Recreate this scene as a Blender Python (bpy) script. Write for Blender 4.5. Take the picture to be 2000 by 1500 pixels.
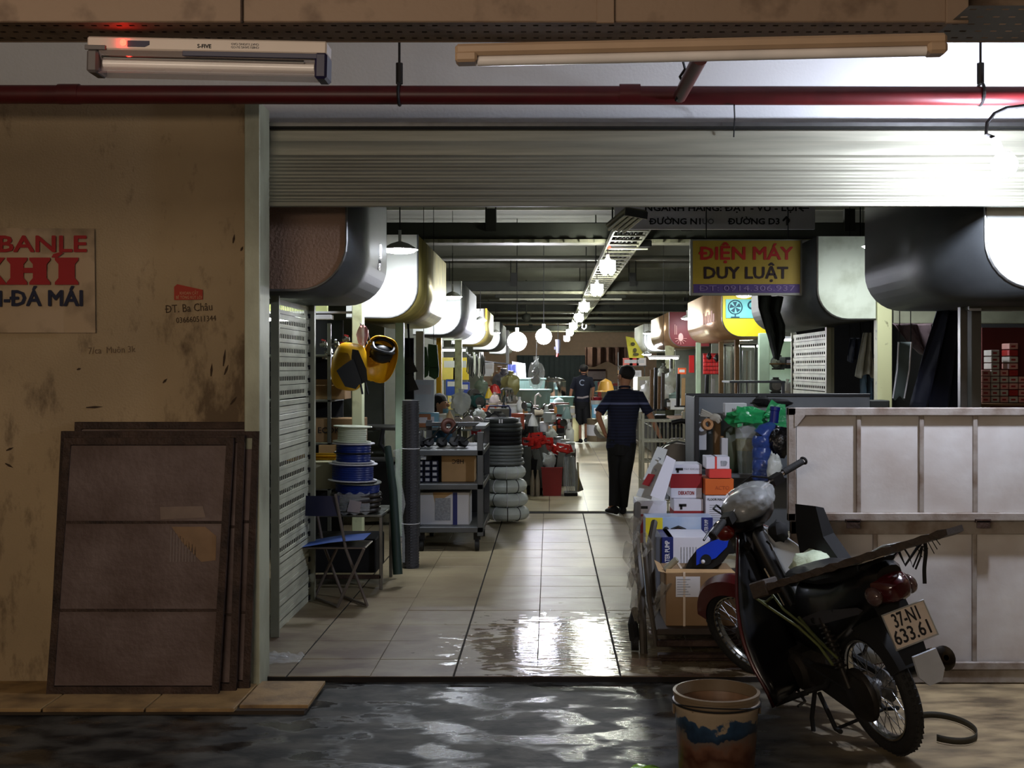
import bpy, bmesh, math, random
from mathutils import Vector, Matrix, Euler, noise
for _o in list(bpy.data.objects): bpy.data.objects.remove(_o)
S = bpy.context.scene
C = S.collection
PI = math.pi
rnd = random.Random(7)
F, CX, CY, H = 2300.0, 1073.0, 720.0, 1.62
GZ = -0.03                                     # wet ground outside, a little below the tiles

# ---------------------------------------------------------------- camera
cd = bpy.data.cameras.new('camera')
cd.sensor_fit = 'HORIZONTAL'; cd.sensor_width = 36.0
cd.lens = F / 2000 * 36.0
cd.shift_x = (1000 - CX) / 2000.0
cd.shift_y = (CY - 750) / 2000.0
cd.clip_start = 0.05; cd.clip_end = 200
cam = bpy.data.objects.new('camera', cd); C.objects.link(cam)
cam.location = (0, 0, H); cam.rotation_euler = (PI / 2, 0, 0)
S.camera = cam

# ---------------------------------------------------------------- world, exposure, large lights
w = bpy.data.worlds.new('night'); S.world = w; w.use_nodes = True
w.node_tree.nodes['Background'].inputs[0].default_value = (0.9, 0.75, 0.6, 1)
w.node_tree.nodes['Background'].inputs[1].default_value = 0.002
S.view_settings.view_transform = 'Standard'
try: S.view_settings.look = 'None'
except Exception: pass
S.view_settings.exposure = 0.0; S.view_settings.gamma = 1.0
S.view_settings.use_curve_mapping = False

def area(name, loc, target, size, power, col, sy=None):
    l = bpy.data.lights.new(name, 'AREA'); l.energy = power; l.color = col; l.size = size
    if sy: l.shape = 'RECTANGLE'; l.size_y = sy
    o = bpy.data.objects.new(name, l); C.objects.link(o); o.location = loc
    o.rotation_euler = (Vector(target) - Vector(loc)).to_track_quat('-Z', 'Y').to_euler()
    return o
# the alley's own warm lamps, up under the outer ceiling behind the viewer
area('alley_lamp', (-2.2, -2.6, 2.55), (-1.2, 6.1, 1.6), 2.6, 128, (1.0, .83, .66), sy=1.0)
L_DISC, L_KEY, L_CFL = 170.0, 1350.0, 150.0       # radiance of the stall lamps, the bare bulb and the aisle lamps

# ---------------------------------------------------------------- helpers
def P(px, py, Y):                              # photograph pixel at depth Y -> point of the place
    return Vector(((px - CX) / F * Y, Y, H - (py - CY) / F * Y))
def lin(c):
    return tuple(((v / 255) / 12.92 if v <= 10 else (((v / 255) + .055) / 1.055) ** 2.4) for v in c)
MATS = {}
def M(name, col=(128, 128, 128), rough=.6, metal=0.0, var=.18, scale=6.0, col2=None, thr=.5, soft=.25, bump=0.0,
      bscale=60.0, trans=0.0, alpha=1.0, emit=None, es=0.0, coat=0.0, spec=.5, stretch=(1, 1, 1), ior=1.45):
    if name in MATS: return MATS[name]
    m = bpy.data.materials.new(name); m.use_nodes = True; MATS[name] = m
    nt = m.node_tree; b = nt.nodes['Principled BSDF']; L = nt.links.new
    c1 = lin(col)
    tc = nt.nodes.new('ShaderNodeTexCoord'); mp = nt.nodes.new('ShaderNodeMapping'); mp.inputs['Scale'].default_value = stretch
    L(tc.outputs['Object'], mp.inputs[0])
    n = nt.nodes.new('ShaderNodeTexNoise'); n.inputs['Scale'].default_value = scale; n.inputs['Detail'].default_value = 6
    L(mp.outputs[0], n.inputs['Vector'])
    r = nt.nodes.new('ShaderNodeValToRGB')
    r.color_ramp.elements[0].position = max(0, thr - soft); r.color_ramp.elements[1].position = min(1, thr + soft)
    ca = lin(col2) if col2 else tuple(v * (1 - var) for v in c1)
    cb = c1 if col2 else tuple(min(1, v * (1 + var * .5)) for v in c1)
    r.color_ramp.elements[0].color = (*ca, 1); r.color_ramp.elements[1].color = (*cb, 1)
    L(n.outputs[0], r.inputs[0]); L(r.outputs[0], b.inputs['Base Color'])
    b.inputs['Roughness'].default_value = rough; b.inputs['Metallic'].default_value = metal
    b.inputs['Transmission Weight'].default_value = trans; b.inputs['Alpha'].default_value = alpha
    b.inputs['Coat Weight'].default_value = coat; b.inputs['Specular IOR Level'].default_value = spec
    b.inputs['IOR'].default_value = ior
    if bump:
        n2 = nt.nodes.new('ShaderNodeTexNoise'); n2.inputs['Scale'].default_value = bscale; n2.inputs['Detail'].default_value = 5
        L(mp.outputs[0], n2.inputs['Vector'])
        bp = nt.nodes.new('ShaderNodeBump'); bp.inputs['Strength'].default_value = bump; bp.inputs['Distance'].default_value = .02
        L(n2.outputs[0], bp.inputs['Height']); L(bp.outputs[0], b.inputs['Normal'])
    if emit:
        b.inputs['Emission Color'].default_value = (*lin(emit), 1); b.inputs['Emission Strength'].default_value = es
    return m

class B:
    """collects shapes, then links them as ONE mesh object"""
    def __init__(s): s.v = []; s.f = []; s.mi = []; s.cur = 0
    def add(s, vs, fs):
        o = len(s.v); s.v += [Vector(v) for v in vs]
        for f in fs: s.f.append([i + o for i in f]); s.mi.append(s.cur)
        return s
    def mat(s, i): s.cur = i; return s
    def box(s, x0, x1, y0, y1, z0, z1):
        return s.add([(x0, y0, z0), (x1, y0, z0), (x1, y1, z0), (x0, y1, z0), (x0, y0, z1), (x1, y0, z1), (x1, y1, z1), (x0, y1, z1)],
                     [(0, 3, 2, 1), (4, 5, 6, 7), (0, 1, 5, 4), (1, 2, 6, 5), (2, 3, 7, 6), (3, 0, 4, 7)])
    def obox(s, c, size, rot=(0, 0, 0)):
        n = len(s.v); x, y, z = [v / 2 for v in size]; s.box(-x, x, -y, y, -z, z)
        m = Matrix.Translation(c) @ Euler(rot).to_matrix().to_4x4()
        for i in range(n, len(s.v)): s.v[i] = m @ s.v[i]
        return s
    def cbox(s, x0, x1, y0, y1, z0, z1, c=.006):      # chamfered box
        n = len(s.v); X, Y, Z = (x0, x1), (y0, y1), (z0, z1)
        bm = bmesh.new(); bmesh.ops.create_cube(bm, size=1)
        for v in bm.verts: v.co = Vector((X[v.co.x > 0], Y[v.co.y > 0], Z[v.co.z > 0]))
        bmesh.ops.bevel(bm, geom=list(bm.edges), offset=c, segments=1, affect='EDGES')
        bm.verts.ensure_lookup_table(); bm.verts.index_update()
        s.add([v.co.copy() for v in bm.verts], [[v.index for v in f.verts] for f in bm.faces]); bm.free()
        return s
    def cyl(s, p0, p1, r, n=12, r1=None, cap=True):
        p0, p1 = Vector(p0), Vector(p1); r1 = r if r1 is None else r1
        d = (p1 - p0).normalized() if (p1 - p0).length > 1e-9 else Vector((0, 0, 1))
        a = d.orthogonal().normalized(); b = d.cross(a); vs = []
        for p, rr in ((p0, r), (p1, r1)):
            for k in range(n):
                t = 2 * PI * k / n; vs.append(p + (a * math.cos(t) + b * math.sin(t)) * rr)
        fs = [(k, (k + 1) % n, n + (k + 1) % n, n + k) for k in range(n)]
        if cap: fs += [tuple(range(n - 1, -1, -1)), tuple(range(n, 2 * n))]
        return s.add(vs, fs)
    def tube(s, pts, r, n=8, closed=False):
        pts = [Vector(p) for p in pts]; m = len(pts); vs = []; a = None
        rs = r if isinstance(r, (list, tuple)) else [r] * m
        for i, p in enumerate(pts):
            if closed: d = pts[(i + 1) % m] - pts[i - 1]
            else: d = pts[min(i + 1, m - 1)] - pts[max(i - 1, 0)]
            d.normalize()
            if a is None: a = d.orthogonal().normalized()
            a = (a - d * a.dot(d))
            a = a.normalized() if a.length > 1e-6 else d.orthogonal().normalized()
            b = d.cross(a)
            for k in range(n):
                t = 2 * PI * k / n; vs.append(p + (a * math.cos(t) + b * math.sin(t)) * rs[i])
        fs = []
        for i in range(m if closed else m - 1):
            j = (i + 1) % m
            for k in range(n): fs.append((i * n + k, i * n + (k + 1) % n, j * n + (k + 1) % n, j * n + k))
        if not closed: fs += [tuple(range(n - 1, -1, -1)), tuple(range((m - 1) * n, m * n))]
        return s.add(vs, fs)
    def lathe(s, prof, c=(0, 0, 0), axis=(0, 0, 1), n=24):
        q = Vector((0, 0, 1)).rotation_difference(Vector(axis).normalized()); vs = []; c = Vector(c)
        for r, z in prof:
            for k in range(n):
                t = 2 * PI * k / n; vs.append(c + q @ Vector((r * math.cos(t), r * math.sin(t), z)))
        fs = []
        for i in range(len(prof) - 1):
            for k in range(n): fs.append((i * n + k, i * n + (k + 1) % n, (i + 1) * n + (k + 1) % n, (i + 1) * n + k))
        return s.add(vs, fs)
    def torus(s, c, R, r, axis=(0, 0, 1), n=32, m=8, rz=None):
        rz = rz or r
        return s.lathe([(R + r * math.cos(2 * PI * k / m), rz * math.sin(2 * PI * k / m)) for k in range(m + 1)], c, axis, n)
    def prism(s, poly, y0, y1, f=None):             # poly in (x,z), extruded along y (or mapped by f)
        n = len(poly); f = f or (lambda x, z, y: (x, y, z))
        vs = [f(x, z, y0) for x, z in poly] + [f(x, z, y1) for x, z in poly]
        return s.add(vs, [tuple(range(n)), tuple(range(2 * n - 1, n - 1, -1))] + [(i, n + i, n + (i + 1) % n, (i + 1) % n) for i in range(n)])
    def loft(s, rings, cap=True):
        n = len(rings[0]); vs = [v for r in rings for v in r]; fs = []
        for i in range(len(rings) - 1):
            for k in range(n): fs.append((i * n + k, i * n + (k + 1) % n, (i + 1) * n + (k + 1) % n, (i + 1) * n + k))
        if cap: fs += [tuple(range(n - 1, -1, -1)), tuple(range((len(rings) - 1) * n, len(rings) * n))]
        return s.add(vs, fs)
    def grid(s, fn, nu, nv):
        vs = [fn(i / nu, j / nv) for i in range(nu + 1) for j in range(nv + 1)]
        return s.add(vs, [(i * (nv + 1) + j, i * (nv + 1) + j + 1, (i + 1) * (nv + 1) + j + 1, (i + 1) * (nv + 1) + j) for i in range(nu) for j in range(nv)])
    def ball(s, c, r, nu=12, nv=8, rough=0.0, seed=0, sq=0.0):
        c = Vector(c); r = Vector(r if isinstance(r, (list, tuple)) else (r, r, r)); vs = []
        for j in range(nv + 1):
            ph = PI * j / nv
            for k in range(nu):
                t = 2 * PI * k / nu; d = Vector((math.sin(ph) * math.cos(t), math.sin(ph) * math.sin(t), math.cos(ph)))
                q = 1 + (rough * noise.noise(d * 2.2 + Vector((seed * 7.3, seed, 0))) + rough * .6 * noise.noise(d * 5 + Vector((0, seed * 3.1, seed))) if rough else 0)
                if sq: mx = max(abs(d.x), abs(d.y), abs(d.z)); q *= (1 - sq) + sq / mx
                vs.append(c + Vector((d.x * r.x, d.y * r.y, d.z * r.z)) * q)
        return s.add(vs, [(j * nu + k, (j + 1) * nu + k, (j + 1) * nu + (k + 1) % nu, j * nu + (k + 1) % nu) for j in range(nv) for k in range(nu)])
    def xf(s, m, i0=0):
        for i in range(i0, len(s.v)): s.v[i] = m @ s.v[i]
        return s
    def build(s, name, mats, parent=None, world=False, smooth=False, kind=None, label=None, loc=None):
        me = bpy.data.meshes.new(name)
        off = Vector((0, 0, 0))
        if parent is not None and world: off = wpos(parent)
        if loc is not None: off = Vector(loc)
        me.from_pydata([tuple(v - off) for v in s.v], [], s.f)
        mats = mats if isinstance(mats, (list, tuple)) else [mats]
        for m in mats: me.materials.append(m)
        me.polygons.foreach_set('material_index', s.mi)
        bm = bmesh.new(); bm.from_mesh(me); bmesh.ops.recalc_face_normals(bm, faces=bm.faces[:])
        if smooth:
            for f in bm.faces: f.smooth = True
            ang = smooth if smooth is not True else 40
            for e in bm.edges:
                if len(e.link_faces) == 2 and e.calc_face_angle(0) > math.radians(ang): e.smooth = False
        bm.to_mesh(me); bm.free()
        o = bpy.data.objects.new(name, me); C.objects.link(o)
        if parent is not None: o.parent = parent
        if loc is not None: o.location = loc
        if kind: o['kind'] = kind
        if label: o['label'] = label
        return o
def wpos(o):
    p = Vector(o.location)
    while o.parent is not None: o = o.parent; p += Vector(o.location)
    return p
def tag(o, label, cat, group=None, kind=None):
    o['label'] = label; o['category'] = cat
    if group: o['group'] = group
    if kind: o['kind'] = kind
    return o
def T(name, label, cat, loc=(0, 0, 0), group=None, rot=(0, 0, 0)):
    o = bpy.data.objects.new(name, None); C.objects.link(o); o.location = loc; o.rotation_euler = rot
    o.empty_display_size = .1
    return tag(o, label, cat, group)
def struct(o): o['kind'] = 'structure'; return o
def dup(root, loc=None, rot=None, label=None, group=None, parent=None, scale=None):
    r = root.copy(); C.objects.link(r)
    if loc is not None: r.location = loc
    if rot is not None: r.rotation_euler = rot
    if scale is not None: r.scale = scale
    if label: r['label'] = label
    if group: r['group'] = group
    if parent is not None: r.parent = parent
    for ch in list(root.children):
        c = ch.copy(); C.objects.link(c); c.parent = r
        for g in list(ch.children):
            d = g.copy(); C.objects.link(d); d.parent = c
    return r
def plain(t): return t.replace('Đ', 'Ð').replace('Ờ', 'Ò').replace('Ợ', 'Ọ')
def xmax(t, size):                             # how far a left-aligned piece of text reaches
    cu = bpy.data.curves.new('m', 'FONT'); cu.body = t; cu.size = size
    o = bpy.data.objects.new('m', cu); C.objects.link(o); bpy.context.view_layer.update()
    me = bpy.data.meshes.new_from_object(o.evaluated_get(bpy.context.evaluated_depsgraph_get()))
    r = (min(v.co.x for v in me.vertices), max(v.co.x for v in me.vertices)); bpy.data.objects.remove(o); bpy.data.meshes.remove(me)
    return r
def text(name, body, size, loc, rot, m, parent=None, bold=.0, ext=.0015, align='CENTER', sx=1.0, world=False, width=None):
    cu = bpy.data.curves.new(name, 'FONT'); cu.body = plain(body); cu.size = size; cu.align_x = align; cu.align_y = 'CENTER'
    cu.extrude = ext; cu.resolution_u = 2
    o = bpy.data.objects.new(name, cu); C.objects.link(o)
    bpy.context.view_layer.update()
    dg = bpy.context.evaluated_depsgraph_get()
    me = bpy.data.meshes.new_from_object(o.evaluated_get(dg)); me.name = name
    bpy.data.objects.remove(o)
    horns = [i for i, ch in enumerate(body) if ch in 'ỜỢ']
    if horns and me.vertices:
        x0 = min(v.co.x for v in me.vertices); l0 = xmax(plain(body), size)[0]; yc = (max(v.co.y for v in me.vertices) + min(v.co.y for v in me.vertices)) / 2
        bm = bmesh.new(); bm.from_mesh(me)
        for i in horns:
            xr = x0 - l0 + xmax(plain(body[:i + 1]), size)[1]; y_ = yc + .12 * size
            vs = [bm.verts.new((xr + dx * size, y_ + dy * size, ext)) for dx, dy in ((-.10, .02), (-.02, .08), (-.02, .2), (.07, .2), (.05, .05), (-.06, -.04))]
            bm.faces.new(vs)
        bm.to_mesh(me); bm.free()
    if width:
        xs = [v.co.x for v in me.vertices]
        if xs: sx = width / (max(xs) - min(xs))
    for v in me.vertices: v.co.x *= sx
    if bold > 0:                               # heavier strokes: the outline laid down several times, a hair apart
        bm = bmesh.new(); d = bold * size * .9
        for k in range(9):
            if k: a = PI * k / 4; off = (d * math.cos(a), d * math.sin(a), .00004 * k)
            else: off = (0, 0, 0)
            n0 = len(bm.verts); bm.from_mesh(me); bm.verts.ensure_lookup_table()
            for v in bm.verts[n0:]: v.co += Vector(off)
        bm.to_mesh(me); bm.free()
    me.materials.clear(); me.materials.append(m)
    o = bpy.data.objects.new(name, me); C.objects.link(o)
    o.location = Vector(loc) - (wpos(parent) if (parent is not None and world) else Vector((0, 0, 0)))
    o.rotation_euler = rot
    if parent is not None: o.parent = parent
    return o
NTH = ['leftmost'] + [w_ + ' from the left' for w_ in 'second third fourth fifth sixth seventh eighth ninth tenth eleventh twelfth thirteenth fourteenth fifteenth'.split()]
UPW = ['lowest'] + [w_ + ' up' for w_ in 'second third fourth fifth sixth seventh eighth ninth tenth'.split()]
FACE = (PI / 2, 0, 0)                          # text facing the viewer's side (-Y)

def perf(b, org, u, v, nu, nv, hw, hh):
    """a sheet from org spanned by u, v, punched with nu x nv slots (hw, hh = hole share of a cell)"""
    org, u, v = Vector(org), Vector(u), Vector(v); cu, cv = u / nu, v / nv
    for i in range(nu):
        for j in range(nv):
            o = org + cu * i + cv * j; a, c = (1 - hw) / 2, (1 - hh) / 2
            q = [o, o + cu, o + cu + cv, o + cv, o + cu * a + cv * c, o + cu * (1 - a) + cv * c, o + cu * (1 - a) + cv * (1 - c), o + cu * a + cv * (1 - c)]
            b.add(q, [(0, 1, 5, 4), (1, 2, 6, 5), (2, 3, 7, 6), (3, 0, 4, 7)])
    return b

# ---------------------------------------------------------------- materials
def wall_mat():
    m = M('warm_beige_plaster', (168, 146, 113), .85, var=.2, scale=1.6, bump=.15, bscale=90)
    nt = m.node_tree; b = nt.nodes['Principled BSDF']; L = nt.links.new; old = b.inputs['Base Color'].links[0].from_socket
    g = nt.nodes.new('ShaderNodeNewGeometry'); s = nt.nodes.new('ShaderNodeSeparateXYZ'); L(g.outputs['Position'], s.inputs[0])
    def mr(sock, a, b_, lo, hi):
        r = nt.nodes.new('ShaderNodeMapRange'); L(sock, r.inputs[0]); r.inputs[1].default_value = a; r.inputs[2].default_value = b_; r.inputs[3].default_value = lo; r.inputs[4].default_value = hi; return r.outputs[0]
    def ma(op, a, c):
        x = nt.nodes.new('ShaderNodeMath'); x.operation = op; L(a, x.inputs[0]); L(c, x.inputs[1]); return x.outputs[0]
    mp = nt.nodes.new('ShaderNodeMapping'); mp.inputs['Scale'].default_value = (1.6, 1, .7); L(g.outputs['Position'], mp.inputs[0])
    n = nt.nodes.new('ShaderNodeTexNoise'); n.inputs['Scale'].default_value = 6; n.inputs['Detail'].default_value = 9; n.inputs['Roughness'].default_value = .65; L(mp.outputs[0], n.inputs[0])
    n2 = nt.nodes.new('ShaderNodeTexNoise'); n2.inputs['Scale'].default_value = 1.1; n2.inputs['Detail'].default_value = 4; L(g.outputs['Position'], n2.inputs[0])
    # hands and shoulders have dirtied the plaster low down and beside the corner guard
    k = ma('ADD', ma('MULTIPLY', mr(s.outputs[0], -2.1, -1.58, 0, .30), mr(s.outputs[2], 2.1, 1.4, 0, 1)), ma('ADD', mr(s.outputs[2], 1.9, .9, 0, .07), ma('MULTIPLY', n2.outputs[0], mr(s.outputs[2], 9, 8, .08, .08))))
    f = mr(ma('ADD', n.outputs[0], k), .62, .80, 0, .8)
    x = nt.nodes.new('ShaderNodeMix'); x.data_type = 'RGBA'; L(f, x.inputs[0]); L(old, x.inputs[6]); x.inputs[7].default_value = (*lin((80, 62, 44)), 1)
    L(x.outputs[2], b.inputs['Base Color']); return m
m_wall = wall_mat()
m_white = M('whitewashed_concrete', (186, 186, 186), .85, var=.1, scale=2, bump=.1)
m_ceil = M('grey_ceiling_paint', (88, 89, 78), .9, var=.15, scale=1.2)
m_beam = M('dark_beam', (50, 52, 45), .7, var=.25, scale=2.5)
m_dark = M('black_plastic', (14, 14, 15), .45, var=.2)
m_black = M('soot_black', (5, 5, 6), .8, var=.2)
m_steel = M('brushed_steel', (120, 120, 118), .38, 1, var=.2, scale=12)
m_galv = M('galvanised_sheet', (118, 120, 114), .42, .75, var=.3, scale=4, bump=.05)
m_chrome = M('chrome', (200, 200, 200), .12, 1, var=.05)
m_slat = M('grey_green_shutter_paint', (192, 193, 172), .5, .15, var=.28, scale=5, bump=.05, stretch=(1, 1, 3))
m_cream = M('cream_painted_steel', (205, 212, 170), .5, 0, col2=(150, 150, 110), thr=.38, soft=.12, scale=7)
m_card = M('brown_cardboard', (136, 108, 76), .85, var=.12, scale=9)
m_card2 = M('pale_cardboard', (176, 142, 98), .85, var=.12, scale=9)
m_paper = M('white_paper', (205, 205, 208), .7, var=.05)
m_cream_tray = M('beige_tray_paint', (140, 118, 98), .6, .1, col2=(92, 72, 56), thr=.36, soft=.1, scale=9, bump=.05)
m_red = M('red_plastic', (132, 22, 20), .4, var=.15)
m_blue = M('blue_plastic', (22, 48, 122), .4, var=.2)
m_yellow = M('yellow_plastic', (226, 170, 24), .4, var=.12)
m_green = M('green_plastic', (30, 120, 70), .35, var=.2)
m_orange = M('orange_card', (205, 98, 34), .7, var=.1)
m_rubber = M('tyre_rubber', (22, 21, 20), .75, var=.3, scale=30, bump=.3, bscale=200)
m_wood = M('weathered_wood', (112, 84, 56), .75, var=.4, scale=6, stretch=(1, 12, 12), bump=.2)
m_dwood = M('dark_wet_wood', (56, 44, 34), .5, var=.5, scale=7, stretch=(1, 14, 14), bump=.4)
m_rust = M('rusty_painted_sheet', (104, 88, 84), .55, .25, col2=(66, 46, 38), thr=.45, soft=.22, scale=3.2, bump=.12, bscale=30)
m_rustf = M('rusted_angle_iron', (70, 52, 42), .65, .35, col2=(36, 24, 18), thr=.5, soft=.2, scale=9, bump=.3)
m_gate = M('stained_white_sheet', (198, 195, 192), .55, .1, col2=(160, 146, 136), thr=.38, soft=.2, scale=2.4, bump=.08, bscale=20)
m_gatef = M('stained_frame_paint', (150, 142, 134), .6, .15, col2=(98, 76, 58), thr=.42, soft=.14, scale=7, bump=.12)
m_lamp = M('lamp_glass', (255, 255, 250), .3, emit=(238, 244, 255), es=L_DISC)
m_key = M('key_bulb_glass', (255, 255, 250), .3, emit=(226, 234, 255), es=L_KEY)
m_cfl = M('aisle_lamp_glass', (255, 255, 250), .3, emit=(246, 250, 235), es=L_CFL)
m_bulb2 = M('hanging_bulb_glass', (255, 255, 250), .3, emit=(240, 240, 255), es=230)
m_led = M('red_indicator', (255, 20, 20), .3, emit=(255, 30, 20), es=30)
m_film = M('cling_film', (235, 240, 240), .12, 0, var=.02, trans=.0, alpha=.24, bump=.9, bscale=22)
m_bag = M('thin_white_plastic_bag', (215, 220, 212), .3, var=.1, alpha=.72, bump=.6, bscale=18)
m_skin = M('skin', (172, 122, 92), .55, var=.08)
m_hair = M('black_hair', (16, 13, 12), .6, var=.2, bump=.4, bscale=200)
m_txt_red = M('red_print', (150, 20, 22), .7, var=.1)
m_txt_black = M('black_print', (18, 18, 24), .7, var=.1)
m_txt_navy = M('navy_print', (18, 22, 48), .7, var=.1)
m_txt_white = M('white_print', (225, 225, 230), .7, var=.03)
m_navy = M('navy_paint', (26, 38, 104), .5, var=.1)
m_copper = M('copper_coil', (150, 84, 50), .35, .8)
m_tan = M('tan_tape', (190, 140, 92), .6)
# ================================================================ SETTING
def aff(name, m): return M(name) if m is None else m
# tiles: world-space dirt, wetness, mud and painted-in dimness near the mouth
def floor_mat():
    m = bpy.data.materials.new('worn_floor_tile'); m.use_nodes = True; nt = m.node_tree; b = nt.nodes['Principled BSDF']; L = nt.links.new
    g = nt.nodes.new('ShaderNodeNewGeometry')
    def nz(scale, st=(1, 1, 1), det=6):
        mp = nt.nodes.new('ShaderNodeMapping'); mp.inputs['Scale'].default_value = st; L(g.outputs['Position'], mp.inputs[0])
        n = nt.nodes.new('ShaderNodeTexNoise'); n.inputs['Scale'].default_value = scale; n.inputs['Detail'].default_value = det; L(mp.outputs[0], n.inputs['Vector']); return n.outputs[0]
    def ramp(s, a, b_, ca, cb):
        r = nt.nodes.new('ShaderNodeValToRGB'); r.color_ramp.elements[0].position = a; r.color_ramp.elements[1].position = b_
        r.color_ramp.elements[0].color = (*ca, 1); r.color_ramp.elements[1].color = (*cb, 1); L(s, r.inputs[0]); return r.outputs[0]
    def mix(f, a, c):
        x = nt.nodes.new('ShaderNodeMix'); x.data_type = 'RGBA'; L(f, x.inputs[0]); L(a, x.inputs[6]); L(c, x.inputs[7]); return x.outputs[2]
    def math_(op, a, c=None, v=None):
        x = nt.nodes.new('ShaderNodeMath'); x.operation = op; x.use_clamp = True; L(a, x.inputs[0])
        if c is not None: L(c, x.inputs[1])
        elif v is not None: x.inputs[1].default_value = v
        return x.outputs[0]
    base = ramp(nz(1.3), .3, .7, lin((132, 116, 88)), lin((176, 162, 128)))
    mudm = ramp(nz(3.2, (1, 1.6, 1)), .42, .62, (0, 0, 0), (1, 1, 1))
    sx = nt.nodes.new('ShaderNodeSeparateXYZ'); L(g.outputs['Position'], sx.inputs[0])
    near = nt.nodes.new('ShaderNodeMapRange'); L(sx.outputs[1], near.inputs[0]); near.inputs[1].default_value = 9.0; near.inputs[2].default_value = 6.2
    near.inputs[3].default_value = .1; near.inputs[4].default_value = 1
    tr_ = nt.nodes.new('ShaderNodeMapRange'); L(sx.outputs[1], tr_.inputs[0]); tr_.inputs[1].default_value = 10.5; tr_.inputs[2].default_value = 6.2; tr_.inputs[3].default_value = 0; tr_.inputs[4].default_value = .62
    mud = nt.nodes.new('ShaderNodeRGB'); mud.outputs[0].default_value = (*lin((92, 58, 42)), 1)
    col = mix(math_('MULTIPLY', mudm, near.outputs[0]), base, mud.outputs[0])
    trod_and_dim = nt.nodes.new('ShaderNodeRGB'); trod_and_dim.outputs[0].default_value = (*lin((84, 70, 54)), 1)  # tracked-in dirt, darkened further to paint in the dimmer light here
    col = mix(tr_.outputs[0], col, trod_and_dim.outputs[0])
    L(col, b.inputs['Base Color'])
    # wet patch: right part of the aisle mouth
    d = nt.nodes.new('ShaderNodeVectorMath'); d.operation = 'DISTANCE'; L(g.outputs['Position'], d.inputs[0]); d.inputs[1].default_value = (.32, 6.9, 0)
    dm = nt.nodes.new('ShaderNodeMapRange'); L(d.outputs['Value'], dm.inputs[0]); dm.inputs[1].default_value = .25; dm.inputs[2].default_value = 1.5; dm.inputs[3].default_value = .32; dm.inputs[4].default_value = -.3
    wn = nz(8, (1, 2.0, 1), 9)
    wet = math_('GREATER_THAN', math_('ADD', wn, dm.outputs[0]), v=.56)
    rr = nt.nodes.new('ShaderNodeMapRange'); L(wet, rr.inputs[0]); rr.inputs[3].default_value = .45; rr.inputs[4].default_value = .12
    L(rr.outputs[0], b.inputs['Roughness'])
    bp = nt.nodes.new('ShaderNodeBump'); bp.inputs['Strength'].default_value = .25; bp.inputs['Distance'].default_value = .01
    L(nz(14, (1, 2, 1)), bp.inputs['Height']); L(bp.outputs[0], b.inputs['Normal'])
    return m
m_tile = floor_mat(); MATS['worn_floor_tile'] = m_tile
def ground_mat():
    m = bpy.data.materials.new('wet_dirty_concrete'); m.use_nodes = True; nt = m.node_tree; b = nt.nodes['Principled BSDF']; L = nt.links.new
    g = nt.nodes.new('ShaderNodeNewGeometry')
    def nz(scale, st, det=7, ds=0):
        mp = nt.nodes.new('ShaderNodeMapping'); mp.inputs['Scale'].default_value = st; L(g.outputs['Position'], mp.inputs[0])
        n = nt.nodes.new('ShaderNodeTexNoise'); n.inputs['Scale'].default_value = scale; n.inputs['Detail'].default_value = det; n.inputs['Distortion'].default_value = ds; L(mp.outputs[0], n.inputs['Vector']); return n.outputs[0]
    sx = nt.nodes.new('ShaderNodeSeparateXYZ'); L(g.outputs['Position'], sx.inputs[0])
    # the ground is drier and yellower to the right, under the gate
    dry = nt.nodes.new('ShaderNodeMapRange'); L(sx.outputs[0], dry.inputs[0]); dry.inputs[1].default_value = .9; dry.inputs[2].default_value = 1.9
    r = nt.nodes.new('ShaderNodeValToRGB'); e = r.color_ramp.elements; e[0].position = .38; e[1].position = .66
    e[0].color = (*lin((20, 20, 19)), 1); e[1].color = (*lin((74, 72, 66)), 1)
    L(nz(5.5, (1, 1.5, 1), 9, ds=.3), r.inputs[0])
    r2 = nt.nodes.new('ShaderNodeValToRGB'); e = r2.color_ramp.elements; e[0].position = .35; e[1].position = .65
    e[0].color = (*lin((92, 78, 58)), 1); e[1].color = (*lin((168, 148, 112)), 1)
    L(nz(3.4, (1, 2.4, 1)), r2.inputs[0])
    x = nt.nodes.new('ShaderNodeMix'); x.data_type = 'RGBA'; L(dry.outputs[0], x.inputs[0]); L(r.outputs[0], x.inputs[6]); L(r2.outputs[0], x.inputs[7])
    L(x.outputs[2], b.inputs['Base Color'])
    rr = nt.nodes.new('ShaderNodeValToRGB'); e = rr.color_ramp.elements; e[0].position = .42; e[1].position = .50
    e[0].color = (.22, .22, .22, 1); e[1].color = (.62, .62, .62, 1)
    wn = nz(3.4, (1, 1.7, 1), 10, .25)
    ad = nt.nodes.new('ShaderNodeMath'); ad.operation = 'ADD'; L(wn, ad.inputs[0])
    d2 = nt.nodes.new('ShaderNodeMath'); d2.operation = 'MULTIPLY'; L(dry.outputs[0], d2.inputs[0]); d2.inputs[1].default_value = .3; L(d2.outputs[0], ad.inputs[1])
    L(ad.outputs[0], rr.inputs[0]); L(rr.outputs[0], b.inputs['Roughness'])
    bp = nt.nodes.new('ShaderNodeBump'); bp.inputs['Strength'].default_value = .26; bp.inputs['Distance'].default_value = .006
    L(nz(38, (1, 1.2, 1), 10), bp.inputs['Height']); L(bp.outputs[0], b.inputs['Normal'])
    return m
m_ground = ground_mat(); m_ground.node_tree.nodes['Principled BSDF'].inputs['Specular IOR Level'].default_value = .32
def gfn(u, v):
    x, y = -4 + u * 9, -4 + v * 10.2
    return Vector((x, y, GZ + .003 * noise.noise(Vector((x * .9, y * .9, 0))) - .002))
struct(B().grid(gfn, 90, 102).build('floor', m_ground, smooth=True))
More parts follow.
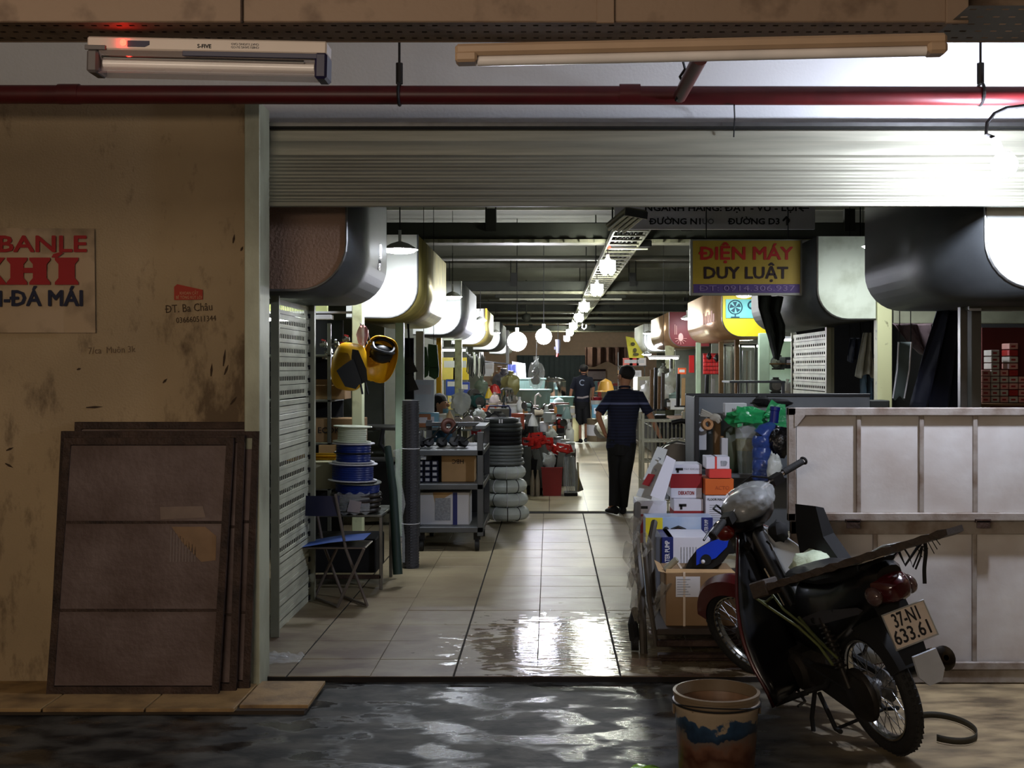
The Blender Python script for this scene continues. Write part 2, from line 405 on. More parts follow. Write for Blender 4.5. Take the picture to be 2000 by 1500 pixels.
# inner floor: a dark bed with single tiles laid on it
fl = B().box(-6.2, 7.2, 6.2, 58, -.2, -.004).build('floor', M('tile_bed', (26, 21, 17), .95)); struct(fl)
TP = .44; X0 = -.947
tb = B().cbox(-TP / 2 + .0035, TP / 2 - .0035, -TP / 2 + .0028, TP / 2 - .0028, -.012, 0, .0015)
t0 = None
for j in range(0, 16):
    for i in range(-2, 9):
        cx = X0 + TP * (i + .5); cy = 6.57 + TP * (j - .5)
        gap = i in (-1, 0, 1, 2, 3)
        if j == 0:
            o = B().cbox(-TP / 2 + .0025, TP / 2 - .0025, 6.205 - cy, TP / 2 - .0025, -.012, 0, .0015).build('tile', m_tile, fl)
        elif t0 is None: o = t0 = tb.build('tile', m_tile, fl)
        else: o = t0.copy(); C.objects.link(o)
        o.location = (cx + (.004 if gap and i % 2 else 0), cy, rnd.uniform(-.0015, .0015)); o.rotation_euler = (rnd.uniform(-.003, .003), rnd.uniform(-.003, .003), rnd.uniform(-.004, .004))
def tile_far():
    m = bpy.data.materials.new('far_floor_tiles'); m.use_nodes = True; nt = m.node_tree; b = nt.nodes['Principled BSDF']; L = nt.links.new
    g = nt.nodes.new('ShaderNodeNewGeometry'); br = nt.nodes.new('ShaderNodeTexBrick'); L(g.outputs['Position'], br.inputs['Vector'])
    br.offset = 0; br.inputs['Scale'].default_value = 1; br.inputs['Brick Width'].default_value = TP; br.inputs['Row Height'].default_value = TP
    br.inputs['Mortar Size'].default_value = .004; br.inputs['Color1'].default_value = (*lin((184, 172, 140)), 1); br.inputs['Color2'].default_value = (*lin((164, 152, 122)), 1)
    br.inputs['Mortar'].default_value = (*lin((70, 60, 48)), 1); L(br.outputs[0], b.inputs['Base Color']); b.inputs['Roughness'].default_value = .35
    return m
B().box(-6, 7, 13.39, 58, -.012, 0).build('tile_field', tile_far(), fl)
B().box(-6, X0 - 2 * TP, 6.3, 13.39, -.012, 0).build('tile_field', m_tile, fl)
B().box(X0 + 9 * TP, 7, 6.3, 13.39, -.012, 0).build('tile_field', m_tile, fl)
# tiled plinth at the foot of the left wall, with single slabs
pl = B().box(-4, -1.17, 5.62, 6.1, -.1, -.012).build('trim_1', M('mortar_bed', (60, 50, 40), .9)); struct(pl)
m_slab = M('ochre_step_tile', (158, 128, 84), .6, col2=(92, 70, 46), thr=.42, soft=.16, scale=6, bump=.1)
for a, b2, y0 in ((-4, -3.2, 5.6), (-3.19, -2.42, 5.6), (-2.41, -1.93, 5.6), (-1.92, -1.5, 5.6), (-1.49, -1.16, 5.66)):
    B().cbox(a, b2, y0, 6.095, -.014, .004, .002).build('tile', m_slab, pl)
# left wall, its corner post, lintel wall, ceilings
struct(B().box(-4, -1.565, 6.1, 6.3, -.1, 3.0).build('wall_left', m_wall))
jb = B().cbox(-1.565, -1.485, 6.04, 6.25, -.03, 2.99, .004).build('trim_2', M('pale_corner_guard', (170, 172, 148), .5, .1, col2=(86, 82, 62), thr=.4, soft=.22, scale=3, stretch=(1, 1, .6), bump=.05)); struct(jb)
struct(B().box(-4, 4.4, 6.32, 6.5, 2.93, 4.3).box(-4, -1.6, 6.31, 6.5, -.1, 2.95).build('wall_front', m_white))
struct(B().box(-4, 5, -4, 6.5, 4.1, 4.3).build('ceiling', m_white))
struct(B().box(-6.2, 7.2, 6.5, 58, 4.1, 4.3).build('ceiling', m_ceil))
struct(B().box(-4.2, -4, -4, 6.3, -.1, 4.2).build('wall_left', m_wall))
struct(B().box(4.6, 4.8, -4, 6.5, -.1, 4.2).build('wall_right', m_wall))
struct(B().box(-6.4, -6.2, 6.3, 58, -.1, 4.2).build('wall_left', m_ceil))
struct(B().box(7.2, 7.4, 6.3, 58, -.1, 4.2).build('wall_right', m_ceil))
struct(B().box(-6.2, 7.2, 56, 56.2, -.1, 4.2).build('wall_back', M('peach_wall', (240, 206, 178), .8, var=.1)))
# back wall roller door and grey strip, hung brown cloth
dr = B().box(P(1010, 700, 55.9).x, P(1143, 700, 55.9).x, 55.85, 55.95, 0, P(0, 694, 55.9).z).build('door_4', M('dark_teal_door', (52, 70, 72), .5)); struct(dr)
for k in range(13):
    x = P(1012 + k * 10.2, 0, 55.85).x
    B().cbox(x, x + .2, 55.8, 55.86, .02, P(0, 696, 55.9).z, .01).build('slat', M('dark_teal_door'), dr)
for px0, px1, py0, py1, z, nm, lb in ((1143, 1224, 678, 712, 50, (92, 66, 56), 'brown cloth sheet hanging along the top of the far wall'),):
    b = B().grid(lambda u, v: P(px0 + (px1 - px0) * u, py0 + (py1 - py0 + 5 * math.sin(u * 9)) * v, z) + Vector((0, .12 * math.sin(u * 30), 0)), 30, 6)
    o = b.build('hanging_cloth', M('brown_cloth', nm, .9, var=.3), smooth=True); sm = o.modifiers.new('t', 'SOLIDIFY'); sm.thickness = .02; tag(o, lb, 'cloth')
bb = T('wall_banner', 'pale rectangular banner with dark borders on the far wall', 'banner', P(1165, 760, 55.7))
B().box(P(1148, 0, 55.7).x, P(1183, 0, 55.7).x, 55.7, 55.74, P(0, 742, 55.7).z, P(0, 724, 55.7).z).build('sheet', M('pale_banner', (196, 176, 180), .7), bb, world=True)
B().box(P(1148, 0, 55.7).x, P(1183, 0, 55.7).x, 55.66, 55.7, P(0, 725, 55.7).z, P(0, 721, 55.7).z).box(P(1148, 0, 55.7).x, P(1183, 0, 55.7).x, 55.66, 55.7, P(0, 744, 55.7).z, P(0, 741, 55.7).z).build('border', M('banner_border', (52, 20, 26), .7), bb, world=True)
# ceiling beams with hatch-edged trunking hung under them
n = 3
for Y, zb in ((15.7, 3.33), (25.8, 3.30), (34.5, 3.28), (42.3, 3.26), (49.5, 3.2)):
    bmn = B().cbox(-6.1, 7.1, Y, Y + .28, zb + .02, zb + .24, .01).build('trim_%d' % n, m_beam); struct(bmn); n += 1
    b = B()
    for k in range(-28, 32):
        x = k * .2
        b.box(x, x + .11, Y - .05, Y - .02, zb - .03, zb + .01)
    b.box(-6.1, 7.1, Y - .02, Y + .3, zb - .035, zb + .015)
    b.build('cable_ladder', M('pale_dusty_steel', (134, 132, 112), .6, .2, var=.3, scale=10), bmn)
    b = B()
    for x in (-3.6, -2.2, -.85, -.72, 1.75, 1.9, 3.4, 4.6): b.cyl((x, Y + .1, zb + .2), (x, Y + .1, 4.12), .012, 6)
    for x in (-.78, 1.82, 4.0): b.box(x - .07, x + .07, Y - .03, Y + .06, zb + .12, zb + .42)
    b.build('hanger_rod', M('rod_steel', (40, 40, 36), .6, .4), bmn)
    B().box(-6.1, 7.1, Y + 1.9, Y + 1.96, 3.99, 4.1).build('ceiling_joint', M('pale_joint', (150, 150, 134), .8), bmn)
# cable tray running down the aisle above the lamps
tr = T('cable_tray', 'dusty perforated cable tray running down the aisle ceiling above the lamps', 'cable tray', (.95, 14, 3.2))
B().box(.74, .76, 13, 55, 3.2, 3.27).box(1.14, 1.16, 13, 55, 3.2, 3.27).build('side_rail', MATS['pale_dusty_steel'], tr, world=True)
rg0 = B().box(-.2, .2, 0, .12, 0, .015).build('rung', MATS['pale_dusty_steel'], tr)
for k in range(84):
    o = rg0 if k == 0 else rg0.copy()
    if k: C.objects.link(o)
    o.location = (0, -1 + k * .5, 0)
b = B()
for k in range(5): b.tube([(.82 + .06 * k + .02 * math.sin(j * 1.7 + k), 13 + j * 2.1, 3.235) for j in range(20)], .016, 5)
b.build('cable', m_black, tr, world=True)
b = B()
for k in range(8): b.cyl((.75, 14 + k * 5, 3.2), (.75, 14 + k * 5, 4.1), .01, 5).cyl((1.15, 14 + k * 5, 3.2), (1.15, 14 + k * 5, 4.1), .01, 5)
b.build('hanger_rod', MATS['rod_steel'], tr, world=True)
# sprinkler pipes across the ceiling
for k, (Y, z) in enumerate(((19.5, 3.45), (30, 3.3), (38, 3.25))):
    o = B().cyl((-6.1, Y, z), (7.1, Y, z), .045, 10).build('ceiling_pipe', M('grey_pipe', (96, 96, 88), .5, .2), smooth=True)
    tag(o, ['grey pipe crossing the ceiling between the first two beams', 'grey pipe crossing the ceiling between the second and third beams', 'grey pipe crossing the ceiling behind the third beam'][k], 'pipe')

# ---- front rolling shutter (partly lowered)
sh = struct(B().box(-1.5, 3.3, 6.31, 6.33, 2.86, 2.94).build('door_1', m_black))
drum = B().lathe([(.17, -2.4), (.17, 2.4)], (.9, 6.44, 2.74), (1, 0, 0), 40)
zt = P(0, 250, 6.25).z; zb = P(0, 402, 6.25).z
def curtain(z0, z1, y0, y1, nm):
    pts = []
    for k in range(9):
        t = k / 8; pts.append((y0 + (y1 - y0) * t - .012 * math.sin(PI * t), z0 + (z1 - z0) * t))
    b = B(); b.grid(lambda u, v: (-1.5 + 4.8 * u, pts[int(round(v * 8))][0], pts[int(round(v * 8))][1]), 1, 8)
    b.box(-1.5, 3.3, y0 - .004, y0 + .006, z0 - .004, z0 + .005)
    return b.build(nm, m_fslat, sh, smooth=35)
m_fslat = M('dusty_aluminium_slat', (136, 134, 118), .45, .35, var=.3, scale=6, stretch=(.25, 1, 6), bump=.04)
zs = [zb + .012] + [P(0, y, 6.25).z for y in (386, 372, 359, 345, 330, 316, 302)]
for k in range(len(zs) - 1):
    y = 6.25
    if k >= 5: y = 6.25 + .004 * (k - 4)
    curtain(zs[k], zs[k + 1], y, y + (.004 if k >= 4 else 0), 'slat')
b = B(); zl = zs[-1]
b.grid(lambda u, v: (-1.5 + 4.8 * u, 6.44 - .178 * math.cos(math.radians(-10 + 62 * v)), 2.78 + .178 * math.sin(math.radians(-10 + 62 * v)) + .0), 1, 10)
b.build('roll', m_fslat, sh, smooth=True)
B().box(-1.5, 3.3, 6.27, 6.276, 2.70, zl + .13).build('slat', m_fslat, sh)
B().cbox(-1.5, 3.3, 6.235, 6.275, zb - .004, zb + .02, .003).build('bottom_bar', m_fslat, sh)
B().box(-1.49, 3.3, 6.24, 6.33, 2.905, 2.925).build('track', m_steel, sh)
wr = B().tube([P(1434, 205, 5.68), P(1435, 230, 6.2), P(1433, 268, 6.22)], .004, 5).build('wire', m_black); tag(wr, 'thin wire dangling from the red pipe over the shutter', 'wire')

# ---- side shutters of the stalls (slats run along the aisle)
def side_shutter(name, x, Y0, Y1, ztop, pattern, nx, sgn, m=m_slat):
    """pattern from the top: 1 = punched slat, 0 = plain"""
    n = len(pattern); h = ztop / n
    root = struct(B().box(x + sgn * .0, x + sgn * .05, Y0 - .02, Y0, 0, ztop + .03).build(name, M('guide_rail', (150, 150, 130), .45, .3)))
    B().box(x - .02, x + .04, Y1, Y1 + .045, 0, ztop + .03).build('guide_post', MATS['guide_rail'], root)
    for k, p in enumerate(pattern):
        z1 = ztop - k * h; z0 = z1 - h; b = B(); e = .0 if k % 2 else .018
        L = Y1 - Y0 - .01 - e
        xo = x
        if p:
            b.box(xo - .004, xo + .004, Y0, Y0 + L, z0 + .004, z0 + h * .28)
            b.add([(xo, Y0, z0 + h * .28), (xo, Y0 + .05, z0 + h * .28), (xo, Y0 + .05, z0 + h * .66), (xo, Y0, z0 + h * .66)], [(0, 1, 2, 3)])
            b.add([(xo, Y0 + L - .12, z0 + h * .28), (xo, Y0 + L, z0 + h * .28), (xo, Y0 + L, z0 + h * .66), (xo, Y0 + L - .12, z0 + h * .66)], [(0, 1, 2, 3)])
            perf(b, (xo, Y0 + .05, z0 + h * .28), (0, L - .17, 0), (0, 0, h * .38), nx, 1, .6, .8)
            b.box(xo - .006, xo + .004, Y0, Y0 + L, z0 + h * .66, z1)
        else:
            b.cbox(xo - .006, xo + .004, Y0, Y0 + L, z0 + .012, z1 - .006, .003)
            b.box(xo - .001, xo + .003, Y0, Y0 + L, z0 - .002, z0 + .013)
            b.box(xo - .008, xo + .004, Y0, Y0 + L, z0 + h * .5, z0 + h * .56)
        s = 1 if sgn > 0 else 1
        b.build('slat', m, root)
        if not (k % 1):
            B().box(x - .012, x + .012, Y1 - .035, Y1 + .0, z0 + .01, z0 + h * .45).build('end_clip', m_black, root)
    return root
side_shutter('door_2', -1.68, 7.12, 8.22, 2.05, [1] * 7 + [0] * 4 + [1] * 7 + [0] * 5, 18, 1)
side_shutter('door_3', 2.92, 12.3, 14.1, 2.02, [1] * 7 + [0] * 9 + [1] * 4 + [0] * 2, 16, 1)

# ---- stall hoods
XL, XR = -1.14, 2.39
def hood(name, label, side, Y0, Y1, m_face, m_body, zb=2.06, zt=2.95, deep=.62, r=.27, group=None, m_in=None):
    xe = XL if side < 0 else XR; xi = xe + side * deep
    root = T(name, label, 'shop canopy', (xe + side * .3, Y0, zb), group)
    prof = [(xi, zt), (xe, zt)]
    for k in range(9):
        a = PI / 2 * k / 8; prof.append((xe + side * (r - r * math.cos(a)), zb + r - r * math.sin(a)))
    prof.append((xi, zb))
    n = len(prof)
    f = B().prism(prof, Y0, Y0 + .012); f.build('end_panel', m_face, root, world=True)
    b = B()
    t = .008
    inner = [(x + side * (t if 0 < i < n - 1 else 0), z + (t if i >= 3 else 0)) for i, (x, z) in enumerate(prof)]
    b.add([(x, Y0 + .013, z) for x, z in prof[1:]] + [(x, Y1, z) for x, z in prof[1:]], [(i, i + 1, n - 1 + i + 1, n - 1 + i) for i in range(n - 2)])
    o = b.build('curved_sheet', m_body, root, world=True, smooth=50)
    sm = o.modifiers.new('t', 'SOLIDIFY'); sm.thickness = .006; sm.offset = -1 if side < 0 else 1
    B().prism(prof, Y1 - .012, Y1).build('end_panel', m_body, root, world=True)
    b = B()
    for k in range(10): 
        i = 1 + min(k, n - 3)
    b.tube([(x, Y0 - .004, z) for x, z in prof[1:]], .008, 6).build('edge_trim', m_steel, root, world=True)
    return root
m_hood_pink = M('dusty_pinkish_board', (150, 122, 104), .9, var=.2, scale=3, bump=.5, bscale=60)
m_hood_w = M('white_hood_panel', (214, 216, 206), .55, var=.08, scale=3)
m_hood_gw = M('stained_white_hood_panel', (206, 214, 192), .6, col2=(150, 156, 128), thr=.36, soft=.16, scale=4)
m_hood_body = M('scuffed_galvanised_hood', (74, 77, 78), .55, .4, var=.3, scale=5, bump=.06, stretch=(1, .3, 1))
m_hood_gold = M('printed_golden_hood', (196, 180, 106), .32, .5, col2=(120, 112, 60), thr=.45, soft=.2, scale=2.5, stretch=(1, 3, 1))
m_hood_y = M('bright_yellow_panel', (226, 206, 30), .5, var=.08)
m_hood_red = M('dark_red_panel', (92, 15, 17), .5, var=.15)
m_hood_wood = M('brushed_tan_hood', (178, 140, 104), .32, .5, var=.3, scale=4, stretch=(1, 6, 1))
hL1 = hood('roller_hood', 'round-bottomed hood with dusty pinkish end board just inside on the left', -1, 6.62, 8.25, m_hood_pink, m_hood_body)
B().box(-1.145, -1.139, 7.9, 8.0, 2.36, 2.46).box(-1.146, -1.14, 7.85, 7.97, 2.28, 2.35).build('tape_patch', M('shiny_tape', (170, 172, 170), .15, .9, bump=1, bscale=40), hL1, world=True)
B().add([P(700, 535, 7.6), P(712, 528, 7.6), P(705, 550, 7.4), P(692, 552, 7.4)], [(0, 1, 2, 3)])
hL2 = hood('roller_hood', 'brightly lit white hood with golden printed side, second on the left', -1, 10.2, 13.0, m_hood_w, m_hood_gold, zt=2.78)
hL3 = hood('roller_hood', 'blown-out white hood with grey side, third on the left', -1, 15.2, 18.4, m_hood_w, m_hood_body, zt=2.75)
hL4 = hood('roller_hood', 'white hood with an orange edge, fourth on the left', -1, 21.2, 24.0, m_hood_w, m_hood_gold, zt=2.7)
B().box(-1.148, -1.12, 21.1, 21.19, 2.3, 2.7).build('orange_edge', M('orange_edge_paint', (220, 160, 40), .5), hL4, world=True)
hL5 = hood('roller_hood', 'grey rounded hood, fifth on the left', -1, 27.2, 31, m_hood_w, m_hood_body, zt=2.7)
hL6 = hood('roller_hood', 'small pale hood, sixth on the left near the hanging bulbs', -1, 34.5, 38, m_hood_w, m_hood_w, zt=2.7)
hR1 = hood('roller_hood', 'big dark round-bottomed hood whose end panel glares white at the right edge', 1, 6.46, 8.9, m_hood_w, m_hood_body, deep=1.1)
hR2 = hood('roller_hood', 'hood with stained greenish white end panel behind the yellow shop sign', 1, 10.5, 13.9, m_hood_gw, m_hood_body, zt=2.8, deep=.52)
hR3 = hood('roller_hood', 'bright yellow hood with a cyan fan picture on its end', 1, 16.3, 20.3, m_hood_y, m_hood_wood, zt=2.75, deep=.7)
hR4 = hood('roller_hood', 'dark red hood with a pale drawing, fourth on the right', 1, 23.5, 27.6, m_hood_red, m_hood_wood, zt=2.75, deep=.8)
hR5 = hood('roller_hood', 'white rounded hood behind the red one on the right', 1, 29.8, 33, m_hood_w, m_hood_w, zt=2.75, deep=.8)
# print on hoods
B().box(2.44, 3.05, 16.285, 16.298, 2.32, 2.58).build('print_panel', M('cyan_print', (120, 206, 200), .5), hR3, world=True)
fb = B(); fb.torus((2.57, 16.28, 2.47), .095, .008, (0, 1, 0), 24, 6)
for k in range(5):
    a = 2 * PI * k / 5
    fb.add([(2.57, 16.279, 2.47), (2.57 + .08 * math.cos(a), 16.279, 2.47 + .08 * math.sin(a)), (2.57 + .08 * math.cos(a + .8), 16.279, 2.47 + .08 * math.sin(a + .8))], [(0, 1, 2)])
fb.box(2.56, 2.58, 16.275, 16.283, 2.34, 2.38).box(2.51, 2.63, 16.275, 16.283, 2.325, 2.34).torus((2.80, 16.28, 2.5), .05, .012, (0, 1, 0), 18, 6).build('fan_print', M('dark_teal_print', (20, 70, 84), .6), hR3, world=True)
sp = B(); sp.ball((2.62, 23.48, 2.25), (.05, .005, .08), 10, 6)
for k in range(7):
    a = PI + PI * k / 6; sp.tube([(2.62, 23.48, 2.22), (2.62 + .12 * math.cos(a), 23.48, 2.22 + .12 * math.sin(a))], .005, 4)
sp.box(2.5, 2.51, 23.48, 23.49, 2.3, 2.5).box(2.53, 2.54, 23.48, 23.49, 2.3, 2.48).build('pale_drawing', M('pale_red_print', (190, 140, 130), .6), hR4, world=True)
b = B()
for k in range(5): b.box(-1.1485, -1.1415, 10.42 + k * .14, 10.50 + k * .14, 2.42, 2.72)
b.build('print_stripe', M('faded_brown_print', (112, 100, 44), .6), hL2, world=True)
b = B()
for k in range(6): b.box(2.38, 2.388, 17.0 + k * .22, 17.15 + k * .22, 2.3, 2.42 + .05 * (k % 2))
b.build('print_stripe', M('red_faded_print', (150, 60, 36), .6), hR3, world=True)

# ---- stall lamps (shallow shade with a glowing underside)
def disc_lamp(loc, label, r=.1, tilt=(0, 0, 0), m=m_lamp):
    root = T('ceiling_lamp', label, 'lamp', loc, 'stall lamps over the hoods', rot=tilt)
    B().lathe([(.012, .16), (.012, .07), (r * .5, .05), (r, .006), (r * 1.02, 0)], (0, 0, 0), n=24).build('lamp_shade', m_hood_w, root, smooth=True)
    B().lathe([(r * .97, .004), (r * .8, -.018), (r * .3, -.03), (0.001, -.032)], (0, 0, 0), n=16).build('bulb', m, root, smooth=True)
    B().cyl((0, 0, .15), (0, 0, .55), .005, 6).build('cord', m_black, root)
    return root
disc_lamp(P(781, 488, 9.55), 'disc lamp in front of the second left hood, nearest on the left', .145)
disc_lamp(P(884, 580, 14.7), 'disc lamp in front of the third left hood', .12)
disc_lamp(P(938, 626, 20.6), 'disc lamp in front of the fourth left hood', .11)
disc_lamp(P(968, 650, 26.6), 'small disc lamp in front of the fifth left hood', .11)
disc_lamp(P(990, 664, 33.8), 'far disc lamp in front of the sixth left hood', .14)
disc_lamp(P(1714, 481, 9.7), 'disc lamp beside the big dark right hood', .125)
disc_lamp(P(1578, 573, 13.2), 'small lamp under the corner of the yellow shop sign', .07)
disc_lamp(P(1453, 577, 15.7), 'thin lamp over the yellow hood', .11)
disc_lamp(P(1342, 622, 22.9), 'lamp in front of the dark red hood', .12)
disc_lamp(P(1267, 651, 29.2), 'lamp in front of the white right hood', .14)
disc_lamp(P(1263, 692, 28.6), 'low lamp under the white right hood', .12)

# ---- aisle lamps: compact fluorescents in a row, first one a reflector with tubes
def cfl(loc, label, n=3, s=1.0):
    root = T('aisle_lamp', label, 'lamp', loc, 'lamps along the aisle ceiling')
    b = B()
    for k in range(n):
        a = 2 * PI * k / n + .4; x, y = .035 * math.cos(a) * s, .035 * math.sin(a) * s; q = .012 * s
        pts = [(x - q, y, .02), (x - q * 1.2, y, -.06 * s), (x, y, -.085 * s), (x + q * 1.2, y, -.06 * s), (x + q, y, .02)]
        b.tube(pts, .014 * s, 6)
    b.build('tube', m_cfl, root, smooth=True)
    B().lathe([(.001, .1), (.02, .1), (.024, .06), (.045, .03), (.045, 0), (.001, 0)], n=14).build('base', m_paper, root, smooth=True)
    B().cyl((0, 0, .09), (0, 0, .3), .006, 6).build('cord', m_black, root)
    return root
cps = [(1187, 512, 15.3), (1166, 558, 20), (1141, 593, 25.2), (1131, 615, 30.7), (1120, 632, 36.6), (1113, 645, 43), (1107, 657, 49)]
nm = ['nearest twisted aisle lamp with a tiny red light above it', 'second aisle lamp from the front', 'third aisle lamp from the front', 'fourth aisle lamp from the front', 'fifth aisle lamp from the front', 'sixth aisle lamp from the front', 'farthest and smallest aisle lamp']
for (a, b_, Y), l in zip(cps, nm): cfl(P(a, b_, Y), l, 4, 1.55 + Y * .014)
o = tag(B().ball(P(1190, 484, 15.2), .02, 8, 6).build('indicator_light', m_led), 'tiny red light above the nearest aisle lamp', 'light')
fx = T('tube_fixture', 'unlit open lamp fixture of slanted tubes hanging under the dark street sign', 'lamp', P(1222, 437, 11.2), rot=(math.radians(-8), math.radians(8), math.radians(14)))
B().cbox(-.11, .11, -.3, .3, .03, .07, .01).build('housing', MATS['pale_dusty_steel'], fx)
for k in range(4): B().cyl((-.075 + .05 * k, -.29, .008), (-.075 + .05 * k, .29, .008), .016, 10).build('tube', M('unlit_tube', (200, 200, 186), .3), fx, smooth=True)
B().box(-.11, .11, -.31, -.295, -.02, .05).build('end_cap', m_steel, fx)
B().cyl((0, 0, .06), (0, 0, 1.2), .008, 6).build('cord', m_black, fx)
fx = T('tube_fixture', 'long thin unlit tube fixture across the aisle ceiling', 'lamp', P(1095, 582, 27))
B().cbox(-1.5, 1.5, -.04, .04, 0, .08, .01).build('housing', m_beam, fx); B().cyl((-1.4, -.02, -.03), (1.4, -.02, -.03), .022, 8).build('tube', MATS['unlit_tube'], fx)
fx = T('tube_fixture', 'dark tube fixture under the first beam beside the aisle lamps', 'lamp', P(1235, 483, 15.4))
B().cbox(-.35, .25, -.05, .05, 0, .09, .01).build('housing', m_black, fx); B().cyl((-.3, -.02, -.02), (.2, -.02, -.02), .015, 8).build('tube', MATS['unlit_tube'], fx)
# two bare bulbs over the left counters
for px, py, Y, r, l in ((1010, 667, 19.5, .16, 'left of the two glaring bare bulbs hanging over the counters'), (1062, 657, 20.5, .14, 'right of the two glaring bare bulbs, hanging on a cord')):
    rt = T('hanging_bulb', l, 'light bulb', P(px, py, Y))
    B().ball((0, 0, 0), r, 14, 10).build('bulb', m_bulb2, rt, smooth=True)
    B().cyl((0, 0, r * .8), (0, 0, r * .8 + .1), .03, 10).build('socket', m_paper, rt)
    B().cyl((0, 0, r), (0, 0, 4.1 - rt.location.z), .006, 6).build('cord', m_black, rt)
# ================================================================ FRONT: tray, tubes, pipe, bulb
ct = T('ceiling_cable_tray', 'beige painted perforated cable tray crossing above the alley', 'cable tray', (0, 3.0, 2.5))
B().cbox(-3.2, P(1850, 0, 3.0).x, 2.99, 3.0, 2.5, 2.68, .003).build('front_side', m_cream_tray, ct, world=True)
b = B(); perf(b, (-3.2, 3.0, 2.502), (4.22, 0, 0), (0, .17, 0), 130, 3, .42, .16); b.build('perforated_bottom', m_cream_tray, ct, world=True)
B().box(-3.2, 3.2, 3.0, 3.2, 2.62, 2.64).build('cover', m_black, ct, world=True)
B().cbox(-3.2, 3.2, 3.17, 3.18, 2.5, 2.68, .003).build('rear_side', m_cream_tray, ct, world=True)
b = B(); perf(b, (1.02, 2.86, 2.502), (1.6, 0, 0), (0, .31, 0), 40, 5, .42, .16); b.build('side_branch', M('grey_tray', (128, 128, 126), .6, .2), ct, world=True)
for px0, px1 in ((1165, 1200), (1848, 1892)):
    B().cbox(P(px0, 0, 2.98).x, P(px1, 0, 2.98).x, 2.978, 2.99, 2.494, 2.68, .002).build('bracket', m_cream_tray, ct, world=True)
B().box(P(469, 0, 2.98).x, P(473, 0, 2.98).x, 2.982, 2.992, 2.497, 2.68).build('joint', m_rustf, ct, world=True)
# left fitting: plastic tube box with a red light
A = P(170, 70, 3.05); Bq = P(638, 80, 3.05); th = math.atan2(Bq.z - A.z, Bq.x - A.x); Lf = (Bq - A).length
lf = T('emergency_tube_lamp', 'white and navy tube lamp with a glowing red light, hung under the tray', 'lamp', A, rot=(0, -th, 0))
B().cbox(0, Lf, 0, .07, -.034, 0, .004).build('housing', M('yellowed_white_plastic', (214, 200, 188), .45, var=.05), lf)
B().cbox(Lf * .4, Lf - .004, -.003, .0, -.047, -.034, .001).cbox(Lf - .03, Lf + .002, -.004, .07, -.098, -.03, .006).build('navy_trim', M('navy_plastic', (34, 32, 66), .4), lf)
B().cbox(0, .03, -.004, .07, -.094, -.034, .006).cbox(-.004, .05, -.005, 0, -.036, -.024, .001).build('end_cap', M('grey_plastic', (92, 86, 86), .5), lf)
B().prism([(-.0, -.034), (.02, -.06), (.02, -.085), (.0, -.094), (.06, -.094), (.07, -.034)], .03, Lf - .03, lambda x, z, y: (y, x, z)).build('diffuser', M('dusty_clear_cover', (190, 176, 170), .25, var=.3, alpha=.45, scale=4), lf)
B().cyl((.035, .03, -.064), (Lf - .035, .03, -.064), .014, 12).build('tube', M('unlit_white_tube', (235, 228, 224), .25), lf, smooth=True)
B().cyl((.035, .012, -.05), (Lf - .06, .012, -.052), .004, 8).build('glass_rod', m_chrome, lf)
B().ball((.095, -.003, -.016), .0085, 10, 8).build('red_light', m_led, lf, smooth=True)
B().prism([(.105, -.010), (.162, -.010), (.162, -.02), (.15, -.026), (.105, -.026)], -.0015, 0).build('navy_label', M('navy_label', (24, 22, 60), .5), lf)
text('lettering', 'S-FIVE', .014, (Lf * .49, -.001, -.021), (PI / 2, 0, 0), m_txt_black, lf, bold=.02, ext=.0004)
text('lettering', 'CHIEU SANG SU CO\nCHAT LUONG CAO', .008, (Lf * .66, -.001, -.017), (PI / 2, PI, 0), MATS['grey_plastic'], lf, ext=.0004)
# right fitting: long batten, unlit
A = P(888, 84, 2.95); Bq = P(1852, 62, 2.95); th = math.atan2(Bq.z - A.z, Bq.x - A.x); Lf = (Bq - A).length
rf = T('batten_lamp', 'long cream batten lamp, unlit, hung under the tray', 'lamp', A, rot=(0, -th, 0))
m_bat = M('cream_batten', (180, 152, 124), .45, var=.12)
B().cbox(0, Lf, 0, .05, -.03, 0, .008).build('housing', m_bat, rf)
B().cbox(0, .055, -.002, .052, -.047, -.02, .006).build('end_holder', m_bat, rf); B().cbox(Lf - .05, Lf, -.002, .052, -.052, -.02, .008).build('end_holder', m_bat, rf)
B().cyl((.055, .025, -.040), (Lf - .05, .025, -.040), .0135, 12).build('tube', MATS['unlit_white_tube'], rf, smooth=True)
# red pipe
pz = P(0, 184, 5.7).z
rp = T('sprinkler_pipe', 'dark red pipe running across above the shutter', 'pipe', (0, 5.7, pz))
B().cyl((-3.5, 5.7, P(0, 184, 5.7).z), (3.2, 5.7, pz - .01), .045, 20).build('pipe', M('maroon_pipe_paint', (78, 15, 17), .42, var=.25, scale=9), rp, world=True, smooth=True)
for px in (136, 1230):
    x = P(px, 0, 5.7).x; B().cyl((x - .05, 5.7, pz), (x + .05, 5.7, pz), .049, 20).build('coupling', MATS['maroon_pipe_paint'], rp, world=True, smooth=True)
m_rod = M('dark_rod', (40, 38, 38), .5, .5)
for px in (780, 1915):
    x = P(px, 0, 5.7).x
    b = B().cyl((x, 5.7, pz + .13), (x, 5.7, 4.1), .006, 8).cyl((x, 5.7, pz + .05), (x, 5.7, pz + .15), .017, 10).torus((x, 5.7, pz), .052, .008, (1, 0, 0), 24, 6)
    b.build('hanger', m_rod, rp, world=True)
x = P(1345, 0, 5.7).x
brp = B().cyl(P(1328, 188, 5.66), P(1368, 112, 4.6), .032, 12)
brp = brp.build('branch_pipe', MATS['maroon_pipe_paint'], rp, world=True, smooth=True)
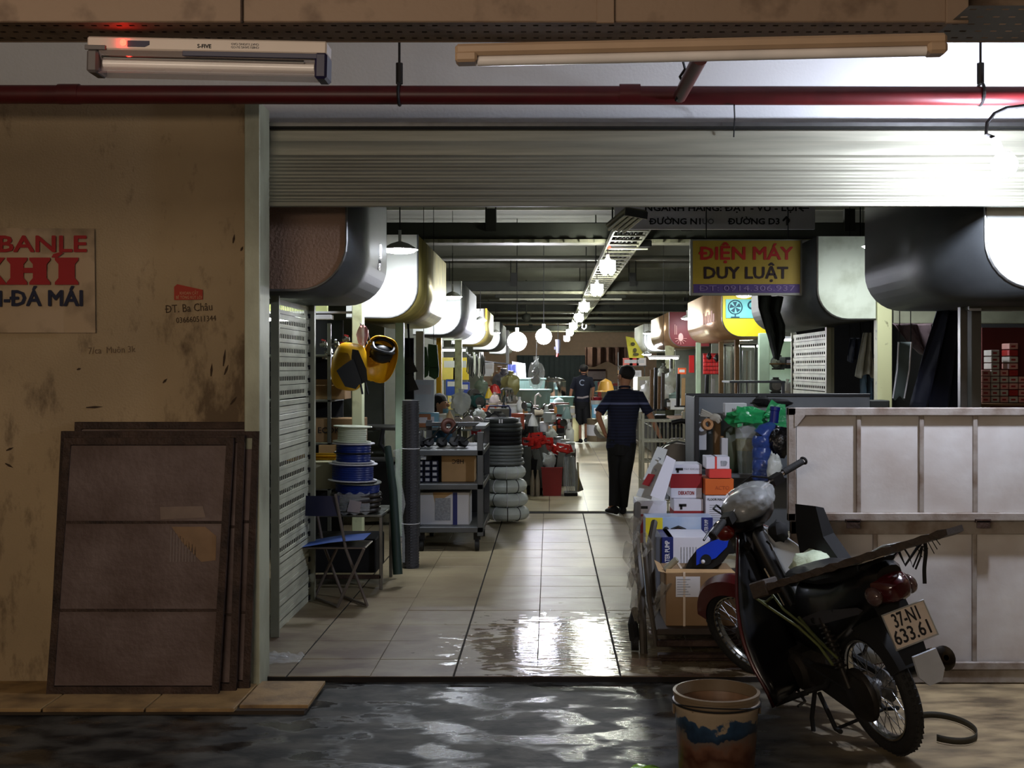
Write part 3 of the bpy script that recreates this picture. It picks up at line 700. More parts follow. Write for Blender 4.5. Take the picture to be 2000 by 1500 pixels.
B().tube([P(1332, 112, 5.0), P(1338, 135, 5.1), P(1328, 150, 5.2), P(1336, 165, 5.4), P(1322, 192, 5.6)], .006, 6).tube([P(1320, 196, 5.58), P(1326, 180, 5.5), P(1345, 150, 5.2), P(1352, 165, 5.2)], .006, 6).build('cable', m_black, rp, world=True)
# glaring bare bulb on its arched cable
kb = P(1962, 322, 5.6)
rt = T('bare_bulb', 'glaring bare bulb hanging from an arched cable at the right end of the shutter', 'light bulb', kb)
B().ball(kb, .06, 16, 12).build('bulb', m_key, rt, world=True, smooth=True)
B().cyl(kb + Vector((-.02, 0, .05)), kb + Vector((-.05, 0, .13)), .022, 12).build('socket', m_paper, rt, world=True)
c = B(); p0 = kb + Vector((-.05, 0, .13))
c.tube([p0, P(1926, 262, 5.6), P(1928, 240, 5.6), P(1942, 222, 5.6), P(1965, 211, 5.6), P(2005, 206, 5.6), P(2060, 204, 5.6)], .009, 8)
c.build('cable', m_rod, rt, world=True)
# banner on the left wall
bn = T('wall_banner', 'grimy cream shop banner with red and navy letters on the left wall', 'banner', (-2.9, 6.095, 2.0))
x1 = P(188, 0, 6.09).x; z0 = P(0, 650, 6.09).z; z1 = P(0, 443, 6.09).z
B().grid(lambda u, v: (-4 + (x1 + 4) * u - .006 * v * u, 6.085 - .006 * abs(math.sin(u * 14)), z0 + (z1 - z0) * v - .01 * u * v), 40, 4).build('sheet', M('grimy_banner', (172, 148, 118), .7, col2=(92, 76, 54), thr=.36, soft=.14, scale=4.5), bn, world=True)
def wt(body, px, py, hpx, wpx, m, bold, nm='lettering'):
    return text(nm, body, hpx / F * 6.08 * 1.38, P(px, py, 6.07), FACE, m, bn, bold=bold, ext=.001, width=wpx / F * 6.08, world=True)
wt('BANLE', 82, 478, 32, 170, m_txt_red, .03)
def serif_khi():
    # heavy slab letters H and I with the accent, K cut by the frame
    b = B()
    def I(x, w):
        pl_ = [(x - 7, 503), (x + w + 7, 503), (x + w + 7, 508), (x + w, 516), (x + w, 543), (x + w + 7, 551), (x + w + 7, 556), (x - 7, 556), (x - 7, 551), (x, 543), (x, 516), (x - 7, 508)]
        b.loft([[P(u, v, 6.068) for u, v in pl_], [P(u, v, 6.076) for u, v in pl_]])
    I(20, 26); I(64, 27); I(114, 32); I(-52, 26)
    b.loft([[P(u, v, y_) for u, v in ((44, 523), (66, 523), (66, 533), (44, 533))] for y_ in (6.0695, 6.075)])
    b.add([P(-24, 530, 6.07), P(-6, 503, 6.07), P(10, 503, 6.07), P(-10, 527, 6.07), P(14, 556, 6.07), P(-10, 556, 6.07)], [(0, 1, 2, 3), (0, 3, 4, 5)])
    b.add([P(100, 503, 6.068), P(104, 496, 6.068), P(118, 492, 6.068), P(124, 494, 6.068), P(112, 503, 6.068)], [(0, 1, 2, 3, 4)])
    return b.build('slab_lettering', m_txt_red, bn, world=True)
serif_khi()
wt('-ĐÁ MÁI', 85, 584, 31, 152, m_txt_navy, .03)
wt('I', -1, 585, 31, 7, m_txt_navy, .03)
# small red sticker, pencil notes on the plaster
st = T('wall_sticker', 'small torn red sticker with pale print on the left wall', 'sticker', P(368, 572, 6.095))
B().add([P(340, 586, 6.093), P(396, 585, 6.093), P(396, 566, 6.09), P(346, 555, 6.09), P(340, 560, 6.09)], [(0, 1, 2, 3, 4)]).build('paper', M('faded_red_sticker', (166, 52, 30), .7), st, world=True)
text('lettering', 'KHOAN CẮT\nBÊ TÔNG RÚT LÕI', .022, P(369, 577, 6.089), FACE, M('pale_sticker_print', (196, 150, 110), .7), st, ext=.0003, width=50 / F * 6.09, world=True)
for body, px, py, hp, wp, lb, rot in (('ĐT. Ba Châu', 369, 602, 17, 92, 'pencilled note reading a name under the red sticker', .06), ('036660511344', 383, 624, 12, 78, 'handwritten phone number below the pencilled name', .06), ('7/ca  Muôn 3k', 218, 684, 14, 92, 'faint pencilled line left of the phone number', .04)):
    o = text('wall_writing', body, hp / F * 6.1 * 1.3, P(px, py, 6.096), (PI / 2, -rot, 0), M('pencil_mark', (70, 52, 36), .8) if px > 300 else M('faint_pencil_mark', (112, 90, 66), .8), None, ext=.0003, width=wp / F * 6.1, bold=-.006)
    tag(o, lb, 'writing')
sm_ = B()
for k, (px, py, l, a) in enumerate(((436, 715, 34, 1.45), (438, 732, 22, 1.2), (412, 735, 26, 1.5), (450, 790, 20, .9), (168, 796, 34, .05), (318, 748, 12, .8), (150, 722, 9, .3), (12, 880, 16, .4), (10, 905, 18, -.5), (455, 475, 18, 1.4), (470, 490, 10, 1.1))):
    d = Vector((math.cos(a), 0, math.sin(a))) * l / F * 6.1; p = P(px, py, 6.0965)
    nn = Vector((-d.z, 0, d.x)).normalized() * .006
    sm_.add([p - nn * .4, p + d * .5 - nn, p + d, p + d * .5 + nn, p + nn * .4], [(0, 1, 2, 3, 4)])
struct(sm_.build('trim_9', M('dark_scuff', (64, 48, 34), .9)))

# ---- sheet metal panels leaning on the left wall, front one last
def leaning(px0, px1, pyt, Yb, Yt, label, brk=(), skew=0, face=m_rust, full=True):
    root = T('leaning_metal_sheet', label, 'metal sheet', (P((px0 + px1) / 2, 0, Yb).x, Yb, .004), 'rusty framed sheets leaning on the left wall')
    xa, xb = P(px0, 0, Yb).x, P(px1, 0, Yb).x
    zt_ = H - (pyt - CY) / F * Yt
    def q(x, z, y=0):
        t = (z - .004) / (zt_ - .004); return (x + skew * t, Yb + (Yt - Yb) * t - y, z)
    def slab(x0, x1, z0, z1, d0, d1):
        b = B(); b.add([q(x0, z0, d0), q(x1, z0, d0), q(x1, z1, d0), q(x0, z1, d0), q(x0, z0, d1), q(x1, z0, d1), q(x1, z1, d1), q(x0, z1, d1)],
              [(0, 3, 2, 1), (4, 5, 6, 7), (0, 1, 5, 4), (1, 2, 6, 5), (2, 3, 7, 6), (3, 0, 4, 7)]); return b
    w_ = .035
    zs_ = [.004 + w_] + sorted(H - (y - CY) / F * Yb * 1.005 for y in brk) + [zt_ - w_]
    for k in range(len(zs_) - 1):
        slab(xa + w_ * .7, xb - w_ * .7, zs_[k] + .004, zs_[k + 1] - .004, 0, .004).build('sheet', face, root, world=True)
        if k: slab(xa + w_, xb - w_, zs_[k] - .007, zs_[k] + .007, -.004, .009).build('rail', m_rustf, root, world=True)
    for args in ((xa, xa + w_, .004, zt_), (xb - w_, xb, .004, zt_)): slab(*args, -.012, .012).build('stile', m_rustf, root, world=True)
    slab(xa, xb, .004, .004 + w_, -.012, .013).build('rail', m_rustf, root, world=True); slab(xa, xb, zt_ - w_, zt_, -.012, .013).build('rail', m_rustf, root, world=True)
    return root, slab, xa, xb
leaning(130, 480, 824, 6.02, 6.085, 'rearmost of the leaning rusty sheets, its top edge rising highest', (1000,), skew=.02)
leaning(96, 488, 842, 5.965, 6.05, 'broad dark frame second from the wall, sticking out on both sides', (1020, 1195), skew=.03)
leaning(118, 462, 850, 5.92, 6.01, 'middle leaning frame seen as a strip right of the front sheet', (1030, 1200), skew=.02)
rt, slab, xa, xb = leaning(92, 428, 855, 5.86, 5.97, 'front leaning sheet with two cross rails and peeled paper scraps', (1192, 1022), skew=.045)
def on_front(px, py): 
    z = H - (py - CY) / F * 5.9; t = z / 1.28
    return (P(px, 0, 5.9).x, 5.86 + .11 * t - .006, z)
o = B().add([on_front(332, 1030), on_front(398, 1030), on_front(420, 1048), on_front(420, 1095), on_front(392, 1098), on_front(355, 1062)], [(0, 1, 2, 3, 4, 5)]).build('paper_scrap', M('peeled_tan_paper', (138, 110, 82), .8, var=.3), rt, world=True)
b = B()
for k in range(9): b.add([on_front(330 + k * 6, 1035 + k * 4), on_front(333 + k * 6, 1037 + k * 4), on_front(333 + k * 6, 1098), on_front(330 + k * 6, 1098)], [(0, 1, 2, 3)])
b.build('striped_scrap', M('hatched_grey_print', (120, 106, 100), .8), rt, world=True)
B().add([on_front(308, 992), on_front(392, 990), on_front(398, 1012), on_front(310, 1016)], [(0, 1, 2, 3)]).build('paper_scrap', M('glue_residue', (128, 110, 98), .8, var=.3), rt, world=True)
# ---- white gate: two framed sheets, the upper one hooked in front
def framed(name, label, x0, x1, z0, z1, Y, bars, fw=.05, gus=False, dep=.03):
    root = T(name, label, 'metal gate', ((x0 + x1) / 2, Y, z0), 'framed white sheets closing off the right side')
    xs = [x0 + fw] + list(bars) + [x1 - fw]
    for k in range(len(xs) - 1):
        B().cbox(xs[k] + .008, xs[k + 1] - .008, Y + .012, Y + .016, z0 + fw, z1 - fw, .001).build('sheet', m_gate, root, world=True)
        if k: B().cbox(xs[k] - .012, xs[k] + .012, Y - .004, Y + .012, z0 + fw - .01, z1 - fw + .01, .003).build('upright', m_gatef, root, world=True)
    B().cbox(x0, x0 + fw, Y - dep * .5, Y + .02, z0, z1, .004).build('stile', m_gatef, root, world=True)
    B().cbox(x1 - fw, x1, Y - dep * .5, Y + .02, z0, z1, .004).build('stile', m_gatef, root, world=True)
    B().cbox(x0, x1, Y - dep * .5, Y + .02, z1 - fw, z1, .004).build('rail', m_gatef, root, world=True)
    B().cbox(x0, x1, Y - dep * .5, Y + .02, z0, z0 + fw, .004).build('rail', m_gatef, root, world=True)
    if gus: B().prism([(x0 + fw * .8, z1 - fw * .8), (x0 + fw * .8, z1 - .10), (x0 + fw + .004, z1 - .095), (x0 + .085, z1 - fw - .004), (x0 + .09, z1 - fw * .8)], Y - .018, Y - .012).build('gusset', m_gatef, root, world=True)
    return root
gy = 6.14
gx = lambda px: P(px, 0, gy).x
gz = lambda py: P(0, py, gy).z
g1 = framed('sheet_metal_gate', 'upper white framed sheet of four panels, hooked in front at the right', gx(1538), gx(1538) + 2.0, gz(1017), gz(796), gy, [gx(1677), gx(1800), gx(1905)], .042, True)
g2 = framed('sheet_metal_gate', 'lower white framed sheet standing on the ground behind the motorbike', gx(1546), gx(1546) + 2.0, GZ + .004, gz(1019), gy + .035, [gx(1713), gx(1908)], .07, False, .02)
B().cbox(gx(1546), gx(1546) + 2.0, gy + .015, gy + .04, GZ + .075, GZ + .115, .004).build('rail', m_gatef, g2, world=True)
for px in (1664, 1917):
    B().cbox(gx(px - 15), gx(px + 15), gy - .03, gy - .005, gz(1018) - .004, gz(1015) + .006, .002).box(gx(px - 13), gx(px + 13), gy - .03, gy - .024, gz(1030), gz(1016)).build('hook', m_rustf, g1, world=True)
# ---- bucket
bk = T('paint_bucket', 'grimy open paint bucket with a blue band in front of the motorbike', 'bucket', P(1400, 0, 4.62) * 1 + Vector((0, 0, 0)))
bk.location = (P(1399, 0, 4.62).x, 4.62, GZ)
def bucket_mat():
    m = M('grimy_bucket_plastic', (196, 182, 156), .4, var=.1, scale=8)
    nt = m.node_tree; b = nt.nodes['Principled BSDF']; L = nt.links.new; old = b.inputs['Base Color'].links[0].from_socket
    tc = nt.nodes.new('ShaderNodeTexCoord'); sp_ = nt.nodes.new('ShaderNodeSeparateXYZ'); L(tc.outputs['Object'], sp_.inputs[0])
    n = nt.nodes.new('ShaderNodeTexNoise'); n.inputs['Scale'].default_value = 16; n.inputs['Detail'].default_value = 6; L(tc.outputs['Object'], n.inputs[0])
    s = nt.nodes.new('ShaderNodeMath'); s.operation = 'MULTIPLY_ADD'; L(n.outputs[0], s.inputs[0]); s.inputs[1].default_value = .14; L(sp_.outputs[2], s.inputs[2])
    mr = nt.nodes.new('ShaderNodeMapRange'); L(s.outputs[0], mr.inputs[0]); mr.inputs[1].default_value = .0; mr.inputs[2].default_value = .48
    r = nt.nodes.new('ShaderNodeValToRGB'); L(mr.outputs[0], r.inputs[0]); e = r.color_ramp.elements
    e[0].position = 0; e[0].color = (*lin((54, 40, 30)), 1); e[1].position = 1; e[1].color = (*lin((70, 52, 34)), 1)
    for p, c in ((.38, (96, 72, 56)), (.47, (66, 36, 24)), (.56, (104, 72, 56)), (.64, (96, 84, 76)), (.655, (26, 40, 58)), (.745, (40, 64, 90)), (.76, (150, 134, 112)), (.88, (158, 142, 120)), (.9, (80, 62, 42)), (.97, (92, 70, 46))):
        x = e.new(p); x.color = (*lin(c), 1)
    L(r.outputs[0], b.inputs['Base Color']); return m
B().lathe([(.001, .0), (.14, .0), (.143, .006), (.163, .325), (.166, .33), (.166, .345), (.16, .345)], n=40).build('pail', bucket_mat(), bk, smooth=35)
B().lathe([(.16, .345), (.157, .33), (.137, .012), (.001, .012)], n=40).build('inner_wall', M('brown_stained_inside', (120, 92, 70), .45, var=.3, stretch=(4, 4, .5)), bk, smooth=35)
B().lathe([(.160, .342), (.170, .342), (.172, .352), (.1655, .355), (.1655, .372), (.169, .374), (.170, .388), (.158, .390), (.156, .345), (.160, .342)], n=40).build('rim', M('bucket_rim', (112, 96, 76), .4, var=.2), bk, smooth=35)
B().torus((0, 0, .349), .171, .004, n=40, m=6).build('rim_groove', m_black, bk)
B().tube([(.172 * math.cos(a), .172 * math.sin(a), .335 - .03 * math.sin((a + .2) * 1.0)) for a in [PI + .05 + k * (PI - .1) / 16 for k in range(17)]], .003, 6).build('handle', m_rod, bk, smooth=True)
B().cbox(.163, .172, -.02, .02, .30, .35, .003).build('handle_lug', MATS['bucket_rim'], bk)
B().cbox(-.172, -.163, -.02, .02, .30, .35, .003).build('handle_lug', MATS['bucket_rim'], bk)
# ---- bits on the ground
lo = B().tube([(P(1835, 0, 5.6).x + (.125 + .125 * math.cos(a)), 5.35 + .19 * math.sin(a), GZ + .018) for a in [-2.2 + k * 4.4 / 24 for k in range(25)]], .0, 4)
lo = B(); pts = [(1.80 + .13 * math.cos(a), 5.36 + .2 * math.sin(a)) for a in [-2.3 + k * 4.6 / 30 for k in range(31)]]
lo.grid(lambda u, v: (pts[int(round(u * 30))][0], pts[int(round(u * 30))][1], GZ + .002 + .03 * v), 30, 1)
o = lo.build('strap_loop', M('dull_black_strap', (50, 46, 34), .7), smooth=True); sm = o.modifiers.new('t', 'SOLIDIFY'); sm.thickness = .003; tag(o, 'dark strap curled in a loop on the ground right of the rear wheel', 'strap')
gb = T('crumpled_bag', 'crumpled clear plastic bag lying at the corner by the side shutter', 'plastic bag', (P(545, 0, 6.55).x, 6.55, 0))
B().grid(lambda u, v: ((u - .5) * .26, (v - .5) * .3 * (1 - .5 * u), .004 + .035 * abs(noise.noise(Vector((u * 5, v * 5, 1)))) + .02 * (1 - u) * (1 - abs(2 * v - 1))), 16, 12).build('film', m_film, gb, smooth=True)
gg = T('green_bag', 'bright green plastic bag at the very bottom edge of the picture', 'plastic bag', (P(1262, 0, 4.78).x, 4.77, GZ))
B().ball((0, 0, .012), (.09, .05, .028), 16, 8, .35, 4).build('film', M('lime_plastic', (130, 190, 40), .2, var=.2, alpha=.8), gg, smooth=True)
for k, (px, py, s) in enumerate(((884, 1372, .035), (880, 1330, .03), (905, 1331, .022))):
    Yg = 1.65 * F / (py - CY)
    b = B().grid(lambda u, v: ((u - .5) * s * 2, (v - .5) * s * 1.5, .004 + .012 * abs(noise.noise(Vector((u * 6 + k, v * 6, 2))))), 6, 5)
    o = b.build('litter_scrap', m_film if k == 0 else m_paper, loc=(P(px, 0, Yg).x, Yg, GZ + .004)); tag(o, ['shiny scrap of film lying alone in the middle of the wet ground', 'white paper scrap below the tile edge, left of its pair', 'white paper scrap below the tile edge, right of its pair'][k], 'litter')
o = B().cbox(-.06, .06, -.012, .012, 0, .006, .002).build('black_strip', m_black, loc=(P(936, 0, 7.5).x, 7.5, .001)); tag(o, 'short black strip lying on the floor tiles', 'litter')
# ================================================================ MOTORBIKE (local: +x forward, +y its left side, z up)
m_bpaint = M('black_bike_panel', (10, 10, 12), .3, var=.1, coat=.3)
m_bred = M('dark_red_bike_panel', (74, 12, 14), .32, var=.15, coat=.3)
m_bgrey = M('grey_inner_shield', (150, 152, 150), .5, col2=(70, 70, 70), thr=.4, soft=.1, scale=5)
m_alu = M('cast_aluminium', (92, 92, 92), .5, .7, var=.3, scale=20, bump=.2)
m_oil = M('oily_metal', (48, 44, 40), .5, .6, var=.4, scale=14)
m_rim = M('chromed_rim', (190, 188, 180), .22, 1, var=.15, scale=20)
m_seat = M('black_vinyl', (16, 16, 17), .5, bump=.1)
m_tail = M('tail_lens', (58, 10, 14), .15, coat=.6)
m_clear = M('clear_lens', (80, 60, 58), .12, coat=.5)
m_plate = M('licence_plate', (196, 182, 168), .5, var=.06)
bike = T('motorbike', 'dark underbone motorbike leaning on its side stand, plank across the seat', 'motorbike', (1.483, 5.085, GZ), rot=(-math.radians(15.15), 0, PI / 2 + math.radians(17.4)))
def V(*a): return Vector(a)
head = V(.83, 0, .92); sax = V(-.447, 0, .894).normalized()
SM = Matrix.Translation(head) @ Matrix.Rotation(math.radians(24), 4, sax) @ Matrix.Translation(-head)
def bp(name, b, m, steer=False, smooth=True, parent=None, **k):
    if steer: b.xf(SM)
    return b.build(name, m, parent or bike, smooth=smooth, **k)
def wheel(cx, steer, drum):
    c = V(cx, 0, .285)
    ty = B().torus(c, .253, .033, (0, 1, 0), 56, 12, rz=.036)
    for k in range(56):
        a = 2 * PI * k / 56
        for s_ in (-1, 1):
            p = c + V(.283 * math.cos(a), s_ * .012, .283 * math.sin(a)); ty.obox(p, (.016, .014, .010), (0, -a + PI / 2, s_ * .5))
    tyre = bp('tyre', ty, m_rubber, steer)
    r = B().lathe([(.222, -.022), (.214, -.022), (.212, -.012), (.206, -.008), (.206, .008), (.212, .012), (.214, .022), (.222, .022), (.222, -.022)], c, (0, 1, 0), 48)
    rim = bp('rim', r, m_rim, steer)
    if steer:
        t_ = B()
        for k in range(36):
            a = 2 * PI * k / 36; t_.obox(c + V(.213 * math.cos(a), .014, .213 * math.sin(a)), (.006, .02, .012), (0, -a, 0))
        bp('spoke_nipple', t_, m_rubber, True, parent=None)
    sp_ = B()
    for k in range(36):
        a = 2 * PI * k / 36; s_ = 1 if k % 2 else -1; a2 = a + (.55 if (k // 2) % 2 else -.55)
        sp_.cyl(c + V(.045 * math.cos(a2), s_ * .03, .045 * math.sin(a2)), c + V(.208 * math.cos(a), 0, .208 * math.sin(a)), .0016, 4, cap=False)
    bp('spoke', sp_, m_steel, steer, kind='stuff')
    bp('hub', B().lathe([(.001, -.05), (drum, -.05), (drum + .004, -.04), (drum * .6, -.01), (drum * .6, .01), (drum + .004, .035), (drum, .05), (.001, .05)], c, (0, 1, 0), 28), m_alu, steer)
    bp('axle', B().cyl(c - V(0, .1, 0), c + V(0, .1, 0), .009, 8), m_steel, steer)
wheel(0, False, .07); wheel(1.17, True, .062)
# rear chain case, swing arm, shocks, chain cover disc
bp('chain_case', B().prism([(-.06, .37), (.02, .385), (.36, .34), (.42, .30), (.40, .24), (.05, .19), (-.03, .205), (-.09, .26)], .075, .105), m_oil, smooth=30)
bp('drum_cover', B().lathe([(.001, .03), (.06, .028), (.112, .012), (.118, 0), (.118, -.01)], V(0.0, .085, .285), (0, 1, 0), 32), m_oil)
bp('swing_arm', B().tube([(.44, .09, .33), (0, .09, .285)], .018, 8), m_black); bp('swing_arm', B().tube([(.44, -.09, .33), (0, -.09, .285)], .018, 8), m_black)
for s_ in (1, -1):
    b = B().cyl((.03, .115 * s_, .32), (.13, .115 * s_, .62), .014, 10)
    for k in range(9): b.torus(V(.03, .115 * s_, .32).lerp(V(.13, .115 * s_, .62), .3 + k * .07), .024, .005, (.316, 0, .949), 14, 5)
    bp('shock_absorber', b, m_oil)
# engine
e = B().obox((.56, 0, .27), (.26, .2, .18), (0, .1, 0)).cyl((.68, 0, .31), (.84, 0, .37), .07, 16)
for k in range(6): e.cyl(V(.70 + k * .022, 0, .318 + k * .008), V(.708 + k * .022, 0, .321 + k * .008), .085, 16)
e.lathe([(.001, .13), (.07, .128), (.09, .11), (.095, .0)], V(.5, 0, .27), (0, 1, 0), 20).lathe([(.001, .12), (.06, .118), (.075, .1), (.08, 0)], V(.62, 0, .25), (0, -1, 0), 20)
bp('engine', e, m_oil, smooth=35)
bp('foot_peg', B().cyl((.48, .10, .17), (.48, .27, .18), .014, 8).cyl((.48, .16, .18), (.48, .27, .18), .02, 8), m_rubber)
bp('foot_peg', B().cyl((.48, -.10, .17), (.48, -.27, .18), .014, 8).cyl((.48, -.16, .18), (.48, -.27, .18), .02, 8), m_rubber)
bp('foot_peg', B().tube([(.24, .09, .3), (.2, .14, .29), (.2, .24, .3)], .012, 8), m_rubber)
bp('gear_lever', B().tube([(.56, .12, .2), (.64, .15, .17), (.66, .2, .17)], .007, 6).tube([(.56, .12, .2), (.42, .15, .16), (.40, .2, .16)], .007, 6), m_steel)
bp('side_stand', B().tube([(.40, .09, .22), (.37, .16, .1), (.33, .2, -.045)], .011, 8).obox((.32, .21, -.045), (.06, .035, .008)), m_black)
bp('centre_stand', B().tube([(.36, .1, .2), (.22, .13, .08), (.14, .15, .1)], .011, 8).tube([(.36, -.1, .2), (.22, -.13, .08), (.14, -.15, .1)], .011, 8).tube([(.22, .13, .08), (.22, -.13, .08)], .008, 8), m_black)
bp('kick_starter', B().tube([(.46, -.14, .25), (.36, -.17, .3), (.34, -.2, .36)], .009, 6), m_steel)
# exhaust
bp('exhaust_pipe', B().tube([(.8, -.04, .3), (.8, -.1, .2), (.66, -.13, .15), (.4, -.14, .16), (.2, -.15, .22)], .015, 8), m_oil)
bp('muffler', B().lathe([(.018, 0), (.03, .05), (.045, .16), (.047, .44), (.044, .5), (.03, .505)], V(.22, -.165, .235), (-.93, -.04, .36), 20), m_dark)
bp('muffler_cap', B().lathe([(.047, 0), (.052, .01), (.052, .06), (.03, .075), (.012, .075), (.012, .03), (.001, .03)], V(.22, -.165, .235) + V(-.93, -.04, .36).normalized() * .46, (-.93, -.04, .36), 20), M('dark_chrome', (60, 56, 52), .18, 1))
bp('muffler_guard', B().obox((-.03, -.215, .36), (.24, .012, .05), (0, .37, 0)), m_chrome, smooth=False)
# frame tube and body side covers
def ring(x, w, z0, z1, n=14, p=.7):
    out = []
    for k in range(n):
        a = 2 * PI * k / n; c_, s__ = math.cos(a), math.sin(a)
        out.append(V(x, w * math.copysign(abs(c_) ** p, c_), (z0 + z1) / 2 + (z1 - z0) / 2 * math.copysign(abs(s__) ** p, s__)))
    return out
bp('body_cover', B().loft([ring(.46, .07, .40, .66), ring(.38, .10, .36, .73), ring(.2, .12, .44, .76), ring(0, .125, .56, .80), ring(-.16, .11, .66, .88), ring(-.27, .085, .74, .90), ring(-.31, .06, .78, .89)]), m_bpaint)
bp('side_stripe', B().loft([[V(.36, .103, .52), V(.36, .106, .56), V(.36, .09, .54)], [V(.1, .126, .6), V(.1, .130, .66), V(.1, .10, .63)], [V(-.2, .112, .70), V(-.2, .114, .73), V(-.2, .09, .71)]]), M('dark_grey_stripe', (52, 50, 54), .35))
bp('seat', B().loft([ring(.50, .055, .66, .73), ring(.44, .09, .70, .77), ring(.3, .12, .74, .805), ring(.1, .125, .76, .83), ring(-.08, .125, .80, .89), ring(-.20, .11, .85, .915), ring(-.25, .08, .88, .91)]), m_seat)
bp('frame_tunnel', B().loft([ring(.80, .045, .62, .90), ring(.70, .045, .46, .72), ring(.58, .05, .36, .56), ring(.46, .07, .36, .60), ring(.40, .08, .42, .66)]), m_bpaint)
bp('tail_light', B().loft([ring(-.25, .085, .735, .865), ring(-.31, .08, .74, .86), ring(-.36, .055, .755, .84), ring(-.375, .03, .77, .83)]), m_tail)
for s_ in (1, -1): bp('turn_signal', B().ball((-.295, .083 * s_, .785), (.05, .03, .04), 12, 8), m_clear)
rr = B().tube([(.05, .11, .83), (-.08, .14, .89), (-.22, .135, .925), (-.30, .10, .94), (-.325, .0, .945), (-.30, -.10, .94), (-.22, -.135, .925), (-.08, -.14, .89), (.05, -.11, .83)], .011, 10)
rr.tube([(-.28, .11, .938), (-.22, .08, .88)], .009, 8).tube([(-.28, -.11, .938), (-.22, -.08, .88)], .009, 8)
bp('grab_rail', rr, m_chrome)
def sheet_arc(c, r0, a0, a1, w0, w1, n=14, th=.012, drop=.03):
    b = B(); rings = []
    for i in range(n + 1):
        t = i / n; a = math.radians(a0 + (a1 - a0) * t); w_ = w0 + (w1 - w0) * t
        d = V(math.cos(a), 0, math.sin(a)); o_ = V(*c)
        rings.append([o_ + d * (r0 - drop) + V(0, w_, 0), o_ + d * r0 + V(0, w_ * .7, 0), o_ + d * (r0 + th) + V(0, 0, 0), o_ + d * r0 + V(0, -w_ * .7, 0), o_ + d * (r0 - drop) + V(0, -w_, 0), o_ + d * (r0 - .006)])
    return b.loft(rings)
bp('rear_mudguard', sheet_arc((0, 0, .285), .345, 55, 150, .06, .07, drop=.05), m_black)
bp('rear_mudguard_tail', B().loft([[V(-.24, .075, .77), V(-.24, -.075, .77), V(-.27, 0, .73)], [V(-.32, .07, .62), V(-.32, -.07, .62), V(-.30, 0, .60)], [V(-.365, .055, .50), V(-.365, -.055, .50), V(-.34, 0, .49)]]), m_black)
bp('mud_flap', B().prism([(-.055, .53), (.055, .53), (.06, .45), (.03, .41), (-.03, .41), (-.06, .45)], -.385, -.373, lambda x, z, y: (y - (z - .53) * -.25, x - .03, z)), M('pale_grey_mudflap', (168, 172, 178), .5))
PL = Matrix.Translation((-.375, .0, .655)) @ Matrix.Rotation(math.radians(-90), 4, 'Z') @ Matrix.Rotation(math.radians(90 + -20), 4, 'X')
pb = B().cbox(-.098, .098, -.07, .07, -.003, 0, .002).xf(PL); plate = bp('licence_plate', pb, m_plate, smooth=False)
fr = B(); fr.tube([(-.099, -.071, .001), (.099, -.071, .001), (.099, .071, .001), (-.099, .071, .001)], .004, 6, closed=True).xf(PL); fr.build('plate_frame', m_bgrey, plate)
for body, y, wd in (('37-N1', .032, .118), ('633.61', -.032, .165)):
    t_ = text('plate_number', body, .078, (0, 0, 0), (0, 0, 0), m_txt_black, None, bold=.015, ext=.0005, width=wd)
    t_.parent = plate; t_.matrix_local = PL @ Matrix.Translation((0, y, .0012)); t_['label'] = 'black plate digits reading ' + body
# front: fork, mudguard, leg shield, nacelle, bars
for s_ in (1, -1): bp('fork_leg', B().tube([(.86, .07 * s_, .84), (1.02, .075 * s_, .54), (1.17, .075 * s_, .285)], [.022, .02, .017], 10), m_oil, True)
bp('front_mudguard', sheet_arc((1.17, 0, .285), .325, 20, 128, .045, .075, drop=.07, th=.02), m_bred, True)
bp('steering_column', B().cyl((.84, 0, .8), (.78, 0, 1.02), .03, 12), m_black, True)
for s_ in (1, -1):
    def ls(u, v):
        z = .92 - .74 * v; xc = .93 - .50 * v + .10 * v * v; wd = .07 + .22 * math.sin(min(1, v * 1.15) * PI * .62)
        return V(xc + .02 - .11 * u * u - .02 * math.sin(u * PI), s_ * (.035 + wd * u), z - .06 * u * (1 - v))
    b = B().grid(ls, 8, 12); o = bp('leg_shield', b, m_bred); sm = o.modifiers.new('t', 'SOLIDIFY'); sm.thickness = .012
    b = B().grid(lambda u, v: ls(u * .95 + .02, v * .96 + .02) + V(-.028, 0, 0), 6, 10); o = bp('inner_shield', b, m_bpaint if s_ > 0 else m_bgrey); sm = o.modifiers.new('t', 'SOLIDIFY'); sm.thickness = .006
bp('front_cover', B().loft([ring(.90, .07, .80, .99), ring(.955, .075, .70, .93), ring(.97, .06, .58, .80), ring(.93, .03, .5, .66)]), m_bpaint, True)
bp('nacelle', B().ball((.83, 0, 1.0), (.115, .135, .095), 20, 12, sq=.25), m_bpaint, True)
bp('headlight', B().ball((.925, 0, .985), (.04, .085, .06), 16, 10), m_clear, True)
bp('instrument_panel', B().ball((.765, 0, 1.035), (.065, .09, .045), 16, 8), m_dark, True)
bp('plastic_wrap', B().ball((.80, 0, 1.04), (.125, .145, .085), 20, 12, .10, 3), m_film, True)
for s_ in (1, -1): bp('turn_signal', B().ball((.90, .135 * s_, .95), (.06, .045, .045), 12, 8), M('red_amber_lens', (120, 30, 20), .15, coat=.6), True)
hb = []
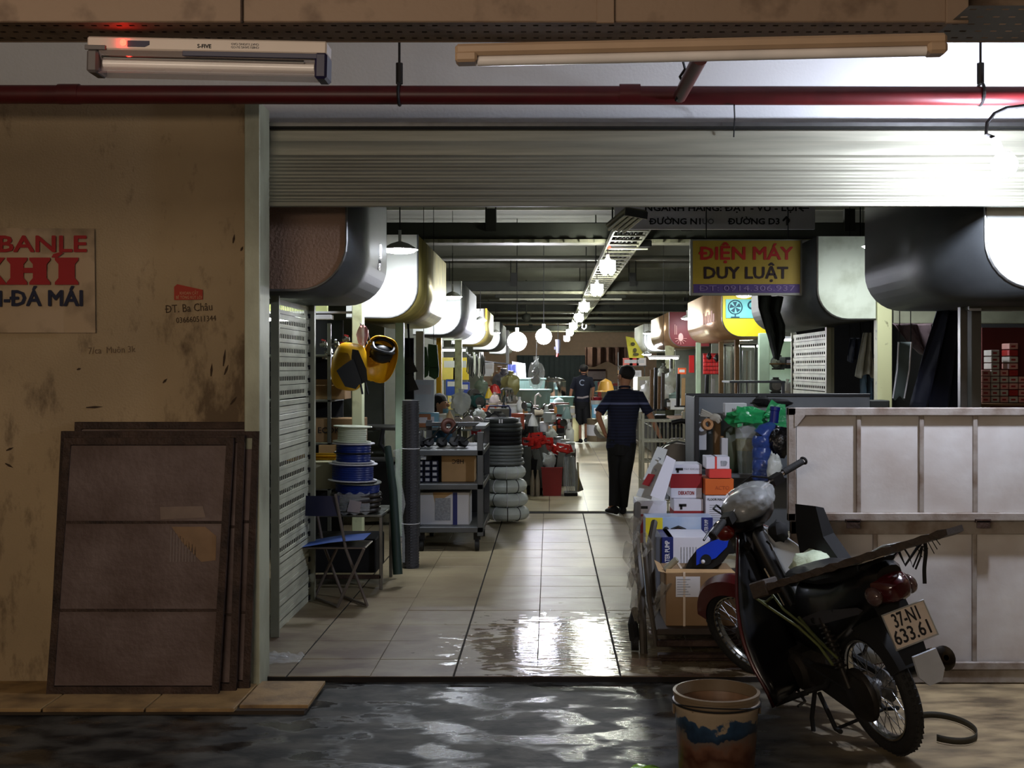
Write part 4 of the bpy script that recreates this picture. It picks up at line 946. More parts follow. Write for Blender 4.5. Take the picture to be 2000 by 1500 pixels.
for s_ in (1, -1):
    bp('handlebar', B().tube([(.80, 0, 1.06), (.80, .12 * s_, 1.05), (.76, .22 * s_, 1.065), (.72, .36 * s_, 1.06)], .012, 10), m_chrome, True)
    bp('grip', B().tube([(.753, .25 * s_, 1.065), (.718, .37 * s_, 1.062)], .0175, 12).torus((.715, .378 * s_, 1.062), .016, .007, (0, 1, 0), 14, 6), m_rubber, True)
    bp('switch_box', B().obox((.765, .2 * s_, 1.055), (.05, .06, .045), (0, 0, s_ * .3)), m_dark, True, smooth=False)
    bp('brake_lever', B().tube([(.775, .2 * s_, 1.06), (.81, .24 * s_, 1.055), (.80, .34 * s_, 1.04), (.795, .37 * s_, 1.035)], .006, 8), m_chrome, True)
bp('cable', B().tube([(.77, .2, 1.06), (.88, .16, 1.09), (.96, .06, 1.06), (.95, .02, .98)], .005, 6).tube([(.77, -.2, 1.06), (.88, -.16, 1.1), (.97, -.06, 1.06), (.95, -.02, .98)], .005, 6), m_black, True)
bp('plastic_carrier_bag', B().ball((.62, -.02, .90), (.05, .05, .05), 10, 6, .3, 5), m_black)
bp('shopping_hook', B().tube([(.73, .0, .84), (.70, 0, .83), (.69, 0, .80)], .006, 6), m_chrome)
# right-hand windshield-like black flap beyond the tunnel
bp('black_side_bag', B().loft([[V(.66, -.16, .99), V(.54, -.20, .98), V(.54, -.24, .96), V(.66, -.20, .97)], [V(.68, -.14, .86), V(.5, -.18, .84), V(.5, -.24, .84), V(.68, -.20, .84)], [V(.66, -.12, .72), V(.30, -.14, .74), V(.30, -.2, .74), V(.66, -.18, .72)]]), m_black)
bw = lambda x, y, z: bike.matrix_basis @ V(x, y, z)

# things carried by the bike
pk = T('wooden_plank', 'long dark wet plank laid slantwise over the motorbike seat', 'plank', P(1665, 1105, 5.0))
a, c_ = P(1478, 1160, 5.0), P(1852, 1046, 4.45)
dx = (c_ - a); L_ = dx.length; dx.normalize(); side = V(dx.y, -dx.x, 0).normalized() * -1; up = dx.cross(side); up = up if up.z > 0 else -up
mm = Matrix.Translation(a) @ Matrix((dx, side, up)).transposed().to_4x4()
b = B()
n_ = 26
rings = []
for i in range(n_ + 1):
    t = i / n_; wv = .004 * math.sin(i * 1.9); z_ = .003 * math.sin(i * 2.7)
    rings.append([V(L_ * t, -.0 + wv, z_), V(L_ * t, .15 - wv, z_), V(L_ * t, .155, .026 + z_ * .5), V(L_ * t, 0 - wv, .028 - z_)])
b.loft(rings).xf(mm).build('board', m_dwood, pk, world=True)
B().cbox(-.02, .06, -.012, .1, -.02, .05, .006).xf(mm).build('end_block', m_dwood, pk, world=True)
b = B()
for k in range(6): b.cyl(mm @ V(L_ - .06 - k * .022, .02 + .01 * k, 0), mm @ V(L_ - .06 - k * .022 + .008, .02 + .01 * k, -.025 - .012 * (k % 3)), .002, 4)
b.build('bark_fringe', m_black, pk, world=True)
bg = T('plastic_parcel', 'pale green plastic wrapped parcel on the motorbike seat behind the plank', 'parcel', P(1600, 1110, 5.55))
B().ball(P(1598, 1112, 5.5), (.13, .16, .085), 20, 12, .22, 9).build('wrap', M('pale_green_plastic', (206, 220, 190), .28, var=.1, bump=.6, bscale=16), bg, world=True, smooth=True)
sd = T('tie_straps', 'black elastic tie straps dangling from the rack behind the seat', 'strap', P(1800, 1075, 4.8))
for pts, r in (([(1756, 1078), (1768, 1104), (1790, 1072), (1800, 1060)], .006), ([(1760, 1062), (1775, 1085), (1783, 1108), (1800, 1068)], .004), ([(1788, 1112), (1797, 1090), (1802, 1066)], .004)):
    B().tube([P(x, y, 4.78) for x, y in pts], r, 6).build('strap', m_black, sd, world=True)
B().grid(lambda u, v: P(1802 + 8 * u + 3 * math.sin(v * 6) * (1 - v), 1058 + 82 * v, 4.78 + .01 * u), 2, 12).build('hanging_strap', M('black_cloth', (12, 12, 12), .9), sd, world=True)
gs = T('green_strap', 'yellow-green straps stretched from the plank end down to the footrest', 'strap', P(1478, 1160, 5.4))
for pts in ([(1478, 1150), (1472, 1165), (1500, 1185), (1560, 1225), (1600, 1262), (1626, 1298)], [(1500, 1150), (1530, 1190), (1570, 1222), (1605, 1258), (1635, 1285)], [(1482, 1172), (1496, 1176), (1508, 1166)], [(1560, 1205), (1590, 1240), (1612, 1262)]):
    b = B(); q = [P(x, y, 5.3 - .1 * i) for i, (x, y) in enumerate(pts)]; b.tube(q, .006, 6); b.build('strap', M('olive_strap', (78, 84, 40), .6), gs, world=True)
rd = B().tube([P(1493, 1110, 5.35), P(1532, 1182, 5.3)], .004, 8).build('metal_rod', m_chrome); tag(rd, 'short shiny rod sticking up beside the grey leg shield', 'rod')
# ================================================================ STALLS: posts, fascias, shelving
def post(name, label, x0, x1, Y0, Y1, z1, m, cat='post', z0=0):
    o = T(name, label, cat, ((x0 + x1) / 2, Y0, z0))
    B().cbox(x0, x1, Y0, Y1, z0, z1, .004).build('shaft', m, o, world=True)
    B().cbox(x0 - .015, x1 + .015, Y0 - .015, Y1 + .015, z0, z0 + .015, .002).build('base_plate', m_steel, o, world=True)
    return o
post('stall_post', 'cream paint-chipped post right of the stained greenish hood', 2.92, 3.05, 10.48, 10.6, 2.95, M('chipped_cream_paint', (208, 210, 160), .5, col2=(96, 92, 62), thr=.33, soft=.06, scale=14))
fs = T('stall_fascia', 'cream fascia board with a small window frame beside the dark right hood', 'fascia', (3.4, 10.55, 2.1))
B().cbox(3.055, 4.6, 10.55, 10.6, P(0, 602, 10.55).z, P(0, 575, 10.55).z, .005).build('board', m_cream, fs, world=True)
B().cbox(3.055, 3.15, 10.55, 10.6, P(0, 575, 10.55).z, 3.3, .005).build('upright', m_cream, fs, world=True)
B().cbox(3.06, 4.6, 10.53, 10.6, P(0, 632, 10.55).z, P(0, 606, 10.55).z, .005).build('lower_rail', M('dusty_rail', (158, 160, 134), .5, var=.3), fs, world=True)
B().box(3.15, 4.6, 10.59, 10.61, P(0, 575, 10.55).z, 3.3).build('backing', M('dim_pane', (70, 78, 70), .3), fs, world=True)
p_ = post('stall_post', 'bare aluminium post right of the dark cloth, under the big dark hood', P(1876, 0, 8.3).x, P(1890, 0, 8.3).x, 8.3, 8.36, 2.1, m_steel)
post('stall_post', 'wide dull grey post standing just right of the aluminium one', P(1893, 0, 8.45).x, P(1912, 0, 8.45).x, 8.4, 8.5, 2.1, M('dull_grey_paint', (96, 94, 88), .6))
post('stall_post', 'thin grey post at the edge of the far perforated shutter', P(1612, 0, 12.2).x, P(1622, 0, 12.2).x, 12.15, 12.22, 2.05, MATS['guide_rail'])
post('stall_post', 'cream post behind the two hanging yellow masks', -1.62, -1.535, 9.66, 9.78, 2.3, m_cream)
post('stall_post', 'pale green post beside the grey patterned roll', P(772, 0, 11.3).x, P(788, 0, 11.3).x, 11.3, 11.4, 2.08, M('pale_green_paint', (176, 200, 170), .5))
post('stall_post', 'bright white post behind the green hanging bags', P(812, 0, 13.5).x, P(827, 0, 13.5).x, 13.5, 13.6, 2.05, m_white)
post('stall_post', 'cream post of the fourth left stall near the hanging tools', P(888, 0, 17.5).x, P(902, 0, 17.5).x, 17.5, 17.6, 2.05, m_cream)
post('stall_post', 'orange post just left of the cream one', P(852, 0, 16.5).x, P(862, 0, 16.5).x, 16.5, 16.6, 2.05, m_yellow)
post('stall_post', 'pale green post of the cyan-lit display case', P(1483, 0, 15.9).x, P(1503, 0, 15.9).x, 15.9, 16.0, 2.1, MATS['pale_green_paint'])
post('stall_post', 'greenish post left of the red shelf display', P(1360, 0, 21.5).x, P(1369, 0, 21.5).x, 21.5, 21.6, 2.1, MATS['pale_green_paint'])
post('stall_post', 'cream post at the far right stall under the red hood', P(1300, 0, 24.5).x, P(1317, 0, 24.5).x, 24.5, 24.6, 2.1, m_cream)
post('stall_post', 'brown post in the middle of the yellow-hooded stall', P(1436, 0, 17.6).x, P(1444, 0, 17.6).x, 17.6, 17.7, 2.1, m_wood)
post('stall_post', 'brown post left of the glass panes of the yellow-hooded stall', P(1405, 0, 19).x, P(1413, 0, 19).x, 19, 19.1, 2.1, m_wood)
# stall dividing walls and back walls
k = 3
for side, x0, x1 in ((-1, -6.2, -1.85), (1, 3.1, 7.2)):
    for Y in ((13.2, 20.5, 26.5, 33) if side < 0 else (14.8, 22.5, 29, 34)):
        struct(B().box(x0, x1, Y, Y + .06, 0, 2.6).build('wall_stall', M('stall_partition', (118, 122, 108), .8) if Y != 14.8 else M('shaded_partition', (30, 30, 30), .9))); k += 1  # first right one near-black: the stall's shade put into its colour
    if side > 0: struct(B().box(4.3, 4.36, 9.8, 14.8, 0, 2.9).build('wall_stall', MATS['shaded_partition']))  # same near-black colour, painting in the dark stall interior
    struct(B().box(-4.4 if side < 0 else 5.6, -4.34 if side < 0 else 5.66, 6.6, 55, 0, 2.9).build('wall_stall', MATS['stall_partition']))
# ---------------------------------------------------------------- left stall 1
m_neon = M('lime_white_fascia', (214, 222, 150), .5)
fz = T('stall_fascia', 'lime and white fascia strip under the pinkish hood', 'fascia', (-2, 9.7, 2.1))
B().cbox(-3.4, -1.84, 9.75, 9.8, P(0, 609, 9.75).z, P(0, 594, 9.75).z, .003).build('board', m_neon, fz, world=True)
B().cbox(-3.4, -1.6, 9.74, 9.8, P(0, 612, 9.75).z, P(0, 608, 9.75).z, .002).cbox(-3.4, -1.8, 9.72, 9.82, P(0, 624, 9.75).z, P(0, 615, 9.75).z, .003).build('rail', m_paper, fz, world=True)
tl1 = T('fill_tube', 'added fill tube inside the first left stall', 'lamp', (-2.35, 9.6, 2.02)); B().cyl((-.25, 0, 0), (.25, 0, 0), .012, 10).build('tube', M('fill_tube_glow', (255, 255, 250), .3, emit=(240, 250, 225), es=60), tl1); B().cbox(-.28, .28, -.02, .02, .012, .05, .003).build('housing', m_paper, tl1)  # unseen tube, added to brighten the shelf goods
sh1 = T('goods_shelf', 'dim goods shelf inside the first left stall, full of cartons', 'shelf', (-2.5, 9.9, 0))
for z in (.62, 1.0, 1.36, 1.74): B().cbox(-3.3, -1.83, 9.86, 10.5, z - .02, z, .003).build('shelf_board', m_galv, sh1, world=True)
for x in (-3.3, -2.3, -1.86): B().cbox(x, x + .03, 9.86, 9.89, 0, 2.0, .003).build('upright', m_galv, sh1, world=True)
B().box(-3.3, -1.84, 10.5, 10.52, 0, 2.05).build('back_panel', m_black, sh1, world=True)
def carton(name, label, c, size, m, cat='box', rot=0, group=None, tape=True, flaps=False, stripe=None, textb=None, tm=None, textrot=0, tsize=.05, tz=0):
    r_ = T(name, label, cat, c, group, rot=(0, 0, rot)); x, y, z = size[0] / 2, size[1] / 2, size[2]
    B().cbox(-x, x, -y, y, 0, z, .004).build('carton', m, r_)
    if tape: B().box(-x - .001, x + .001, -.02, .02, z - .0005, z + .001).box(-.02, .02, -y - .001, y + .001, z - .0005, z + .0012).build('tape', M('packing_tape', (196, 168, 120), .25), r_)
    if flaps: B().add([(-x, -y, z), (x, -y, z), (x, -y - .08, z + .05), (-x, -y - .08, z + .05)], [(0, 1, 2, 3)]).build('flap', m, r_)
    if stripe:
        for (z0, z1, ms) in stripe: B().box(-x - .0012, x + .0012, -y - .0012, y + .0012, z * z0, z * z1).build('print_band', ms, r_)
    if textb: text('lettering', textb, tsize, (0, -y - .0025, z * .5 + tz), (PI / 2, textrot, 0), tm or m_txt_black, r_, bold=.01, ext=.0005)
    return r_
# goods in stall 1 seen between shutter post and cream post (px 620-700)
def at(px, Y, z=0): return Vector((P(px, 0, Y).x, Y, z))
carton('carton', 'brown carton with open flaps on the second shelf of the first left stall', at(646, 10.1, 1.36), (.3, .3, .12), m_card, flaps=True)
carton('carton', 'wide brown carton with faded print under the open-flapped one', at(655, 10.05, 1.0), (.5, .3, .2), m_card, textb='ECOKO', tsize=.07)
carton('carton', 'plain brown carton on the lowest visible shelf, left stall', at(668, 10.0, .80), (.34, .3, .18), m_card2)
for k, (px, z, c, l) in enumerate(((632, 1.36, (120, 130, 160), 'bluish blister pack leaning at the shutter post'), (662, 1.5, (60, 90, 150), 'small blue packet on the shelf beside the yellow helmet'), (641, 1.5, (90, 110, 170), 'blue net of packets behind the shutter post'))):
    b = B()
    for i in range(4): b.obox((.02 * (i % 2), 0, .03 + i * .05), (.09, .06, .045), (0, 0, i * .4))
    o = b.build('packet_bundle', M('blue_packet_%d' % k, c, .35), loc=at(px, 10.0, z)); tag(o, l, 'packets')
for k, (px, z) in enumerate(((632, 1.80), (642, 1.74), (655, 1.80), (668, 1.78), (684, 1.76), (636, 1.70), (676, 1.84))):
    rt = T('angle_valve', 'shiny metal fitting, %s on the top shelf of the first left stall' % NTH[sorted([632, 642, 655, 668, 684, 636, 676]).index(px)], 'fitting', at(px, 9.98, z), 'metal fittings on the top shelf')
    B().cyl((-.03, 0, .02), (.03, 0, .03), .018, 8).cyl((0, 0, 0), (0, 0, .055), .014, 8).build('body', m_chrome, rt, smooth=True)
    B().obox((0, 0, .06), (.035, .02, .012), (0, .3, k)).build('handle', m_red if k % 3 == 0 else m_steel, rt)
rl = B()
for k, z in enumerate((.93, .96)): rl.cyl(at(560, 9.0, z), at(668, 9.0, z), .016, 10)
o = rl.build('yellow_pipes', M('golden_brass', (214, 160, 40), .25, .6), smooth=True); tag(o, 'yellow pipes lying behind the white spool', 'pipe')
o = B().lathe([(.001, 0), (.15, 0), (.16, .02), (.16, .18), (.15, .2), (.001, .2)], at(637, 8.95, .72), n=24).build('cream_drum', M('cream_drum', (190, 186, 150), .5), smooth=35); tag(o, 'squat cream drum under the yellow pipes', 'drum')
o = B().cbox(-.06, .06, -.06, .06, 0, .06, .01).build('white_carton', m_paper, loc=at(627, 8.7, .58)); tag(o, 'small white carton peeking past the shutter post', 'box')
# spool table
tb_ = T('spool_table', 'low metal table carrying the blue cable spools', 'table', at(690, 8.9, 0))
B().cbox(-.50, .26, -.30, .30, .535, .555, .004).build('tabletop', m_galv, tb_)
for x in (-.48, .235): 
    for y in (-.28, .26): B().cbox(x, x + .025, y, y + .025, 0, .535, .003).build('leg', m_steel, tb_)
B().cbox(-.48, .25, -.28, -.26, .08, .11, .003).build('stretcher', m_rustf, tb_)
B().cbox(-.3, .2, -.2, .25, 0.11, .36, .01).build('dark_crate', m_black, tb_)
def spool(c, R, r, h, m_core, label, m_fl=None, wob=.0, two=False, axis_tilt=(0, 0, 0)):
    s = T('cable_spool', label, 'spool', c, rot=axis_tilt); m_fl = m_fl or m_paper
    t = .008
    B().lathe([(.02, 0), (R, 0), (R + .002, t * .5), (R, t), (.02, t)], n=32).build('flange', m_fl, s, smooth=35)
    pr = [(r, t)]
    q = 14
    for k in range(q + 1): pr.append((r + (.003 if k % 2 else 0), t + (h - 2 * t) * k / q))
    B().lathe(pr, n=32).build('winding', m_core, s, smooth=20)
    B().lathe([(.02, h - t), (R, h - t), (R + .002, h - t * .5), (R, h), (.02, h)], n=32).build('flange', m_fl, s, smooth=35)
    if two: B().torus((0, 0, h * .5), r + .015, .006, n=32, m=6).build('middle_ring', m_dark, s)
    return s
m_bluew = M('blue_cable_winding', (16, 40, 112), .35, var=.25, scale=20)
sx_ = at(690, 8.75)
spool(sx_ + Vector((.03, 0, .70)), .175, .16, .085, m_bluew, 'lowest blue cable spool on the black coils', m_galv, axis_tilt=(.05, .05, 0))
spool(sx_ + Vector((-.005, 0, .79)), .18, .15, .13, m_bluew, 'wide blue spool with a white top flange, middle of the stack', axis_tilt=(0, .03, 0))
spool(sx_ + Vector((.0, 0, .925)), .155, .125, .145, m_bluew, 'tall blue spool under the pale one', axis_tilt=(0, .02, 0), two=True)
spool(sx_ + Vector((-.01, 0, 1.075)), .14, .105, .12, M('translucent_white_line', (206, 214, 190), .25, alpha=.85), 'pale translucent spool on top of the stack', M('frosted_flange', (216, 222, 200), .3), axis_tilt=(0, .04, 0))
ck = T('hose_coil', 'coil of black hose in film with a pale label under the blue spools', 'coil', at(692, 8.72, .556))
for k in range(4): B().torus((.005 * k, 0, .026 + k * .036), .175 - .006 * (k % 2), .022, n=36, m=8, rz=.018).build('turn', M('black_hose', (34, 28, 26), .35, var=.3), ck, smooth=True)
B().grid(lambda u, v: (.195 * math.cos(-2.1 + u * 1.3), .195 * math.sin(-2.1 + u * 1.3), .01 + .15 * v + .01 * math.sin(u * 20)), 16, 5).build('film', m_film, ck, smooth=True)
B().add([(-.02, -.203, .03), (.07, -.198, .02), (.085, -.195, .10), (.0, -.2, .115)], [(0, 1, 2, 3)]).build('label_sheet', M('grey_label', (150, 140, 140), .7), ck)
# folding chair with blue seat
ch = T('folding_chair', 'folding chair with a blue seat and dark blue backrest beside the side shutter', 'chair', at(650, 8.05, 0))
m_chl = M('chair_tube', (120, 110, 104), .35, .7)
def cp(px, py, Y): return P(px, py, Y)
B().grid(lambda u, v: Vector((P(600 + 118 * u, 0, 8.15).x, 7.98 + .34 * v, .41 + .02 * math.sin(u * PI) + .05 * u * u)), 10, 4).build('seat', M('bright_blue_cushion', (34, 74, 150), .5), ch, world=True, smooth=True)
B().cbox(P(598, 0, 8.1).x, P(725, 0, 8.1).x - .02, 7.99, 8.31, .395, .408, .004).build('seat_frame', m_chl, ch, world=True)
B().grid(lambda u, v: Vector((P(596 + 66 * u, 0, 8.0).x, 8.0 - .02 * math.sin(PI * u) + .02 * v, .62 + .135 * v)), 8, 4).build('backrest', M('dark_blue_cushion', (12, 16, 52), .5), ch, world=True, smooth=True)
for Yc in (8.0, 8.32):
    d = (Yc - 8.0) * 0
    B().tube([P(655, 965, 8.0) + Vector((-.22 if Yc > 8.1 else 0, Yc - 8.0, 0)), Vector((P(675, 0, 8).x - (.22 if Yc > 8.1 else 0), Yc, .40)), Vector((P(717, 0, 8).x - (.22 if Yc > 8.1 else 0), Yc, .012))], .0105, 8).build('leg', m_chl, ch, world=True, smooth=True)
    B().tube([Vector((P(712, 0, 8).x - (.22 if Yc > 8.1 else 0), Yc - .03, .40)), Vector((P(661, 0, 8).x - (.22 if Yc > 8.1 else 0), Yc - .03, .012))], .0105, 8).build('leg', m_chl, ch, world=True, smooth=True)
B().cyl(Vector((P(717, 0, 8).x, 8.0, .012)), Vector((P(717, 0, 8).x - .22, 8.32, .012)), .010, 8).build('foot_bar', m_chl, ch, world=True)
B().cyl(Vector((P(661, 0, 8).x, 7.97, .012)), Vector((P(661, 0, 8).x - .22, 8.29, .012)), .010, 8).build('foot_bar', m_chl, ch, world=True)
# hanging welding helmets on the cream post
def helmet(name, label, c, rot, m_shell, front=False):
    h = T(name, label, 'helmet', c, rot=rot)
    def sh(u, v):
        a = -PI * .55 + u * PI * 1.1; e_ = -PI * .5 + PI * v; r_ = .14 * max(.02, math.cos(e_)) ** .55
        return (r_ * math.sin(a), -r_ * math.cos(a) * .8, .19 * math.sin(e_))
    o = B().grid(sh, 20, 16).build('shell', m_shell, h, smooth=True); o.modifiers.new('t', 'SOLIDIFY').thickness = .004
    return h
h1 = helmet('welding_mask', 'yellow safety mask with a black ear muff, hanging on the cream post', P(682, 716, 9.3), (.1, .12, .35), m_yellow)
h2 = helmet('welding_mask', 'yellow mask with black visor hanging right of the other, seen from inside', P(741, 702, 9.4), (-.25, -.25, PI + .25), m_yellow)
B().grid(lambda u, v: (.085 * (u - .5) * 2, .02 - .03 * math.cos((u - .5) * 3), .0 + .12 * v), 8, 4).build('visor', M('dark_glass', (20, 16, 14), .08, coat=1), h2, smooth=True)
B().torus((0, .03, .09), .09, .014, n=24, m=6).torus((0, .03, .12), .085, .012, (0, .5, 1), n=24, m=6).build('head_band', m_dark, h2, smooth=True)
B().ball((0, .02, .05), (.095, .06, .075), 14, 8).build('crown_pad', m_dark, h2, smooth=True)
ml = T('welding_mask', 'black mask flap hanging in front of the left yellow mask', 'helmet', P(690, 722, 9.05))
B().loft([[Vector(P(x, y, 9.05 + o_)) for x, y in ((688, 682), (700, 684), (716, 722), (718, 745), (700, 752), (686, 700))] for o_ in (0, .05)]).build('flap', m_dark, ml, world=True)
B().loft([[Vector(P(x, y, 9.0 + o_)) for x, y in ((672, 712), (690, 700), (706, 745), (695, 760), (674, 755), (657, 724))] for o_ in (0, .06)]).build('face_shield', M('charcoal_plastic', (38, 40, 44), .45), ml, world=True)
B().cyl(P(704, 748, 9.03), P(708, 770, 9.03), .008, 8).cyl(P(714, 746, 9.03), P(719, 770, 9.03), .008, 8).build('strap', m_dark, ml, world=True)
hb_ = T('hanging_bag', 'pinkish plastic bag knotted at the top of the cream post', 'plastic bag', P(707, 640, 9.3))
B().ball(P(708, 654, 9.3), (.045, .04, .085), 12, 8, .4, 6).build('bag', M('pink_bag', (200, 130, 120), .3, alpha=.7), hb_, world=True, smooth=True)
B().tube([P(703, 632, 9.3), P(716, 640, 9.3), P(724, 668, 9.3)], .004, 5).tube([P(704, 630, 9.3), P(710, 644, 9.3), P(718, 672, 9.3)], .003, 5).build('string', m_paper, hb_, world=True)
o = B().cbox(-.02, .02, -.01, .01, 0, .12, .002).build('wood_tag', M('light_wood', (198, 150, 90), .7), loc=P(694, 672, 9.5)); tag(o, 'short light wooden strip on the cream post above the left yellow mask', 'strip')
# long leaning things by the spools
o = B().tube([P(757, 873, 9.0), P(768, 960, 8.85), P(777, 1122, 8.75)], [.028, .032, .036], 10).build('rolled_mat', M('dark_green_roll', (20, 44, 36), .6), smooth=True); tag(o, 'dark green roll leaning beside the spool table', 'roll')
o = B().tube([P(748, 838, 9.2), P(742, 868, 9.17), P(760, 890, 9.14), P(772, 1105, 9.1)], .018, 8).build('umbrella', m_black, smooth=True); tag(o, 'closed black umbrella leaning behind the dark green roll', 'umbrella')
fl_ = B(); pts = [P(x, y, 9.0) for x, y in ((775, 878), (779, 900), (774, 920), (780, 950), (784, 985), (781, 1010), (786, 1050), (788, 1098))]
fl_.tube(pts, [.03, .022, .03, .024, .034, .022, .02, .012], 9); o = fl_.build('film_wrapped_rod', m_film, smooth=True); tag(o, 'rod wrapped in glittering film between the green roll and the patterned roll', 'rod')
rb = T('rubber_mat_roll', 'tall dark grey patterned roll standing on end, tied with string', 'roll', at(802, 9.6, 0))
m_mesh = M('ribbed_rubber', (62, 62, 66), .55, var=.2)
rr_ = .068; b = B().cyl((0, 0, 0), (0, 0, 1.36), rr_, 28); b.build('roll', m_mesh, rb, smooth=35)
b = B()
for k in range(60):
    for s_ in (1, -1):
        pts = []
        z0 = k * .0226
        for j in range(5): a = -PI * .95 + PI * .95 * (j / 4); pts.append(Vector(((rr_ + .002) * math.cos(a), (rr_ + .002) * math.sin(a), min(1.355, max(.005, z0 + s_ * .05 * (j / 4 - .5))))))
        if s_ > 0: b.tube(pts, .0032, 4)
b.build('rib', m_dark, rb, kind='stuff')
for z in (.36, .97): B().torus((0, 0, z), rr_ + .004, .004, n=28, m=6).build('string', m_paper, rb)
# ---------------------------------------------------------------- trolley of three shelves
tw = T('shelf_trolley', 'grey three-tier steel trolley on casters at the mouth of the aisle, left', 'trolley', (-.92, 10.4, 0))
m_tr = M('grey_trolley_paint', (70, 72, 73), .45, .3, var=.2)
x0, x1, Y0, Y1 = P(808, 0, 10.4).x, P(944, 0, 10.4).x, 10.4, 11.5
for z, nm_ in ((.22, 'shelf'), (.60, 'shelf'), (.90, 'shelf')): B().cbox(x0, x1, Y0, Y1, z - .05, z, .005).build(nm_, m_tr, tw, world=True)
for x in (x0, x1 - .055):
    for y in (Y0, Y1 - .05): B().cbox(x, x + .055, y, y + .04, .14, 1.06 if y == Y0 else 1.12, .004).build('post', m_tr, tw, world=True)
B().cbox(x0, x1, Y1 - .1, Y1, 1.06, 1.10, .004).cbox(x1 - .09, x1, Y0 + .3, Y1, 1.07, 1.10, .003).build('top_rail', m_tr, tw, world=True)
B().box(x0, x1, Y1 - .01, Y1, .2, .9).build('back_panel', m_black, tw, world=True)
for x in (x0 + .06, x1 - .06):
    for y in (Y0 + .08, Y1 - .1):
        c_ = B().cyl((x - .018, y, .055), (x + .018, y, .055), .055, 18).box(x - .03, x + .03, y - .02, y + .02, .1, .17); c_.build('caster', m_rubber, tw, world=True, smooth=35)
carton('printed_carton', 'brown carton with upside-down lettering on the middle shelf of the trolley', Vector(((P(861, 0, 10.6).x + P(928, 0, 10.6).x) / 2, 10.72, .601)), (.30, .24, .25), m_card2, textb='HBC', textrot=PI, tsize=.055, tz=.06)
wb = carton('white_carton', 'white carton group with a blue stripe on the bottom shelf of the trolley', Vector((P(868, 0, 10.6).x, 10.7, .221)), (.46, .3, .29), m_paper, tape=False)
B().box(.08, .12, -.153, -.15, 0, .29).build('blue_stripe', m_navy, wb); B().add([(-.1, -.152, .29), (.09, -.152, .29), (-.08, -.152, .19)], [(0, 1, 2)]).build('cream_label', m_card2, wb)
B().grid(lambda u, v: (-.08 + .14 * u, -.1535, .04 + .2 * v), 2, 2).build('grey_print', M('grey_print', (150, 154, 160), .7, var=.4, scale=60), wb)
for i in range(4):
    for j in range(3):
        rt = T('small_part_box', 'small dark box, %s column from the left, %s layer, on the middle trolley shelf' % (['first', 'second', 'third'][j], ['bottom', 'second', 'third', 'top'][i]), 'box', Vector((P(822 + j * 14, 0, 10.6).x, 10.6, .602 + i * .05)), 'small boxes stacked on the middle trolley shelf')
        B().cbox(-.028, .028, -.05, .05, 0, .045, .003).build('box', M('dark_blue_box', (30, 34, 60), .5), rt)
        B().box(-.018, .018, -.052, -.05, .01, .035).build('end_label', m_paper, rt)
def hand_tool(c, rot, label, m_head, L=.3, g=None):
    t = T('hand_tool', label, 'tool', c, g, rot=rot)
    B().cyl((0, 0, 0), (0, -L, 0), .009, 8, .007).build('handle', m_steel, t, smooth=True)
    B().lathe([(.001, -.02), (.04, -.015), (.046, .02), (.03, .06), (.001, .065)], (0, .02, 0), (0, 1, 0), 14).obox((0, .03, 0), (.09, .05, .05)).build('head', m_head, t, smooth=35)
    return t
for k, (px, l) in enumerate(((835, 'leftmost tool with a shiny bar poking out of the top trolley shelf'), (862, 'second dark tool with a shiny bar on the top trolley shelf'), (885, 'third dark clamp tool on the top trolley shelf'), (905, 'fourth black clamp tool on the top trolley shelf'), (823, 'black clamp at the left end of the top trolley shelf'))):
    hand_tool(Vector((P(px, 0, 10.6).x, 10.75, .96)), (-.35 - .1 * (k % 2), .2 * k, .35 if k < 2 else -.3 + .2 * k), l, m_dark, .42 if k < 2 else .2)
for k in range(6):
    b = B().ball((0, 0, 0), (.045, .05, .05), 10, 7, .3, k); o = b.build('pump_part', m_dark, loc=Vector((P(826 + k * 16, 0, 10.7).x, 10.95, .965)), smooth=True); tag(o, 'black machine part, %s on the top trolley shelf' % NTH[k], 'machine part', 'black machine parts on the top trolley shelf')
co = T('copper_coil', 'rusty brown coil standing on top of the trolley', 'coil', P(876, 832, 11.2))
B().torus((0, 0, 0), .05, .028, (.25, -1, 0), 24, 10).torus((0, .04, 0), .05, .026, (.25, -1, 0), 24, 10).build('winding', M('rusty_brown', (88, 54, 44), .5, .2), co, smooth=True)
# ---------------------------------------------------------------- stack of coils
cx_ = (P(944, 0, 12.2).x + P(1029, 0, 12.2).x) / 2
for k in range(4):
    rt = T('white_pipe_coil', ['lowest white wrapped coil, resting on a pallet', 'second white wrapped coil from the floor', 'third white wrapped coil from the floor, slightly greyer', 'topmost white wrapped coil, just under the grey ones'][k], 'coil', (cx_ + .004 * (3 - k), 12.4, .035 + .143 * k), 'white wrapped coils in the stack')
    w_ = .235 - .008 * k
    B().torus((0, 0, .071), w_ - .07, .072, n=36, m=12, rz=.069).build('coil', M('white_wrap', (190, 196, 186), .45, var=.15, bump=.2), rt, smooth=True)
    for a in (-2.2, -1.5, -.9): B().torus(((w_ - .07) * math.cos(a), (w_ - .07) * math.sin(a), .071), .073, .004, (-math.sin(a), math.cos(a), 0), 18, 5).build('band', m_dark if (k + int(a * 10)) % 2 else m_paper, rt)
for k in range(6):
    o = T('grey_hose_coil', ['lowest', 'second lowest', 'third lowest', 'fourth lowest', 'second highest', 'highest'][k] + ' of the thin grey hose coils in the coil stack', 'coil', (cx_ - .01 - .012 * (k // 2) % .02, 12.4, .615 + .034 * k), 'grey hose coils of the stack')
    B().torus((0, 0, .018), .19 - .007 * (k % 3), .019, n=32, m=8).torus((0, 0, .016), .165, .018, n=32, m=6).build('hose', M('grey_hose', (98, 102, 98), .5, var=.25), o, smooth=True)
